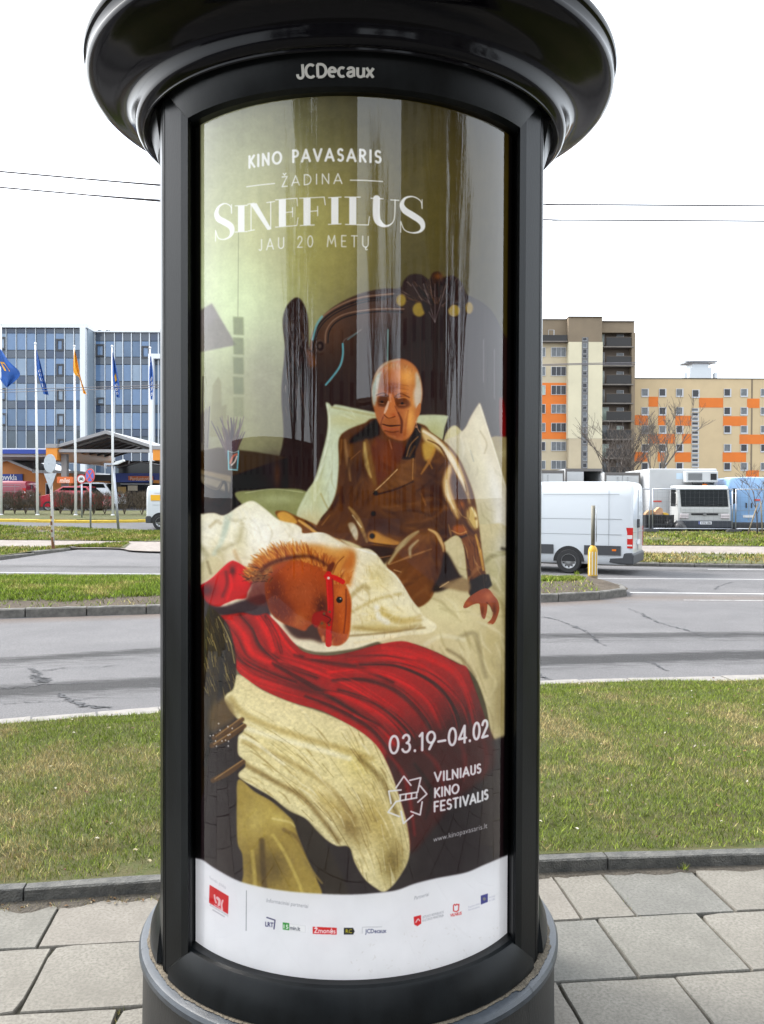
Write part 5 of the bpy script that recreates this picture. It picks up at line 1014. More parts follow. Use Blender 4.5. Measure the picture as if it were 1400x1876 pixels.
def grass_cols(r,P,dry=.335):
    n = noise_arr(5,P[:,0],P[:,1],1.3)*.55+noise_arr(6,P[:,0],P[:,1],4.5)*.45+r.normal(0,.13,len(P))
    g1, g2, s1, s2 = np.array((.062,.098,.014)),np.array((.150,.190,.028)),np.array((.30,.26,.13)),np.array((.20,.155,.085))
    t = r.random((len(P),1)); C = g1*(1-t)+g2*t; S = s1*(1-t)+s2*t; k = np.clip((n-(1-dry))*5+.5,0,1)[:,None]
    return (C*(1-k)+S*k)*np.array((1.32,1.26,1.10))*r.lognormal(0,.40,(len(P),1))
b_in = spline(NB,10); b_out = spline(NKI,10)
def near_samp(r,n):
    X = r.uniform(-5.2,6.2,n); lo = np.interp(X,b_in[:,0],b_in[:,1])+.03; hi = np.interp(X,b_out[:,0],b_out[:,1])+.02
    T = r.random(n); Y = lo+(hi-lo)*T
    keep = (noise_arr(7,X,Y,3.2)*.6+noise_arr(8,X,Y,9)*.4+.25*np.minimum(1,(Y-lo)/.5)) > r.uniform(.05,.52,n)
    X, Y, T = X[keep], Y[keep], T[keep]
    Z = np.array([verge_z(x,y,t) for x,y,t in zip(X,Y,T)]); return np.c_[X,Y,Z]
blades('grass',360000,near_samp,.031,.0023,grass_cols,'short green and straw coloured grass on the verge behind the column',21)
mi, mf = spline(MNI,10), spline(MF,10)
def med_samp(r,n):
    X = r.uniform(-9,5.0,n); lo = np.interp(X,mi[:,0],mi[:,1]); hi = np.maximum(lo+.3,np.interp(X,mf[:,0],mf[:,1])); T = r.random(n); Y = lo+(hi-lo)*T
    d = Y-lo; edge = .55+.5*noise_arr(9,X,Y,.9)+np.where(X > 1.5,.55,0); keep = (d > edge) | (r.random(n) < .06); keep &= (X < 4.7)
    X,Y,T = X[keep],Y[keep],T[keep]; Z = np.array([med_z(x,y,t) for x,y,t in zip(X,Y,T)]); return np.c_[X,Y,Z]
blades('grass',120000,med_samp,.075,.008,lambda r,P: grass_cols(r,P,.26)*np.array((.95,1.02,.75)),'green grass on the raised median island between the roads',22)
def far_samp(curA,curB,dz):
    a, b = spline(curA,10), spline(curB,10)
    def f(r,n):
        i = r.random(n); t = r.random(n); q = np.linspace(0,1,len(a)); q2 = np.linspace(0,1,len(b))
        X = np.interp(i,q,a[:,0])*(1-t)+np.interp(i,q2,b[:,0])*t; Y = np.interp(i,q,a[:,1])*(1-t)+np.interp(i,q2,b[:,1])*t
        k = noise_arr(12,X,Y,.8) > r.uniform(.0,.55,n); X,Y = X[k],Y[k]; return np.c_[X,Y,np.interp(Y,TY,TZ)+dz]
    return f
gc2 = lambda r,P: grass_cols(r,P,.40)*np.array((.86,.86,.7))
blades('grass',26000,far_samp(pxc([(-60,990),(0,990),(120,991),(200,992),(297,993),(340,993)]),pxc([(-60,963),(0,964),(100,967),(160,969.5),(297,974.5),(340,976)]),.03),.09,.02,gc2,'grass bank between the pale path and the petrol station drive',23)
blades('grass',9000,far_samp([(x-.2,y+.2) for x,y in KC[1:]],pxc([(-100,1004),(0,1003),(60,1003),(120,1003.5),(180,1003.5),(220,1004)]),.03),.08,.018,gc2,'grass tongue inside the curved kerb of the side road',24)
blades('grass',12000,far_samp(FK[1:6],pxc([(960,1010),(1060,1012),(1170,1014),(1400,1017),(1800,1021)]),.03),.09,.018,lambda r,P: grass_cols(r,P,.6)*np.array((.86,.84,.7)),'thin grass strip between the far kerb and the path',25)
blades('grass',20000,far_samp(pxc([(960,998),(1170,1000),(1400,1002),(1600,1004)]),pxc([(960,974),(1170,975),(1400,976),(1600,977)]),.03),.09,.02,gc2,'grass bank in front of the wire fence and lorries',26)
# tufts in the joints, fallen leaves and litter
def tuft(pts, n, name, label, seed):
    def s(r,_):
        c = np.array(pts)[r.integers(0,len(pts),n)]; return np.c_[c[:,0]+r.normal(0,.010,n),c[:,1]+r.normal(0,.010,n),c[:,2]+0*r.random(n)]
    return blades(name,n,s,.026,.0020,lambda r,P: grass_cols(r,P,.5),label,seed)
J = []
for p_,k_ in JOINTS:
    h_ = random.Random(str(k_)).random()
    if h_ < .22 and p_[1] < float(np.interp(p_[0],bl[:,0],bl[:,1]))-.03: J.append(p_)
tuft(J,2600,'joint_grass','small weeds and moss growing in the joints of the paving',31)
J = [(float(x),float(np.interp(x,bl[:,0],bl[:,1]))-.02-.05*random.random(),-.01) for x in np.linspace(-2.2,-1.05,16)]+[(1.62,4.58,.0),(1.63,4.56,.02)]
tuft(J,520,'edge_grass','weeds growing along the foot of the border stones',32)
lv = MB(); rl = random.Random(8)
for k in range(760):
    x = rl.uniform(-4.5,5.5); lo = float(np.interp(x,b_in[:,0],b_in[:,1])); hi = float(np.interp(x,b_out[:,0],b_out[:,1])); y = rl.uniform(lo+.05,hi); z = .085+rl.uniform(0,.015); s = rl.uniform(.004,.014); a = rl.uniform(0,6.28)
    c = rl.choice([(.34,.29,.19),(.17,.10,.055),(.24,.15,.075),(.40,.37,.30),(.12,.065,.04),(.30,.26,.16)]) if k else (.6,.62,.64)
    T = Matrix.Translation((x,y,z)) @ Matrix.Rotation(a,4,'Z') @ Matrix.Rotation(rl.uniform(-.6,.6),4,'X')
    lv.add([T@Vector(v) for v in ((-s*1.5,0,0),(-s*.4,s*.6,.006),(s*.8,s*.45,.0),(s*1.5,0,.01),(s*.6,-s*.55,.0),(-s*.5,-s*.5,.005))],[(0,1,4,5),(1,2,3,4)],False,c)
for k in range(26):
    x = rl.uniform(-2.1,-1.0); y = float(np.interp(x,bl[:,0],bl[:,1]))-rl.uniform(.02,.10); s = rl.uniform(.006,.013); T = Matrix.Translation((x,y,.002)) @ Matrix.Rotation(rl.uniform(0,6),4,'Z')
    lv.add([T@Vector(v) for v in ((-s*1.4,0,0),(0,s*.6,.008),(s*1.4,0,.004),(0,-s*.6,.008))],[(0,1,2,3)],False,rl.choice([(.16,.095,.05),(.22,.15,.08),(.28,.23,.15)]))
o = lv.build('fallen_leaves',mk_attr('dry_leaf',.9)); o['kind'] = 'stuff'; o['label'] = 'scattered dry leaves and bits of litter on the verge'
# ================================================================ right side: blocks of flats, vehicles, fence, trees
def facade_thing(name, label, cat, D): return thing(name,label,cat,(0,D,0))
def rect(px0,py0,px1,py1,D):
    """pixel rectangle on the frontal plane y = D -> x0,x1,z0,z1"""
    a = at(px0,py0,D); b = at(px1,py1,D); return min(a.x,b.x),max(a.x,b.x),min(a.z,b.z),max(a.z,b.z)
def slabp(name, r, y0, y1, mat, parent):      # a box on a facade, y relative to the thing
    m = MB(); m.box(r[0],r[1],y0,y1,r[2],r[3]); return m.build(name,mat,parent)
M_CREAM = mk('render_cream',(0.540,0.486,0.342),.9,var=.06,scale=.35); M_TAN = mk('render_tan',(0.488,0.372,0.220),.9,var=.06,scale=.35); M_BEIGE = mk('render_beige',(0.432,0.360,0.246),.9,var=.08,scale=.4)
M_BROWN = mk('render_brown',(0.186,0.142,0.094),.9,var=.10,scale=.4); M_DBROWN = mk('render_dark_brown',(0.116,0.090,0.070),.9,var=.10,scale=.4); M_ORANGE = mk('render_orange',(.58,.150,.022),.85,var=.06,scale=.5)
M_PVC = mk('white_pvc',(.46,.46,.47),.45); M_DGLASS = mk('window_glass_dark',(.022,.022,.027),.08,spec=.35); M_CURT = mk('window_net_curtain',(.14,.15,.155),.3,col2=(.075,.082,.092),scale=2.2,spec=.5); M_GREENW = mk('window_green_blind',(.30,.36,.31),.35,var=.1,scale=1.5)
M_CONC = mk('balcony_concrete',(.17,.15,.13),.9,var=.15,scale=1.5); M_RAIL = mk('balcony_glass',(.026,.024,.023),.3,spec=.25)
zt = lambda x,y:(980+x/3.3333,560+y/3.3333)
def zrect(x0,y0,x1,y1,D): return rect(*zt(x0,y0),*zt(x1,y1),D)
def window(parent, r, y, pane, leafs=1, frame=.13, depth=.12, thin=.35):
    """frame bars with the pane(s) set back between them; y is the wall face"""
    x0,x1,z0,z1 = r; m = MB(); f = frame
    g_ = f*thin; m.box(x0-g_,x1+f,y-.05,y+depth,z0-f,z0); m.box(x0-g_,x1+f,y-.05,y+depth,z1,z1+g_); m.box(x0-g_,x0,y-.05,y+depth,z0,z1); m.box(x1,x1+f,y-.05,y+depth,z0,z1)
    for k in range(1,leafs): xc = x0+(x1-x0)*k/leafs; m.box(xc-f*.5,xc+f*.5,y-.04,y+depth,z0,z1)
    o = m.build('window',M_PVC,parent)
    for k in range(leafs):
        a = x0+(x1-x0)*k/leafs+(f*.5 if k else 0); b = x0+(x1-x0)*(k+1)/leafs-(f*.5 if k < leafs-1 else 0)
        p = MB(); p.box(a,b,y+.012,y+.05,z0,z1); p.build('pane',pane,o)
    return o
rw = random.Random(3)
TD = 128.0
TW_ = facade_thing('apartment_tower','ten storey beige and brown apartment tower with stacked dark balconies','building',TD)
DEPB = 14.0
slabp('wall_left_bay',zrect(-330,85,195,1075,TD),.0,DEPB,M_BEIGE,TW_)
slabp('stair_bay_base',zrect(195,815,397,1075,TD),-1.3,DEPB,M_BEIGE,TW_); slabp('stair_bay',zrect(195,230,397,815,TD),-1.3,DEPB,M_CREAM,TW_); slabp('stair_bay_top',zrect(195,82,397,230,TD),-1.32,DEPB,M_BROWN,TW_)
slabp('top_storey',zrect(-332,87,195,228,TD),-.06,DEPB-.1,M_BROWN,TW_); slabp('balcony_bay',zrect(397,100,605,1075,TD),1.3,DEPB,M_DBROWN,TW_); slabp('balcony_bay_top',zrect(397,99,606,165,TD),-.1,DEPB+.1,M_BROWN,TW_); slabp('balcony_side_wall',zrect(592,165,606,1075,TD),-.1,DEPB,M_BROWN,TW_)
slabp('orange_panel',zrect(-200,470,191,815,TD),-.03,.1,M_ORANGE,TW_)
slabp('parapet_cap',zrect(-334,80,195,86,TD),-.2,DEPB+.2,M_DBROWN,TW_); slabp('parapet_cap',zrect(193,77,399,82,TD),-1.5,DEPB+.2,M_DBROWN,TW_); slabp('parapet_cap',zrect(397,94,608,100,TD),-.3,DEPB+.2,M_DBROWN,TW_)
for (y0,y1) in ((257,309),(374,426),(489,542),(604,656),(718,769),(833,884),(948,996)):
    for (x0,x1) in ((102,188),(-18,62),(-140,-55)): window(TW_,zrect(x0,y0,x1,y1,TD),-.06,rw.choice([M_CURT,M_CURT,M_GREENW,M_DGLASS]),3 if x0 > 0 else 2,.06,.12,1.0)
window(TW_,zrect(84,150,114,215,TD),-.07,M_CURT,1,.1); slabp('balcony_rail',zrect(20,186,190,222,TD),-1.0,-.93,M_RAIL,TW_); slabp('balcony_slab',zrect(15,222,192,228,TD),-1.05,.0,M_CONC,TW_)
for i in range(23):      # stair window strip
    y0 = 205+i*34.5; window(TW_,zrect(281,y0+2,304,y0+(26 if i%3 else 18),TD),-1.34,rw.choice([M_CURT,M_DGLASS,M_CURT]),1,.035)
slabp('stair_strip',zrect(275,203,309,1000,TD),-1.325,-1.29,mk('strip_grey',(.12,.115,.11),.6),TW_)
for i,ys_ in enumerate((250,366,480,595,703,815,930,1040)):
    b = slabp('balcony',zrect(393,ys_-2,600,ys_+6,TD),-.25,1.3,M_CONC,TW_)
    slabp('balcony_rail',zrect(436,ys_-55,586,ys_-3,TD),-.2,-.14,M_RAIL,b); slabp('rail_cap',zrect(434,ys_-58,588,ys_-55,TD),-.22,-.12,M_DBROWN,b); slabp('party_screen',zrect(397,ys_-60,401,ys_-2,TD),-.2,1.3,M_BROWN,b)
    window(TW_,zrect(404,ys_-88,434 if i < 4 else 462,ys_-4,TD),1.24,M_CURT if i%2 else M_GREENW,1,.08); window(TW_,zrect(515,ys_-84,553,ys_-38,TD),1.24,M_GREENW if i == 5 else M_CURT,1,.10)
m = MB(); p = at(*zt(350,82),TD); m.box(p.x-1.2,p.x+1.6,3,5,p.z-.5,p.z+.35); m.build('roof_hatch',M_DBROWN,TW_)
LD = 133.0
LB = facade_thing('apartment_slab','long six storey tan apartment block with scattered orange panels','building',LD)
slabp('wall',zrect(603,447,1760,1140,LD),0,12,M_TAN,LB); slabp('parapet_cap',zrect(601,441,1762,447,LD),-.15,12.2,mk('parapet_metal',(.20,.17,.13),.6),LB)
for a in ((695,556,753,617),(1003,563,1150,622),(1297,567,1372,625),(598,668,690,730),(753,672,797,730),(858,672,955,733),(1150,675,1295,735),(693,783,855,842),(900,783,955,842),(1250,787,1440,845),(605,893,690,952),(750,893,793,952),(855,895,953,955),(1147,895,1290,955),(688,1005,750,1095),(1290,1005,1368,1060),(1470,675,1560,735),(1560,895,1700,955)):
    slabp('orange_panel',zrect(*a,LD),-.03,.1,M_ORANGE,LB)
for ry in (507,620,732,845,958,1070):
    for cx_ in (650,757,861,1153,1255,1377,1480,1590,1690):
        window(LB,zrect(cx_+4,ry+3,cx_+38,ry+43,LD),-.05,rw.choice([M_DGLASS,M_DGLASS,M_CURT,M_DGLASS,M_CURT]),1,.20)
window(LB,zrect(963,516,998,556,LD),-.05,M_DGLASS,1,.2)
for i in range(14): window(LB,zrect(960,628+i*28,995,643+i*28,LD),-.05,M_DGLASS if i%2 else M_CURT,1,.16)
p0 = at(*zt(1058,447),LD); m = MB(); m.box(p0.x-1.7,p0.x+1.7,3,6,p0.z-.2,p0.z+2.2); m.box(p0.x-2.4,p0.x+2.4,2.5,6.5,p0.z+3.0,p0.z+3.25); m.box(p0.x-1.3,p0.x+1.3,3.2,5.8,p0.z+2.2,p0.z+3.0); m.box(p0.x-2.6,p0.x-2.2,3,4,p0.z-.2,p0.z+1.3); m.box(p0.x+2.2,p0.x+2.6,3,4,p0.z-.2,p0.z+1.4); m.build('roof_vent',mk('galvanised',(.42,.44,.46),.4,.6),LB)
for x_ in (1322,): slabp('expansion_joint',zrect(x_,447,x_+3,1140,LD),-.02,.05,M_BROWN,LB)
# ---------------------------------------------------------------- vehicles
M_TYRE = mk('tyre_rubber',(.018,.018,.019),.8,var=.2,scale=20); M_RIM = mk('wheel_rim',(.28,.285,.29),.35,.7); M_VWHITE = mk('van_white_paint',(.50,.525,.55),.28,coat=.3); M_VTRIM = mk('grey_plastic',(.032,.034,.038),.6); M_TAIL = mk('tail_light_red',(.42,.012,.012),.2,spec=.6); M_TAILW = mk('tail_light_clear',(.55,.5,.5),.15,spec=.6); M_AMBER = mk('amber_lens',(.60,.14,.01),.25); M_CGLASS = mk('vehicle_glass',(.008,.010,.011),.06,spec=.12); M_PLATE = mk('number_plate',(.60,.61,.62),.5); M_SEAM = mk('panel_gap',(.26,.275,.29),.6); M_BLUEP = mk('plate_blue',(.03,.06,.30),.5)
def wheel(parent, x, y, z, r, w, sgn):
    """wheel with its axle along local y, outer face towards sgn"""
    m = MB(); pr = [(r*.62,-w/2),(r*.93,-w/2),(r,-w*.32),(r,w*.32),(r*.93,w/2),(r*.62,w/2)]; n = 28; vs = []
    for i in range(n):
        a = 2*math.pi*i/n
        for q,t in pr: vs.append((x+q*math.cos(a), y+t, z+q*math.sin(a)))
    k = len(pr); m.add(vs,[(i*k+q,i*k+(q+1)%k,((i+1)%n)*k+(q+1)%k,((i+1)%n)*k+q) for i in range(n) for q in range(k)],True)
    ty = m.build('wheel',M_TYRE,parent); autos(ty,40)
    m = MB(); vs = []; pr = [(r*.64,w*.34),(r*.60,w*.46),(r*.54,w*.30),(r*.36,w*.24),(r*.30,w*.36),(r*.16,w*.40),(0,w*.40)]; k = len(pr)
    for i in range(n):
        a = 2*math.pi*i/n
        for q,t in pr: vs.append((x+q*math.cos(a), y+t*sgn, z+q*math.sin(a)))
    m.add(vs,[(i*k+q,i*k+q+1,((i+1)%n)*k+q+1,((i+1)%n)*k+q) for i in range(n) for q in range(k-1)],True); rm = m.build('rim',M_RIM,ty)
    m = MB()
    for i in range(10):
        a = 2*math.pi*(i+.5)/10; c = Vector((x+r*.45*math.cos(a), y+(w*.29)*sgn, z+r*.45*math.sin(a))); s = r*.045; m.box(c.x-s,c.x+s,c.y-.01,c.y+.012,c.z-s,c.z+s)
    m.build('rim_hole',M_DARK,ty)
    return ty
def loft_body(stations, sect, mat, parent, name='body'):
    """stations (x, half width, roof z, floor z, belt z); sect: list of (f_w, kind, t)"""
    m = MB(); vs = []; k = None
    for (x,w,h,z0,zb) in stations:
        half = [(w*.90,z0),(w*.985,z0+.10),(w,z0+(zb-z0)*.45),(w,zb),(w*.985,zb+(h-zb)*.35),(w*.95,zb+(h-zb)*.70),(w*.90,h-.13),(w*.84,h-.05),(w*.72,h-.012),(w*.35,h),(0,h+.005)]
        ring = [(x,y,z) for y,z in half]+[(x,-y,z) for y,z in reversed(half[:-1])]; k = len(ring); vs += ring
    n = len(stations); fs = [(i*k+q,i*k+(q+1)%k,(i+1)*k+(q+1)%k,(i+1)*k+q) for i in range(n-1) for q in range(k)]
    fs += [tuple(range(k)),tuple((n-1)*k+q for q in range(k-1,-1,-1))]
    m.add(vs,fs,True); return autos(m.build(name,mat,parent),38)
def side_quad(m, x0,x1,z0,z1,y,t=.012):
    sg = 1 if y > 0 else -1; m.box(x0,x1,min(y,y+sg*t),max(y,y+sg*t),z0,z1)
def van(name, label, loc, rz, paint, L=5.9, W=1.0, H=2.5, group=None, high=True, trim=True, rx=1.15):
    """panel van, local +x is the front"""
    t = thing(name,label,'van',loc,rz,group); z0 = .28; zb = 1.15
    st = [(0,W*.90,H-.10,z0+.12,zb),(.05,W*.96,H-.03,z0+.04,zb),(.25,W*.995,H,z0,zb),(1.5,W,H+.01,z0,zb),(L-2.2,W,H,z0,zb),(L-1.75,W*.99,H-.06,z0,zb),(L-1.15,W*.96,H-.42,z0,zb),(L-.72,W*.94,1.42,z0,1.10),(L-.30,W*.92,1.12,z0,.86),(L-.08,W*.84,.95,z0+.02,.75),(L,W*.70,.80,z0+.10,.62)]
    loft_body(st,None,paint,t)
    for sx,sy in ((rx,1),(rx,-1),(L-1.0,1),(L-1.0,-1)):
        a = MB(); n = 18; vs = [(sx+.43*math.cos(math.pi*i/n),sy*(W+.004),.34+.43*math.sin(math.pi*i/n)) for i in range(n+1)]+[(sx+.43*math.cos(math.pi*i/n),sy*(W-.20),.34+.43*math.sin(math.pi*i/n)) for i in range(n+1)]
        a.add(vs,[tuple(range(n+1)),tuple(range(2*n+1,n,-1))]+[(i,i+1,n+2+i,n+1+i) for i in range(n)]); a.build('wheel_arch',M_DARK,t)
        wheel(t,sx,sy*(W-.085),.34,.34,.22,sy)
    for sy in (1,-1):
        if trim:
            m = MB(); side_quad(m,.30,rx-.43,.54,.80,sy*W,.025); side_quad(m,rx+.43,L-1.45,.54,.80,sy*W,.025); m.build('side_trim',M_VTRIM,t)
        m = MB()
        for (x0,x1,z0_,z1_) in ((.28,L-2.3,1.52,1.535),(.28,L-2.3,1.10,1.112),(.62,.632,.62,H-.25),(2.55,2.562,.5,H-.25),(L-2.35,L-2.338,.5,H-.30),(.35,2.45,H-.36,H-.345)): side_quad(m,x0,x1,z0_,z1_,sy*(W*.985+.002 if z0_ > 1.2 else W),.006)
        m.build('panel_line',M_SEAM,t)
        m = MB(); side_quad(m,-.01,.20,.74,1.30,sy*(W*.93),.045); tl = m.build('tail_light',M_TAIL,t); m = MB(); side_quad(m,.0,.19,1.00,1.10,sy*(W*.93+.044),.004); side_quad(m,.0,.19,.80,.84,sy*(W*.93+.044),.004); m.build('clear_lens',M_TAILW,tl)
        m = MB(); side_quad(m,.42,.53,.66,.71,sy*(W+.026),.008); m.build('side_marker',M_AMBER,t)
        m = MB(); m.prism([(L-1.78,1.16),(L-.82,1.16),(L-1.30,H-.55),(L-1.72,H-.45)],sy*(W*.965),sy*(W*.985),'y'); m.build('cab_window',M_CGLASS,t)
        m = MB(); m.box(L-.30,L-.10,min(sy*W*.62,sy*W*.86),max(sy*W*.62,sy*W*.86),.80,.98); m.build('headlight',M_TAILW,t)
        m = MB(); m.box(L-1.25,L-1.10,min(sy*(W+.02),sy*(W+.24)),max(sy*(W+.02),sy*(W+.24)),1.25,1.62); m.build('mirror',M_VTRIM,t)
    m = MB(); m.prism([(-.03,.30),(.30,.30),(.62,.34),(.62,.58),(.32,.62),(.02,.62),(-.04,.56)],-W*.985,W*.985,'y'); m.build('rear_bumper',M_VTRIM,t,.03)
    m = MB(); m.prism([(L-.5,.28),(L+.05,.30),(L+.06,.58),(L-.02,.66),(L-.5,.6)],-W*.95,W*.95,'y'); m.build('front_bumper',M_VTRIM,t,.03)
    m = MB(); m.prism([(L-1.72,H-.38),(L-1.66,H-.36),(L-.80,1.36),(L-.78,1.30)],-W*.86,W*.86,'y'); m.build('windscreen',M_CGLASS,t)
    m = MB(); m.box(-.012,.02,-.012,.012,.66,H-.22); m.box(-.012,.02,-W*.86,W*.86,1.16,1.172); m.build('rear_door_gap',M_SEAM,t)
    for sy in (1,-1): m = MB(); m.box(-.03,.02,sy*.12-.03,sy*.12+.03,1.28,1.52); m.build('door_handle',M_VTRIM,t)
    m = MB(); m.box(-.03,.02,-.26,.26,.82,.94); m.build('number_plate',M_PLATE,t)
    return t
# the white panel van passing on the far carriageway, tail towards us
rear = on_z(1143,1044,-.10)
VAN = van('panel_van','white panel van driving past on the far carriageway beside the yellow bollard',(0,0,0),math.pi-R(25),M_VWHITE,6.6,.98,2.56,rx=1.72)
th = math.pi-R(25); dirv = Vector((math.cos(th),math.sin(th),0)); wheel_t = on_z(1043,1050,-.10); side = Vector((-math.sin(th),math.cos(th),0))
base = wheel_t - dirv*1.72 - side*(.98-.085)
VAN.location = (base.x,base.y,-.10)
# light blue van parked behind the fence, rear towards us
pb = on_g(1346,975); BV = van('delivery_van','light blue delivery van parked behind the fence beside the lorry cab',(0,0,0),R(80),mk('van_blue_paint',(.20,.34,.55),.3,coat=.3),5.6,1.02,2.75)
BV.location = (at(1372,950,40.6).x,40.6,terr(40.6)-.33)
m = MB(); m.box(-.035,.0,-.5,-.22,1.62,1.70); m.build('sticker',mk('sticker_red',(.55,.08,.06),.5),BV); 
# ---- lorry with refrigerated box
TRK_D = 40.3
cab = thing('refrigerated_lorry','white lorry with refrigeration unit above the cab parked behind the fence','truck',(at(1291,950,TRK_D).x,TRK_D,terr(TRK_D)-.33),R(-4))
M_LW = mk('lorry_white_paint',(.42,.425,.415),.4,var=.05,scale=2); M_LBOX = mk('box_white_grp',(.45,.455,.46),.45,var=.05,scale=1.2)
# local: +y away from us, x right
m = MB(); vs = []; st = [(0.0,.42,1.16),(0.02,1.02,1.20),(.10,1.30,1.23),(.34,2.12,1.20),(.46,2.30,1.13),(.55,2.34,1.0)]
m.prism([(.02,.50),(.0,1.05),(.03,1.30),(.30,2.16),(.40,2.30),(.60,2.36),(1.55,2.36),(1.60,.50)],-1.22,1.22,'x'); m.build('cab_body',M_LW,cab,.07)
m = MB(); m.prism([(.035,1.36),(.0,1.36),(.255,2.17),(.30,2.17)],-1.07,1.10,'x'); ws = m.build('windscreen',M_CGLASS,cab,.02)
for x0,x1 in ((-.85,-.1),(.05,.8)): m = MB(); m.tube([(x0,-.01+.02,1.40),(x1,.03,1.50)],.012,5); m.build('wiper',M_DARK,ws)
m = MB(); m.box(-1.05,1.08,-.03,.05,1.06,1.30); m.build('grille_panel',M_LW,cab,.02)
m = MB(); m.box(-.62,.62,-.045,.0,.96,1.04); gr = m.build('grille_slot',M_DARK,cab,.02); m = MB(); m.prism([(-.09,1.0),(0,1.10),(.09,1.0),(0,.90)],-.06,-.046,'y'); m.build('badge',M_RIM,gr)
for sx in (-1,1): m = MB(); m.box(min(sx*.74,sx*1.14),max(sx*.74,sx*1.14),-.05,.03,.80,1.02); h = m.build('headlight',M_TAILW,cab,.02); m = MB(); m.box(min(sx*.74,sx*1.14),max(sx*.74,sx*1.14),-.056,-.05,.905,.915); m.build('lens_bar',M_VTRIM,h)
m = MB(); m.box(-1.24,1.24,-.08,.35,.36,.70); m.build('bumper',mk('bumper_dark',(.028,.033,.042),.55),cab,.04)
m = MB(); m.box(-.30,.30,-.10,-.08,.52,.66); pl_ = m.build('number_plate',M_PLATE,cab); m = MB(); m.box(-.30,-.24,-.104,-.10,.52,.66); m.build('plate_band',M_BLUEP,pl_)
place_text('plate_text','CTG 286',.44,.09,Matrix.Translation((.04,-.102,.59)) @ Matrix.Rotation(math.pi/2,4,'X'),M_DARK,pl_,.01)
for sx in (-1,1):
    m = MB(); m.box(min(sx*1.30,sx*1.52),max(sx*1.30,sx*1.52),.10,.20,1.50,1.98); m.box(min(sx*1.30,sx*1.52),max(sx*1.30,sx*1.52),.10,.20,2.02,2.22); m.tube([(sx*1.2,.25,2.1),(sx*1.40,.15,2.05),(sx*1.40,.15,1.5),(sx*1.2,.25,1.45)],.018,6); m.build('mirror',M_DARK,cab,.02)
    m = MB(); m.prism([(.42,1.36),(1.30,1.36),(1.30,2.14),(.62,2.14)],sx*1.20,sx*1.228,'x'); m.build('side_window',M_CGLASS,cab)
    wheel_par = cab
    m = MB(); m.lathe([(0,0),(.42,0),(.46,.03),(.46,.25),(.42,.28),(0,.28)],n=24,M=Matrix.Translation((sx*1.18,.95,.46)) @ Matrix.Rotation(-sx*math.pi/2,4,'Y')); m.build('wheel',M_TYRE,cab)
    m = MB(); m.lathe([(0,0),(.42,0),(.46,.03),(.46,.25),(.42,.28),(0,.28)],n=24,M=Matrix.Translation((sx*1.18,5.6,.46)) @ Matrix.Rotation(-sx*math.pi/2,4,'Y')); m.build('wheel',M_TYRE,cab)
m = MB(); m.box(-.45,.45,.6,7.2,.55,.80); m.build('chassis',M_DARK,cab)
m = MB(); m.box(-2.15,1.10,1.75,7.6,.95,3.20); bxo = m.build('cargo_box',M_LBOX,cab,.05)
m = MB(); m.box(-.55,.98,1.18,1.75,2.52,3.06); fr_ = m.build('cooling_unit',M_LBOX,cab,.04); m = MB(); m.box(-.44,.22,1.165,1.19,2.62,2.96); m.build('cooling_grille',mk('grille_grey',(.16,.17,.18),.6),fr_)
m = MB(); m.box(.62,.90,1.16,1.19,2.64,2.94); m.build('fan_opening',M_DARK,fr_)
m = MB(); [m.box(-.42+i*.05,-.41+i*.05,1.155,1.168,2.62,2.96) for i in range(13)]; m.build('grille_bars',M_RIM,fr_)
m = MB(); m.tube([(-.2,1.3,2.52),(-.2,1.3,2.42),(.3,1.3,2.40),(.35,1.4,2.52)],.03,6); m.tube([(.45,1.3,2.52),(.8,1.3,2.44),(.85,1.4,2.55)],.03,6); m.build('hose',M_DARK,fr_)
m = MB(); m.box(-2.0,-1.55,1.74,1.752,1.55,1.63); m.build('sticker',mk('sticker_red',(.55,.08,.06),.5),bxo)
m = MB(); m.box(-.85,-.40,1.74,1.752,2.68,2.98); m.build('faded_decal',mk('decal_pale_blue',(.45,.56,.66),.5),bxo)
m = MB(); m.box(-.10,.10,-.01,.04,2.36,2.42); m.build('marker_lamp',M_AMBER,cab)
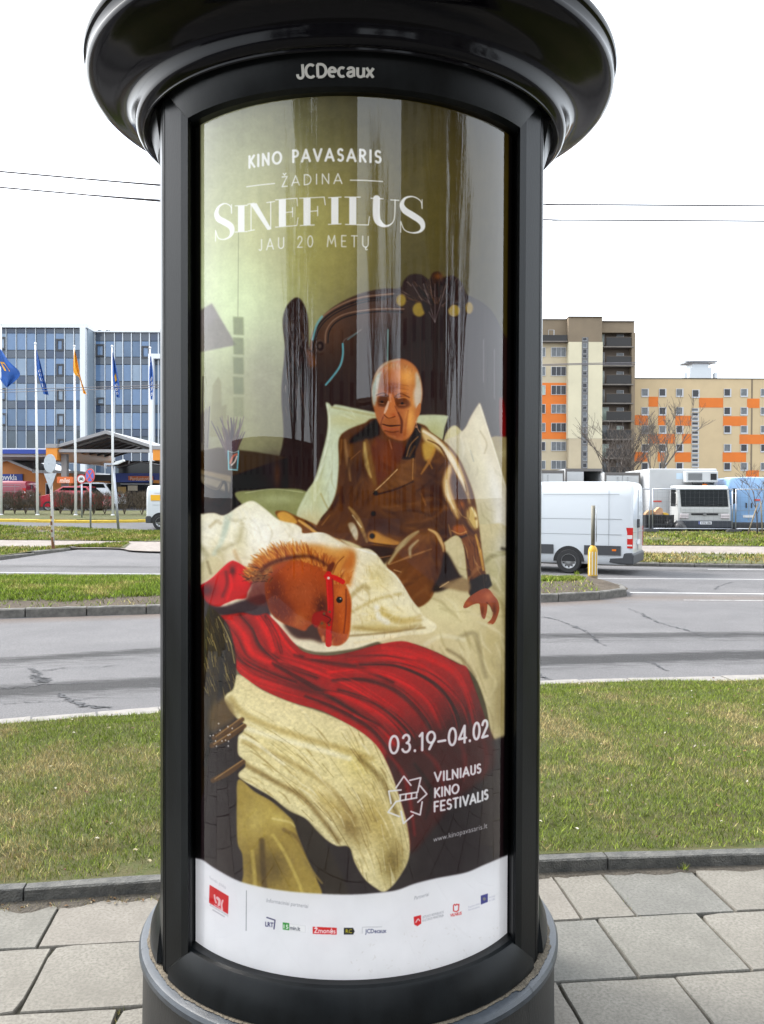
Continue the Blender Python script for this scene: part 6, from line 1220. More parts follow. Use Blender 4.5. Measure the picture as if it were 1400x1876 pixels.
# ---- two box lorries behind the van
def box_lorry(name,label,px0,px1,pytop,D,opened):
    xa, xb = at(px0,900,D).x, at(px1,900,D).x; zt_ = at(px0,pytop,D).z; zg = terr(D)-.33
    t = thing(name,label,'truck',((xa+xb)/2,D,zg)); w = (xb-xa)/2; h = zt_-zg
    m = MB(); m.box(-w,-w+.06,0,6.5,1.0,h); m.box(w-.06,w,0,6.5,1.0,h); m.box(-w+.06,w-.06,0,6.5,h-.06,h); m.box(-w+.06,w-.06,0,6.5,1.0,1.12); m.box(-w+.06,w-.06,6.4,6.5,1.12,h-.06); m.build('cargo_box',M_LBOX,t)
    m = MB(); m.box(-w-.02,w+.02,-.06,0,h-.12,h+.02); m.box(-w-.02,-w+.07,-.06,0,.95,h-.12); m.box(w-.07,w+.02,-.06,0,.95,h-.12); m.build('door_frame',mk('frame_alu_dark',(.14,.13,.125),.5,.3),t)
    if opened:
        m = MB(); m.box(-w+.07,-.02,-.07,-.03,1.1,h-.14); m.build('door',M_LBOX,t)
        T = Matrix.Translation((w-.05,-.05,0)) @ Matrix.Rotation(R(70),4,'Z'); m = MB(); m.box(0,w,-.05,0,1.1,h-.14,T); m.build('door',M_LBOX,t)
    else:
        for s in (-1,1): m = MB(); m.box(min(s*.01,s*(w-.07)),max(s*.01,s*(w-.07)),-.07,-.03,1.1,h-.14); d = m.build('door',M_LBOX,t); m = MB(); m.tube([(s*.25,-.1,1.15),(s*.25,-.1,h-.2)],.018,6); m.build('lock_rod',M_RIM,d)
    m = MB(); m.box(-.45,.45,.2,8.3,.6,.95); m.build('chassis',M_DARK,t)
    for y in (1.4,7.2):
        for s in (-1,1): m = MB(); m.lathe([(0,0),(.40,0),(.45,.03),(.45,.25),(.40,.28),(0,.28)],n=20,M=Matrix.Translation((s*(w-.02),y,.45)) @ Matrix.Rotation(-s*math.pi/2,4,'Y')); m.build('wheel',M_TYRE,t)
    m = MB(); m.prism([(6.6,.6),(6.6,2.5),(7.9,2.4),(8.3,1.4),(8.35,.6)],-w*.92,w*.92,'x'); m.build('cab_body',M_LW,t,.05)
    return t
box_lorry('box_lorry','white box lorry with one rear door standing open',1036,1103,859,44.5,True)
box_lorry('box_lorry','white box lorry with closed rear doors next to the black crate',1108,1172,866,43.6,False)
box_lorry('box_lorry','white box lorry mostly hidden behind the passing panel van',955,1033,862,43.0,False)
# ---- black crate with rubbish
cr = thing('waste_crate','black slatted waste crate heaped with cardboard behind the fence','crate',(at(1209,960,39.6).x,39.6,terr(39.6)-.2)); M_CRATE = mk('crate_black_plastic',(.014,.015,.017),.6,var=.2,scale=8)
m = MB(); m.box(-.62,.62,0,1.0,0,.06); m.build('crate_floor',M_CRATE,cr)
for i in range(13): x = -.62+i*.1033; m = MB(); m.box(x-.028,x+.028,-.02,.01,.0,.86); m.build('slat',M_CRATE,cr)
for z_ in (.02,.40,.82): m = MB(); m.box(-.65,.65,-.035,.0,z_,z_+.07); m.build('rail',M_CRATE,cr)
for s in (-1,1): m = MB(); m.box(min(s*.62,s*.66),max(s*.62,s*.66),0,1,0,.88); m.build('side_panel',M_CRATE,cr)
m = MB(); m.box(-.62,.62,.98,1.02,0,.88); m.build('back_panel',M_CRATE,cr)
for k,(x,z,w,h,c,lb) in enumerate(((-.35,.88,.5,.22,(.33,.20,.11),'brown cardboard sheet on top of the black crate'),(.05,.90,.42,.34,(.46,.26,.15),'tall folded cardboard piece on the black crate'),(.35,.88,.34,.12,(.62,.38,.06),'yellow scrap of packaging on the black crate'))):
    m = MB(); T = Matrix.Translation((x,.3,z)) @ Matrix.Rotation(rw.uniform(-.4,.4),4,'Y'); m.prism([(-w/2,0),(w/2,0),(w/2*.8,h*.8),(w*.05,h),(-w/2*.7,h*.55)],0,.35,'y',T); o = m.build('packaging_scrap',mk('scrap_%d'%k,c,.9,var=.2,scale=6)); o.matrix_world = Matrix.Translation(cr.location); tag(o,lb,'cardboard')
rub = thing('rubbish_heap','low dark heap of bagged rubbish between the crate and the lorry','rubbish',(at(1237,965,39.4).x,39.4,terr(39.4)-.2)); m = MB()
for k in range(7): m.lathe([(0,.42),(.14,.40),(.24,.28),(.27,.12),(.2,0)],n=10,M=Matrix.Translation((rw.uniform(-.35,.35),rw.uniform(0,.5),rw.uniform(0,.25))) @ Matrix.Rotation(rw.uniform(-.5,.5),4,'X'))
m.build('bag_pile',mk('bag_plastic',(.022,.021,.022),.4,var=.3,scale=7,bump=.6,bscale=9),rub)
# ---- temporary wire fence
M_GALV = mk('galvanised_tube',(.36,.38,.42),.35,.75)
FD = 38.2
def fence_panel(px0,px1,label,z):
    xa, xb = at(px0,950,FD).x+.03, at(px1,950,FD).x-.03; t = thing('wire_fence',label,'fence',(xa,FD,z),0,'temporary wire fence panels'); w = xb-xa; h = 1.92
    for a,b in (((0,0,.10),(0,0,h)),((w,0,.10),(w,0,h))): m = MB(); m.tube([a,b],.026,8); m.build('upright',M_GALV,t)
    for z_ in (.14,h-.02): m = MB(); m.tube([(0,0,z_),(w,0,z_)],.024,8); m.build('rail',M_GALV,t)
    m = MB(); n = int(w/.20)
    for i in range(1,n): m.box(i*w/n-.0012,i*w/n+.0012,-.002,.002,.14,h)
    for k in range(1,9): m.box(0,w,-.002,.002,.14+k*.2-.0014,.14+k*.2+.0014)
    o = m.build('wire_mesh',mk('wire_dull',(.10,.105,.115),.6),t); o['kind'] = 'stuff'
    return t
zf_ = terr(FD)+.05
FPN = [fence_panel(1040,1191,'wire fence panel standing behind the passing white van',zf_), fence_panel(1194.5,1343,'wire fence panel standing in front of the white lorry cab',zf_), fence_panel(1347,1500,'wire fence panel standing in front of the light blue van',zf_)]
for px,fp in zip((1193,1345,1040),(FPN[1],FPN[2],FPN[0])):
    x = at(px,970,FD).x-fp.location.x; m = MB(); m.prism([(x-.32,0),(x+.32,0),(x+.30,.10),(x+.24,.13),(x-.24,.13),(x-.30,.10)],-.11,.11,'y'); m.build('foot_block',mk('foot_concrete',(.06,.06,.064),.9,var=.2,scale=8),fp)
# ---- bare trees
def bare_tree(name,label,loc,h,spread,seed,mat,trunk_r=.12,stems=1,levels=5,lean=0,group=None,first=.25,cat='tree',minr=.006,nb=(3,4)):
    t = thing(name,label,cat,loc,0,group); r = random.Random(seed); tr = MB(); cr_ = MB()
    def branch(p,d,L,rad,lev):
        pts = [p]; q = p.copy(); dd = d.copy(); n = 4
        for i in range(n):
            dd = (dd+Vector((r.uniform(-.16,.16),r.uniform(-.16,.16),r.uniform(-.03,.12)))).normalized(); q = q+dd*L/n; pts.append(q.copy())
        mb = tr if lev == 0 else cr_
        mb.tube(pts,list(np.linspace(rad,max(minr,rad*.5),n+1)),8 if lev == 0 else (5 if lev < 3 else 3),True,lev==0)
        if lev >= levels: return
        k = r.randint(*nb)+(2 if lev == 0 else 0)
        for i in range(k):
            f = r.uniform(first if lev == 0 else .3,1.0); s = f*n; a = int(min(n-1,s)); pp = pts[a].lerp(pts[a+1],s-a)
            az = r.uniform(0,2*math.pi); tilt = r.uniform(.45,.95)*spread; side_ = Vector((math.cos(az),math.sin(az),0)); nd = (dd*math.cos(tilt)+side_*math.sin(tilt)+Vector((0,0,.18))).normalized()
            branch(pp,nd,L*r.uniform(.48,.68),max(minr,rad*r.uniform(.38,.55)*(1-.3*f)),lev+1)
    for s in range(stems):
        az = 2*math.pi*s/max(1,stems)+.4; d = Vector((math.cos(az)*.28*(stems>1)+lean,math.sin(az)*.2*(stems>1),1)).normalized(); branch(Vector((math.cos(az)*.12*(stems>1),math.sin(az)*.1*(stems>1),0)),d,h*.62,trunk_r,0)
    tr.build('trunk',mat,t); cr_.build('crown',mat,t); return t
M_BARK = mk('bark_grey',(.085,.072,.060),.95,var=.3,scale=9,bump=.8,bscale=14); M_BARK2 = mk('bark_brown',(.075,.060,.050),.95,var=.3,scale=9)
bare_tree('bare_tree','many stemmed bare tree in front of the dark tower balconies',(at(1138,930,58).x,58,terr(58)-.3),6.6,1.0,4,M_BARK2,.08,4,3,minr=.010,nb=(4,5),first=.3)
bare_tree('bare_tree','slender bare tree rising between the crate and the lorry box',(at(1197,930,47).x,47,terr(47)-.3),6.4,.85,9,M_BARK,.10,1,4,minr=.008,nb=(3,4),first=.35)
bare_tree('bare_sapling','young bare sapling tied to wooden stakes on the grass bank',(at(1388,976,37).x,37,terr(37)+.07),3.0,1.0,12,M_BARK2,.035,1,3,minr=.006,nb=(3,5),first=.4)
for k,(a,b,lb) in enumerate((((1370,978),(1389,922),'slanting wooden stake propping the young sapling'),((1397,985),(1394,918),'upright wooden stake beside the young sapling'))):
    p = at(*a,36.9); q = at(*b,36.95); p.z = terr(36.9)+.05; m = MB(); m.tube([p,q],.03,7); tag(m.build('tree_stake',mk('stake_wood',(.20,.16,.11),.9,var=.25,scale=12)),lb,'stake')
# ---- yellow bollard with a keep-clear plate seen edge-on
bp_ = on_z(1086,1062,.09); BO = thing('traffic_bollard','yellow traffic bollard with white stripes on the nose of the median','bollard',bp_); M_YEL = mk('bollard_yellow',(.52,.30,.012),.45,var=.12,scale=12)
m = MB(); m.lathe([(.0,-.05),(.108,-.05),(.108,.0),(.110,.25),(.112,.60),(.108,.68),(.092,.74),(.06,.785),(.05,.80),(0,.80)],n=28); m.build('bollard_body',M_YEL,BO)
for a in (-.95,-.32,.32,.95):
    m = MB(); m.lathe([(.1135,.12),(.1145,.60),(.1125,.66)],a0=a-.13,a1=a+.13,n=4); m.build('reflective_stripe',mk('stripe_white',(.52,.50,.44),.5),BO)
m = MB(); m.lathe([(.112,-.02),(.116,.08),(.112,.10)],n=28); m.build('grubby_base',mk('bollard_dirt',(.16,.12,.07),.9,var=.3,scale=10),BO)
m = MB(); m.tube([(0,0,.78),(0,0,1.74)],.045,12); m.build('post',mk('post_grey_olive',(.17,.155,.115),.6,var=.2,scale=8),BO); m = MB(); m.lathe([(0,-.008),(.42,-.008),(.42,.008),(0,.008)],n=32,M=Matrix.Translation((.075,.0,1.30)) @ Matrix.Rotation(R(-13.6),4,'Z') @ Matrix.Rotation(math.pi/2,4,'Y') ); sp = m.build('sign_plate',mk('sign_back_grey',(.22,.23,.24),.5,.4),BO)
# ================================================================ left side: office block, petrol station, flags, signs, shrubs
M_CW_V = mk('curtain_glass_vision',(.085,.155,.27),.05,spec=.55,col2=(.125,.20,.33),scale=.28); M_CW_S = mk('curtain_glass_spandrel',(.026,.046,.090),.06,spec=.5,col2=(.036,.06,.11),scale=.3); M_MULL = mk('mullion_alu',(.50,.53,.56),.4,.3); M_WHITEP = mk('white_cladding',(.62,.64,.66),.5); M_WFR = mk('vent_frame_dark',(.035,.038,.045),.5)
OB = facade_thing('office_block','blue glass office block with white mullions behind the petrol station','building',114.0); OD = 114.0
ZL = lambda x,y:(x*.23449,540+y*.23449)
def lrect(x0,y0,x1,y1,D): return rect(*ZL(x0,y0),*ZL(x1,y1),D)
rp = random.Random(17); M_CWV = [M_CW_V,M_CW_V,mk('curtain_glass_pale',(.15,.215,.30),.05,spec=.6,col2=(.21,.275,.355),scale=.4),mk('curtain_glass_deep',(.06,.105,.18),.05,spec=.5,col2=(.09,.15,.24),scale=.3)]; M_CWS = [M_CW_S,mk('spandrel_grey',(.05,.065,.09),.08,spec=.5,col2=(.07,.09,.12),scale=.3)]; M_CW_TREEREFL = [mk('curtain_glass_tree_reflection',(.030,.042,.052),.05,spec=.5,col2=(.055,.08,.105),scale=.35),mk('curtain_glass_tree_reflection_blue',(.05,.08,.13),.05,spec=.5,col2=(.075,.115,.17),scale=.3)]  # lower panes darker: reflected trees put into the glass colour
def facade(xs_, ys_, y, parent, D, dark=()):
    for i in range(len(xs_)-1):
        for j in range(len(ys_)-1):
            r = lrect(xs_[i]+4,ys_[j]+2,xs_[i+1]-4,ys_[j+1]-2,D); m = MB(); m.box(r[0],r[1],y,y+.08,r[2],r[3]); m.build('pane',rp.choice(M_CWS) if j%2 == 0 else (rp.choice(M_CW_TREEREFL) if j > 8 else rp.choice(M_CWV)),parent)
    for x in xs_:
        r = lrect(x-4.2,ys_[0],x+4.2,ys_[-1],D); m = MB(); m.box(r[0],r[1],y-.16,y+.1,r[2],r[3]); m.build('mullion',M_MULL,parent)
    for yy in ys_:
        r = lrect(xs_[0],yy-1.6,xs_[-1],yy+1.6,D); m = MB(); m.box(r[0],r[1],y-.03,y+.1,r[2],r[3]); m.build('transom',M_WFR,parent)
rowsL = [262,300,432,495,632,692,828,890,1025,1062,1200,1262,1400,1440,1560]
colsL = [-1000+i*74.5 for i in range(14)]+[53,130,207,283,358,431,508,580,632]
colsL = [-480,-405,-330,-250,-175,-100,-25,53,130,207,283,358,431,508,580,632]
r = lrect(-520,228,690,1640,OD); m = MB(); m.box(r[0],r[1],.12,2.4,r[2],r[3]-.4); m.build('core_wall',mk('core_pale',(.22,.27,.32),.5),OB)
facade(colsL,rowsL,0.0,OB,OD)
slabp('parapet',lrect(-520,225,690,262,OD),-.5,2.45,M_WHITEP,OB); slabp('corner_pier',lrect(636,262,680,1640,OD),-.6,2,M_WHITEP,OB)
for (x0,x1,y0,y1) in ((440,498,345,440),(443,502,540,636),(445,505,737,832),(447,507,930,1027),(452,512,1125,1200),(-8,48,330,428),(-6,52,728,826),(-6,58,925,1022),(-290,-230,540,636),(-285,-225,930,1027)):
    a = lrect(x0,y0,x1,y1,OD); m = MB(); f = .22; m.box(a[0],a[1],-.14,.0,a[2],a[2]+f); m.box(a[0],a[1],-.14,.0,a[3]-f,a[3]); m.box(a[0],a[0]+f,-.14,.0,a[2]+f,a[3]-f); m.box(a[1]-f,a[1],-.14,.0,a[2]+f,a[3]-f); w_ = m.build('opening_light',M_WFR,OB)
OD2 = 116.5
OB2 = facade_thing('office_wing','recessed glass wing of the office block with rooftop plant','building',OD2)
rowsR = [300,368,470,490,548,682,735,875,905,1060,1110,1240,1300,1420,1480]
colsR = [702,745,822,898,962,1030,1102,1170,1240,1310,1380,1450,1520,1600]
rowsR = [296,362,486,545,676,736,862,922,1050,1110,1236,1300,1420,1480]
r = lrect(676,285,1640,1600,OD2); m = MB(); m.box(r[0],r[1],.12,18,r[2],r[3]-.4); m.build('core_wall',mk('core_dark',(.03,.036,.045),.6),OB2)
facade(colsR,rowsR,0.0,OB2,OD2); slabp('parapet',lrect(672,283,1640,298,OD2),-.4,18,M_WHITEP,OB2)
for (x0,x1,y0,y1) in ((750,818,386,484),(1108,1172,400,496),(756,824,803,862)):
    a = lrect(x0,y0,x1,y1,OD2); m = MB(); f = .22; m.box(a[0],a[1],-.14,.0,a[2],a[2]+f); m.box(a[0],a[1],-.14,.0,a[3]-f,a[3]); m.box(a[0],a[0]+f,-.14,.0,a[2]+f,a[3]-f); m.box(a[1]-f,a[1],-.14,.0,a[2]+f,a[3]-f); m.build('opening_light',M_WFR,OB2)
r = lrect(1172,468,1640,1600,OD2); m = MB(); m.box(r[0],r[0]+.7,-.9,0,r[2],r[3]); m.box(r[0]+.7,r[1],-.89,0,r[3]-.65,r[3]-.01); m.build('portal_frame',M_WHITEP,OB2)
for x0,x1 in ((680,742),(752,800)): a = lrect(x0,230,x1,283,OD2); m = MB(); m.box(a[0],a[1],4,5.4,a[2],a[3]); ac_ = m.build('air_conditioner',mk('plant_beige',(.42,.39,.35),.6),OB2,.05); m = MB(); m.lathe([(0,0),(.52,0),(.55,.03)],n=18,M=Matrix.Translation(((a[0]+a[1])/2-.1,3.95,(a[2]+a[3])/2)) @ Matrix.Rotation(math.pi/2,4,'X')); m.build('fan_grille',M_DARK,ac_)
a = lrect(675,190,972,283,OD2); m = MB()
for t_ in np.linspace(a[0],a[1],6): m.tube([(t_,3,a[2]-.2),(t_,3,a[3])],.035,5)
m.tube([(a[0],3,a[3]),(a[1],3,a[3]-.2)],.035,5); m.build('roof_railing',M_MULL,OB2)
slabp('plant_screen',lrect(1055,228,1250,292,OD2),3.2,9,mk('screen_white',(.60,.61,.62),.6),OB2); slabp('plant_box',lrect(945,255,1048,292,OD2),4,8,mk('screen_pale',(.52,.55,.58),.6),OB2)
# ---------------------------------------------------------------- petrol station
M_ORG = mk('station_orange',(.55,.19,.035),.55,var=.06,scale=1); M_ORGF = mk('fascia_orange',(.66,.24,.02),.4); M_BLUE = mk('station_blue',(.012,.04,.26),.4); M_GREY = mk('canopy_grey',(.26,.26,.265),.5,var=.06,scale=1); M_SOFF = mk('soffit_grey',(.10,.095,.09),.6,var=.15,scale=2); M_COLM = mk('column_grey',(.20,.195,.19),.6)
def station_z(D): return terr(D)
KD = 60.0
KI = thing('station_shop','orange petrol station shop with blue sign boards under the canopy','shop',(0,KD,terr(KD)))
def krect(x0,y0,x1,y1): a = lrect(x0,y0,x1,y1,KD); z = terr(KD); return (a[0],a[1],max(0,a[2]-z),a[3]-z)
def kbox(name,x0,y0,x1,y1,d0,d1,mat,bev=0): a = krect(x0,y0,x1,y1); m = MB(); m.box(a[0],a[1],d0,d1,a[2],a[3]); return m.build(name,mat,KI,bev)
kbox('wall',-300,1385,560,1720,0,8,M_ORG)
g = [krect(x,y,x+1,y+1) for x,y in ((-300,1385),(-200,1330),(60,1293),(258,1375),(258,1390))]
m = MB(); P = [(krect(-300,1340,0,0)[0],krect(0,1386,1,1387)[3])]; 
x = lambda v: lrect(v,0,v+1,1,KD)[0]; z = lambda v: lrect(0,v,1,v+.1,KD)[3]-terr(KD)
m.prism([(x(-300),z(1386)),(x(-300),z(1380)),(x(60),z(1296)),(x(245),z(1372)),(x(245),z(1386))],.0,8,'y'); m.build('gable_wall',M_ORG,KI)
m = MB(); m.prism([(x(-320),z(1368)),(x(60),z(1278)),(x(265),z(1362)),(x(265),z(1382)),(x(60),z(1297)),(x(-320),z(1388))],-.4,8.2,'y'); m.build('roof',M_WHITEP,KI); m = MB(); m.box(x(262),x(565),-.3,8.2,z(1392),z(1372)); m.build('roof_edge',M_WHITEP,KI)
sg = kbox('sign_board',-120,1400,181,1466,-.12,-.0,M_BLUE); place_text('sign_text','plovykla',(x(133)-x(-26)),.52,Matrix.Translation(((x(133)+x(-26))/2,-.125,(z(1433)))) @ Matrix.Rotation(math.pi/2,4,'X'),mk('sign_white',(.8,.8,.8),.5),sg,.012)
kbox('doorway',-100,1468,172,1720,-.02,.1,M_DARK); d = kbox('door',358,1470,392,1720,-.06,.05,M_PVC); kbox('door_glass',364,1480,388,1560,-.08,-.02,M_DGLASS).parent = d
kbox('shop_front',556,1400,1400,1720,2.0,8,mk('shop_dark',(.028,.028,.032),.4)); kbox('blue_band',870,1392,1420,1465,.6,2.0,M_BLUE); kbox('orange_band',560,1452,800,1474,1.6,2.0,M_ORGF); kbox('orange_band',1186,1447,1420,1472,.4,.62,M_ORGF)
s2 = kbox('shop_sign',988,1415,1180,1447,.45,.6,mk('sign_orange',(.62,.14,.03),.5)); place_text('sign_text','Parduotuvė',(x(1155)-x(1000)),.30,Matrix.Translation(((x(1155)+x(1000))/2,.445,z(1431))) @ Matrix.Rotation(math.pi/2,4,'X'),mk('sign_pale',(.72,.5,.4),.5),s2,.01)
for (a,b) in ((500,556),(720,770),(930,990),(1000,1050),(1060,1110),(1120,1160)): w_ = kbox('shop_window',a,1480,b,1640,.5 if a > 900 else 1.9,.62 if a > 900 else 2.02,M_CURT if a < 800 else M_DGLASS); kbox('window_frame',a-4,1474,b+4,1481,.45 if a > 900 else 1.85,.66 if a > 900 else 2.05,M_PVC).parent = w_
for c_,(a,b,y0,y1) in enumerate(((640,680,1518,1560),(530,555,1520,1548),(760,815,1518,1570),(905,970,1500,1560),(985,1060,1490,1530))): kbox('shop_display',a,y0,b,y1,.40 if a > 900 else 1.75,.48 if a > 900 else 1.88,mk('display_%d'%c_,[(.10,.42,.12),(.5,.10,.06),(.16,.36,.2),(.42,.26,.08),(.46,.40,.30)][c_],.5))
m = MB(); m.prism([(x(890),z(1392)),(x(890),z(1345)),(x(1060),z(1300)),(x(1260),z(1340)),(x(1260),z(1392))],1.0,8,'y'); m.build('glazed_gable',mk('gable_glass',(.03,.035,.042),.1),KI)
m = MB(); m.prism([(x(880),z(1340)),(x(1060),z(1292)),(x(1275),z(1334)),(x(1275),z(1342)),(x(1060),z(1301)),(x(880),z(1348))],.8,8,'y'); m.build('roof_edge',M_GREY,KI)
# forecourt canopy with a low gable
CD = 54.0
CA = thing('station_canopy','grey gabled forecourt canopy with orange corner fascias on pillars','canopy',(0,CD,terr(CD))); xc = lambda v: lrect(v,0,v+1,1,CD)[0]; zc = lambda v: lrect(0,v,1,v+.1,CD)[3]-terr(CD)
dep = 11.0
m = MB(); m.prism([(xc(438),zc(1195)),(xc(822),zc(1082)),(xc(1205),zc(1200)),(xc(1205),zc(1176)),(xc(822),zc(1056)),(xc(438),zc(1170))][::1],0,dep,'y'); m.build('gable_roof',M_GREY,CA)
for k in range(7):
    yy = .5+k*1.6; m = MB(); m.prism([(xc(470),zc(1215)),(xc(822),zc(1108)),(xc(1175),zc(1215)),(xc(1175),zc(1200)),(xc(822),zc(1092)),(xc(470),zc(1200))],yy,yy+.25,'y'); m.build('rafter',M_SOFF,CA)
m = MB(); m.box(xc(455),xc(1200),0,.35,zc(1228),zc(1205)); m.build('tie_beam',M_GREY,CA); m = MB(); m.box(xc(455),xc(1200),dep-.2,dep,zc(1290),zc(1240)); m.build('rear_beam',M_SOFF,CA)
m = MB(); m.box(xc(365),xc(450),-.2,dep,zc(1290),zc(1196)); m.build('fascia',M_ORGF,CA); m = MB(); m.box(xc(1200),xc(1420),-.2,dep,zc(1290),zc(1206)); m.build('fascia',M_ORGF,CA)
m = MB(); m.box(xc(365),xc(450),-.25,dep,zc(1196),zc(1165)); m.box(xc(1190),xc(1420),-.25,dep,zc(1206),zc(1176)); m.build('gutter',M_GREY,CA)
m = MB(); m.box(xc(-300),xc(360),.2,dep,zc(1240),zc(1206)); m.build('side_canopy',M_BLUE,CA); m = MB(); m.box(xc(-300),xc(362),.3,dep,zc(1206),zc(1196)); m.build('side_canopy_top',M_WHITEP,CA); m = MB(); m.box(xc(-300),xc(358),.4,dep,zc(1262),zc(1240)); m.build('side_soffit',mk('soffit_pale',(.35,.35,.36),.6),CA)
for (a,b,yy) in ((455,498,.4),(618,650,dep-1.5),(842,866,dep-1.5),(1180,1200,2.0)): m = MB(); m.box(xc(a),xc(b),yy,yy+.4,-.05,zc(1240)); m.build('pillar',M_COLM,CA)
s3 = MB(); s3.box(xc(440),xc(565),.0,.25,zc(1470),zc(1420)); s3 = s3.build('pillar_sign',mk('sign_orange',(.62,.14,.03),.5),CA); place_text('sign_text','miles',xc(543)-xc(462),.30,Matrix.Translation(((xc(543)+xc(462))/2,-.006,zc(1448))) @ Matrix.Rotation(math.pi/2,4,'X'),mk('sign_pale2',(.75,.62,.52),.5),s3,.02,.25)
for a in (660,): m = MB(); m.box(xc(a),xc(a+50),dep-1.7,dep-1.5,zc(1365),zc(1320)); m.build('notice',M_WHITEP,CA)
for (a) in (832,): m = MB(); m.box(xc(a),xc(a+40),dep-1.8,dep-1.2,zc(1345),zc(1320)); m.build('wall_unit',M_WHITEP,CA)
# ---------------------------------------------------------------- flag poles and flags
M_FLAGP = mk('flagpole_white',(.66,.67,.68),.4); M_FBLUE = mk('flag_blue',(.012,.075,.30),.75,var=.2,scale=3); M_FYEL = mk('flag_orange',(.70,.30,.012),.75,var=.15,scale=3); M_FW = mk('flag_print_white',(.7,.72,.75),.7); M_FLOGO = mk('flag_print_orange',(.70,.34,.02),.7)
FPD = 45.6
FLG = [(2,596,2,'front'),(65,631,69,'a'),(136.5,636,139,'b'),(205.5,636,207,'c'),(275,639,277,'d')]
desc = ['white flagpole carrying the wide spread blue flag','white flagpole carrying a limp blue flag beside the shop sign','white flagpole carrying the orange flag','white flagpole carrying a limp blue flag in front of the canopy apex','white flagpole carrying the narrow blue flag next to the white portal frame']
fdesc = ['wide spread blue flag with an orange drop emblem','limp blue flag with white letters beside the shop sign side of the office block','limp orange flag with pale letters','limp blue flag with orange emblem and white letters in front of the canopy apex','narrow limp blue flag with white letters next to the white portal frame']
poles = []
for k,(px,ptop,pb_,s) in enumerate(FLG):
    b_ = at(pb_,949,FPD); b_.z = terr(FPD)+.1; t_ = at(px,ptop,FPD); P = thing('flagpole',desc[k],'flagpole',b_,0,'flagpoles along the station verge'); hgt = t_.z-b_.z; dx = t_.x-b_.x
    m = MB(); m.tube([(0,0,0),(dx*.5,0,hgt*.5),(dx,0,hgt)],[.075,.06,.038],12); m.build('pole',M_FLAGP,P); m = MB(); m.lathe([(0,.12),(.05,.10),(.07,.05),(.05,0),(.02,-.02)],n=12,M=Matrix.Translation((dx,0,hgt))); m.build('finial',M_FLAGP,P); poles.append((b_,t_))
    m = MB(); m.lathe([(.11,0),(.11,.03),(.08,.06)],n=14); m.build('base_collar',M_FLAGP,P)
def flag(k, outline_l, outline_r, mat, letters, logo, seed):
    """hanging cloth between a hoist line and a free edge (pixel polylines), folded in depth"""
    L = spline(outline_l,6); Rr = spline(outline_r,6); n, mm_ = 26, 14
    li = np.linspace(0,len(L)-1,n); ri = np.linspace(0,len(Rr)-1,n); ev = lambda Q,t: np.array([np.interp(t,np.arange(len(Q)),Q[:,0]),np.interp(t,np.arange(len(Q)),Q[:,1])])
    def P(i,j):
        u = j/mm_; p = ev(L,li[i])*(1-u)+ev(Rr,ri[i])*u; y = FPD-.05-.16*math.sin(u*9+seed+i*.12)*u-.10*u; return at(p[0],p[1],y)
    m = MB(); vs = [P(i,j) for i in range(n) for j in range(mm_+1)]; k0 = len(vs); vs += [v+Vector((0,.008,0)) for v in vs]; w = mm_+1
    m.add(vs,[(i*w+j,i*w+j+1,(i+1)*w+j+1,(i+1)*w+j) for i in range(n-1) for j in range(mm_)]+[(k0+i*w+j,k0+(i+1)*w+j,k0+(i+1)*w+j+1,k0+i*w+j+1) for i in range(n-1) for j in range(mm_)],True)
    o = m.build('flag',mat); tag(o,fdesc[k],'flag','flags on the station flagpoles')
    def decal(name, i0,i1,j0,j1,mt):
        d = MB(); q = []
        for (i,j) in ((i0,j0),(i0,j1),(i1,j1),(i1,j0)):
            u = j; p = ev(L,i*(len(L)-1))*(1-u)+ev(Rr,i*(len(Rr)-1))*u; y = FPD-.05-.16*math.sin(u*9+seed+i*(n-1)*.12)*u-.10*u-.02; q.append(at(p[0],p[1],y))
        d.add(q,[(0,1,2,3)]); d.build(name,mt,o)
    for (a,b,c,d_,mt) in letters: decal('letter_stroke',a,b,c,d_,mt)
    for (a,b,c,d_,mt) in logo: decal('emblem_piece',a,b,c,d_,mt)
    return o
ltr = lambda i,c,mt: [(i,i+.012,c,c+.42,mt),(i+.05,i+.062,c,c+.42,mt),(i,i+.062,c,c+.10,mt),(i,i+.062,c+.32,c+.42,mt)]
z2 = lambda Q: [ZL(*q) for q in Q]
flag(0,z2([(-60,380),(-55,500),(-40,600),(50,725)]),z2([(10,430),(70,520),(158,620),(62,720)]),M_FBLUE,[],[(.38,.62,.40,.62,M_FLOGO)],1.0)
flag(1,z2([(282,428),(286,560),(300,640),(340,775)]),z2([(286,430),(312,520),(345,650),(382,785)]),M_FBLUE,sum([ltr(.48+.10*q,.25,M_FW) for q in range(4)],[]),[],2.0)
flag(2,z2([(580,420),(574,600),(620,650),(650,770)]),z2([(583,420),(606,520),(634,660),(676,780)]),M_FYEL,sum([ltr(.50+.11*q,.3,mk('flag_print_cream',(.75,.6,.35),.7)) for q in range(4)],[]),[],3.0)
flag(3,z2([(878,450),(880,620),(890,720),(912,800)]),z2([(882,450),(908,560),(932,700),(936,805)]),M_FBLUE,sum([ltr(.62+.10*q,.2,M_FW) for q in range(3)],[]),[(.42,.56,.35,.7,M_FLOGO)],4.0)
flag(4,z2([(1172,480),(1166,640),(1170,740),(1178,815)]),z2([(1180,480),(1196,600),(1198,700),(1192,820)]),M_FBLUE,sum([ltr(.42+.13*q,.3,M_FW) for q in range(4)],[]),[],5.0)
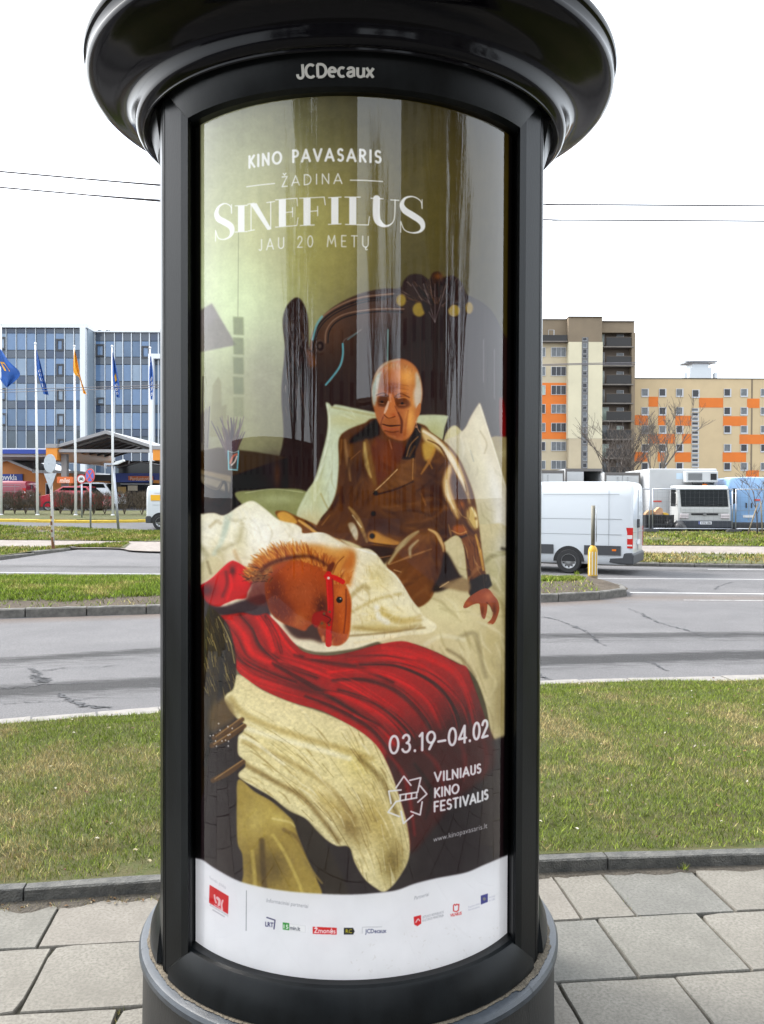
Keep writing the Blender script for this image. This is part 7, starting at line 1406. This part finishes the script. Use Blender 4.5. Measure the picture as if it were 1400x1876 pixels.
# ---------------------------------------------------------------- signs and lamp
M_SBACK = mk('sign_back',(.30,.33,.36),.45,.5,var=.12,scale=6); M_SPOLE = mk('sign_pole_galv',(.34,.36,.40),.4,.6)
def disc(name, c, r, t, mat, parent, rz=0.0, n=40, tri=False):
    pts = [(r*math.cos(2*math.pi*i/n),r*math.sin(2*math.pi*i/n)) for i in range(n)] if not tri else [(-r,r*.62),(r,r*.62),(r*.06,-r*1.05),(-r*.06,-r*1.05)]
    m = MB(); T = Matrix.Translation(c) @ Matrix.Rotation(rz,4,'Z'); m.prism(pts,-t/2,t/2,'y',T); return m.build(name,mat,parent)
bs = on_g(98.5,1005,.05); S1 = thing('give_way_signpost','rusty banded post with grey backs of a round and a triangular sign','sign',bs); sc_ = 1570/bs.y
hz = lambda py: (1005-py)/sc_
m = MB(); m.tube([(-.02,0,0),(-.06,0,hz(920)),(-.10,0,hz(833))],[.055,.045,.04],12); m.build('post',mk('post_pale_band',(.44,.43,.40),.6,var=.2,scale=5),S1)
for (a,b) in ((1005,984),(975,970),(962,955),(950,945)): m = MB(); m.tube([(-.02-.0009*(1005-a),0,hz(a)),(-.02-.0009*(1005-b),0,hz(b))],.0575,12,cap=False); m.build('rust_band',mk('rust',(.13,.055,.022),.9,var=.4,scale=14),S1)
disc('round_plate',(-.10,-.07,hz(849)),.33,.02,M_SBACK,S1,R(-32)); disc('triangle_plate',(-.09,-.07,hz(878)),.34,.02,M_SBACK,S1,R(-32),tri=True)
for zz in (849,876): m = MB(); m.box(-.16,.0,-.06,-.03,hz(zz)-.02,hz(zz)+.02); m.build('bracket',M_SPOLE,S1)
def signpost(name,label,pxb,pyb,pyc,rad,kind,rz=0.0):
    b_ = on_g(pxb,pyb,.04); s = 1570/b_.y; t = thing(name,label,'sign',b_); H_ = (pyb-pyc)/s
    m = MB(); m.tube([(0,0,0),(0,0,H_+rad*.9)],.04,10); m.build('post',M_SPOLE,t)
    RED, BLU, WHT = mk('sign_red',(.45,.03,.03),.4),mk('sign_blue',(.03,.08,.38),.4),mk('sign_white_face',(.62,.62,.62),.4)
    c = Vector((0,-.06,H_)); d = disc('sign_plate',c,rad,.02,RED,t,rz); T = Matrix.Translation(c) @ Matrix.Rotation(rz,4,'Z')
    def part(nm,poly,y0,mt): m = MB(); m.prism(poly,y0-.004,y0,'y',T); return m.build(nm,mt,d)
    circ_ = lambda r_: [(r_*math.cos(2*math.pi*i/36),r_*math.sin(2*math.pi*i/36)) for i in range(36)]
    if kind == 'car':
        part('white_field',circ_(rad*.78),-.012,WHT); q = rad
        part('car_symbol',[(-.46*q,-.22*q),(-.50*q,.06*q),(-.36*q,.14*q),(-.28*q,.38*q),(.28*q,.38*q),(.36*q,.14*q),(.50*q,.06*q),(.46*q,-.22*q)],-.017,M_DARK); part('car_window',[(-.24*q,.16*q),(-.20*q,.30*q),(.20*q,.30*q),(.24*q,.16*q)],-.022,WHT)
        for s_ in (-1,1): part('car_lamp',[(s_*.34*q+a*.10*q,-.06*q+b*.07*q) for a,b in ((-1,-1),(1,-1),(1,1),(-1,1))],-.022,WHT); part('car_wheel',[(s_*.36*q+a*.09*q,-.29*q+b*.08*q) for a,b in ((-1,-1),(1,-1),(1,1),(-1,1))],-.017,M_DARK)
    else:
        part('blue_field',circ_(rad*.80),-.012,BLU)
        for a in (1,-1): e = .075*rad; part('red_bar',[(a*(-.56*rad)-e,-.56*rad+e),(a*(-.56*rad)+e,-.56*rad-e),(a*.56*rad+e,.56*rad-e),(a*.56*rad-e,.56*rad+e)] if a == 1 else [(.56*rad-e,-.56*rad-e),(.56*rad+e,-.56*rad+e),(-.56*rad+e,.56*rad+e),(-.56*rad-e,.56*rad-e)],-.017 if a == 1 else -.021,RED)
    return t
signpost('no_cars_sign','round white sign with red rim and black car symbol',150,951,877.5,.235,'car')
signpost('no_stopping_sign','round blue sign with red rim and red cross on a grey post',166,968,871.5,.325,'stop',R(-33))
bl_ = on_g(217,969,.06); LP = thing('lamp_post','slightly leaning grey lamp post with a small flat lantern','street lamp',bl_); s_ = 1570/bl_.y
m = MB(); m.tube([(0,0,0),(-.09,0,(969-920)/s_),(-.22,0,(969-852)/s_)],[.06,.05,.042],10); m.build('post',M_SPOLE,LP); hh_ = (969-850)/s_
m = MB(); m.prism([(-.24,hh_-.05),(-.10,hh_+.10),(.25,hh_+.20),(.28,hh_+.13),(-.04,hh_-.02)],-.12,.12,'y'); m.build('lantern',M_WHITEP,LP); m = MB(); m.box(-.62,-.25,-.08,.08,hh_-.06,hh_+.04); m.box(-.62,-.55,-.08,.08,hh_-.2,hh_-.06); m.build('bracket_arm',M_SPOLE,LP)
# ---------------------------------------------------------------- bare shrubs
M_TWIG = mk('twig_brown',(.085,.066,.047),.95,var=.35,scale=4)
def shrub(label,px,w,h,D,seed,n=420):
    b_ = at(px,950,D); b_.z = terr(D)+.1; t = thing('bare_shrub',label,'shrub',b_,0,'bare shrubs along the station verge'); r = random.Random(seed); st_ = MB(); tw = MB()
    for k in range(9):
        a = r.uniform(0,6.28); e = Vector((math.cos(a)*w*.30,math.sin(a)*w*.25,h*r.uniform(.5,.7))); st_.tube([(0,0,0),e*.5+Vector((0,0,.06)),e],[.02,.014,.008],4,True,False)
    for k in range(n):
        a = r.uniform(0,6.28); q = math.sqrt(r.random()); zz = r.uniform(.22,.95)*h; wz = w*.5*(.55+.45*math.sin(math.pi*min(1,zz/h*.85)))*q; p = Vector((math.cos(a)*wz,math.sin(a)*wz*.8,zz)); d = Vector((math.cos(a)*.3+r.uniform(-.3,.3),math.sin(a)*.3+r.uniform(-.3,.3),r.uniform(.3,1))).normalized()*r.uniform(.14,.34); s = Vector((-d.y,d.x,.02)).normalized()*.009
        tw.add([p-s,p+s,p+d],[(0,1,2)])
        s2_ = Vector((.009,0,0)); tw.add([p-s2_,p+s2_,p+d*.9+Vector((.05*r.uniform(-1,1),0,.03))],[(0,1,2)])
    st_.build('stems',M_TWIG,t); tw.build('twigs',M_TWIG,t); return t
SHR = [(-18,.9),(6,.85),(27,.7),(47,.95),(65,.6),(110,1.15),(131,.85),(152,.95),(172,.9),(192,.95),(228,.75),(260,1.1),(284,.8),(310,.9)]
pl_desc = ['bare shrub in front of the left part of the dark red van','bare shrub at the foot of the flagpole with the wide blue flag','bare twiggy shrub in front of the dark red van side','bushy bare shrub in front of the dark red van end','thin bare shrub at the foot of the flagpole beside the shop sign','wide bare shrub in front of the red hatchback bonnet','bare shrub at the foot of the flagpole with the orange flag','bare shrub directly behind the no cars sign post','bare shrub directly behind the no stopping sign post','bare shrub between the no stopping sign and the next flagpole','small bare shrub standing alone beside the leaning lamp post','round bare shrub between the lamp post and the white service van','bare shrub partly behind the white service van','bare shrub hidden behind the white service van and the advertising column']
for i,(px,w) in enumerate(SHR): shrub(pl_desc[i],px,w,1.12+.12*rw.random(),46.2+.5*rw.random(),40+i,int(560*w))
# ---------------------------------------------------------------- vehicles on the left
M_REDV = mk('paint_dark_red',(.20,.012,.03),.3,coat=.4); M_REDC = mk('paint_red',(.34,.010,.025),.25,coat=.5)
RV = van('parked_van','dark red van parked by the station shop behind the shrubs',(at(58,925,53).x,53,terr(53)),math.pi,M_REDV,5.0,.95,1.75,trim=False); 
def car(name,label,loc,rz,paint,L=4.2,W=.88,H=1.5,suv=False):
    t = thing(name,label,'car',loc,rz); m = MB(); prof = [(0,.42),(.02,.72),(.10,.92),(.55,1.0),(1.0,H-.04),(1.5,H),(2.4,H-.03),(3.15,1.02),(3.85,.86),(L-.06,.70),(L,.50),(L-.05,.28),(.08,.28)]
    vs = []; k = len(prof)
    for (y,f) in ((-W,0),(-W*.97,0),(W*.97,0),(W,0)):
        for (xx,zz) in prof: vs.append((xx, y*(1-.20*max(0,(zz-.95))/(H-.9)), zz))
    m.add(vs,[(i*k+q,i*k+(q+1)%k,(i+1)*k+(q+1)%k,(i+1)*k+q) for i in range(3) for q in range(k)]+[tuple(range(k)),tuple(3*k+q for q in range(k-1,-1,-1))]); m.build('body',paint,t,.05)
    for sy in (-1,1):
        m = MB(); m.prism([(.72,1.0),(1.05,H-.10),(2.35,H-.09),(2.98,1.0)],sy*W*.845,sy*W*.905,'y'); m.build('side_window',M_CGLASS,t)
        for sx in (.75,L-.80): wheel(t,sx,sy*(W-.09),.31,.31,.20,sy)
        m = MB(); m.box(L-.32,L-.02,min(sy*W*.55,sy*W*.9),max(sy*W*.55,sy*W*.9),.62,.76); m.build('headlight',M_TAILW,t); m = MB(); m.box(.0,.14,min(sy*W*.6,sy*W*.93),max(sy*W*.6,sy*W*.93),.74,.90); m.build('tail_light',M_TAIL,t)
    m = MB(); m.prism([(2.42,H-.09),(3.10,1.04),(3.13,1.07),(2.45,H-.06)],-W*.72,W*.72,'y'); m.build('windscreen',M_CGLASS,t); m = MB(); m.prism([(.56,1.03),(.98,H-.10),(.95,H-.07),(.52,1.05)],-W*.72,W*.72,'y'); m.build('rear_window',M_CGLASS,t)
    return t
car('red_car','bright red hatchback parked behind the bare shrubs',(at(198,930,50.5).x,50.5,terr(50.5)),math.pi,M_REDC,4.0)
car('white_car','white estate car behind the red hatchback by the shop',(at(226,925,56).x,56,terr(56)),math.pi,M_VWHITE,4.5,.9,1.68)
sv = at(271,975,38.5); SV = van('service_van','white service van with yellow logo turning on the drive',(sv.x,38.9,terr(38.9)+.02),R(4),M_VWHITE,4.8,.92,1.98,trim=False,rx=.62)
for q_ in [c for c in SV.children if c.name.startswith(('tail_light','side_marker'))]:
    for w_ in list(q_.children): bpy.data.objects.remove(w_)
    bpy.data.objects.remove(q_)
m = MB(); m.box(.20,1.7,-.92-.02,-.905,1.30,1.55); lg = m.build('logo_panel',mk('logo_yellow',(.68,.36,.01),.5),SV)
# ---------------------------------------------------------------- overhead wires
M_WIRE = mk('wire_grey',(.11,.10,.11),.6)
def wire(label,L,z,rad):
    pts = [on_z(px,py,z) for px,py in L]; a, b = pts[0], pts[-1]; e0 = a+(a-pts[1]).normalized()*25; e1 = b+(b-pts[-2]).normalized()*25
    e0.z = e1.z = z; pts = [e0]+pts+[e1]; m = MB(); m.tube([tuple(q) for q in spline([tuple(p) for p in pts],6)],rad,6); return tag(m.build('overhead_wire',M_WIRE),label,'wire')
wire('upper of the two trolley wires above the near road',[(0,314),(150,327),(295,338.5),(640,360),(998,374),(1400,377)],5.8,.010); wire('lower looking trolley wire of the pair above the near road',[(0,343),(150,356),(295,366.5),(640,389),(998,402.3),(1400,405)],5.8,.010)
wire('thin wire crossing the tower balconies, upper of its pair',[(0,714),(300,705),(640,684),(985,668),(1400,660)],5.9,.012); wire('thin wire crossing the tower balconies, lower of its pair',[(0,719),(300,709),(640,689),(985,670),(1400,665)],5.9,.012)
# ================================================================ behind the viewer (seen as reflections in the glass)
M_SLABW = mk('panel_wall_grey',(.10,.098,.092),.9,var=.12,scale=.4)
def back_block(name,label,az0,az1,dist,h,mat,floors):
    """block of flats whose face spans azimuths az0..az1 (degrees from -Y towards +X) at a distance"""
    am = R((az0+az1)/2); c = Vector((math.sin(am)*dist,-math.cos(am)*dist,0)); w = dist*math.tan(R((az1-az0)/2)); t = thing(name,label,'building',c,am)
    m = MB(); m.box(-w,w,-12,0,-.5,h); m.build('wall',mat,t); m = MB(); m.box(-w-.2,w+.2,-12.2,.2,h,h+.5); m.build('roof_edge',M_DBROWN,t)
    n = max(3,int(w*2/4.5))
    for f in range(floors):
        for k in range(n):
            x = -w+(k+.5)*2*w/n; z = 1.2+f*(h-1)/floors; m = MB(); m.box(x-.9,x+.9,-.05,.06,z,z+1.5); m.build('window',M_DGLASS,t)
    return t
back_block('apartment_slab','grey panel apartment block standing across the street behind the viewer',-19.6,4.9,46,29,M_SLABW,9)
back_block('apartment_tower','grey panel apartment tower standing behind the viewer to the right',32,62,44,30,M_SLABW,9)
back_block('low_block','low flat roofed block between the two grey apartment blocks behind the viewer',4,33,80,11.5,M_SLABW,3)
back_block('low_block','low row of houses behind the viewer to the left',-75,-22,60,6.0,M_SLABW,2)
for k,(az,d_,h_,sd) in enumerate(((-37,17,15,1),(-31,18,16,2),(-25,19,15,3),(60,20,15,5),(67,19,14,6),(75,21,14,7),(17,30,15,8),(26,34,15,9))):
    a = R(az); bare_tree('roadside_tree','tall bare poplar in the avenue behind the viewer',(math.sin(a)*d_,-math.cos(a)*d_,0),h_,.42,60+k,M_BARK2,.22,1,3,minr=.02,nb=(7,9),first=.12,group='bare poplars behind the viewer')
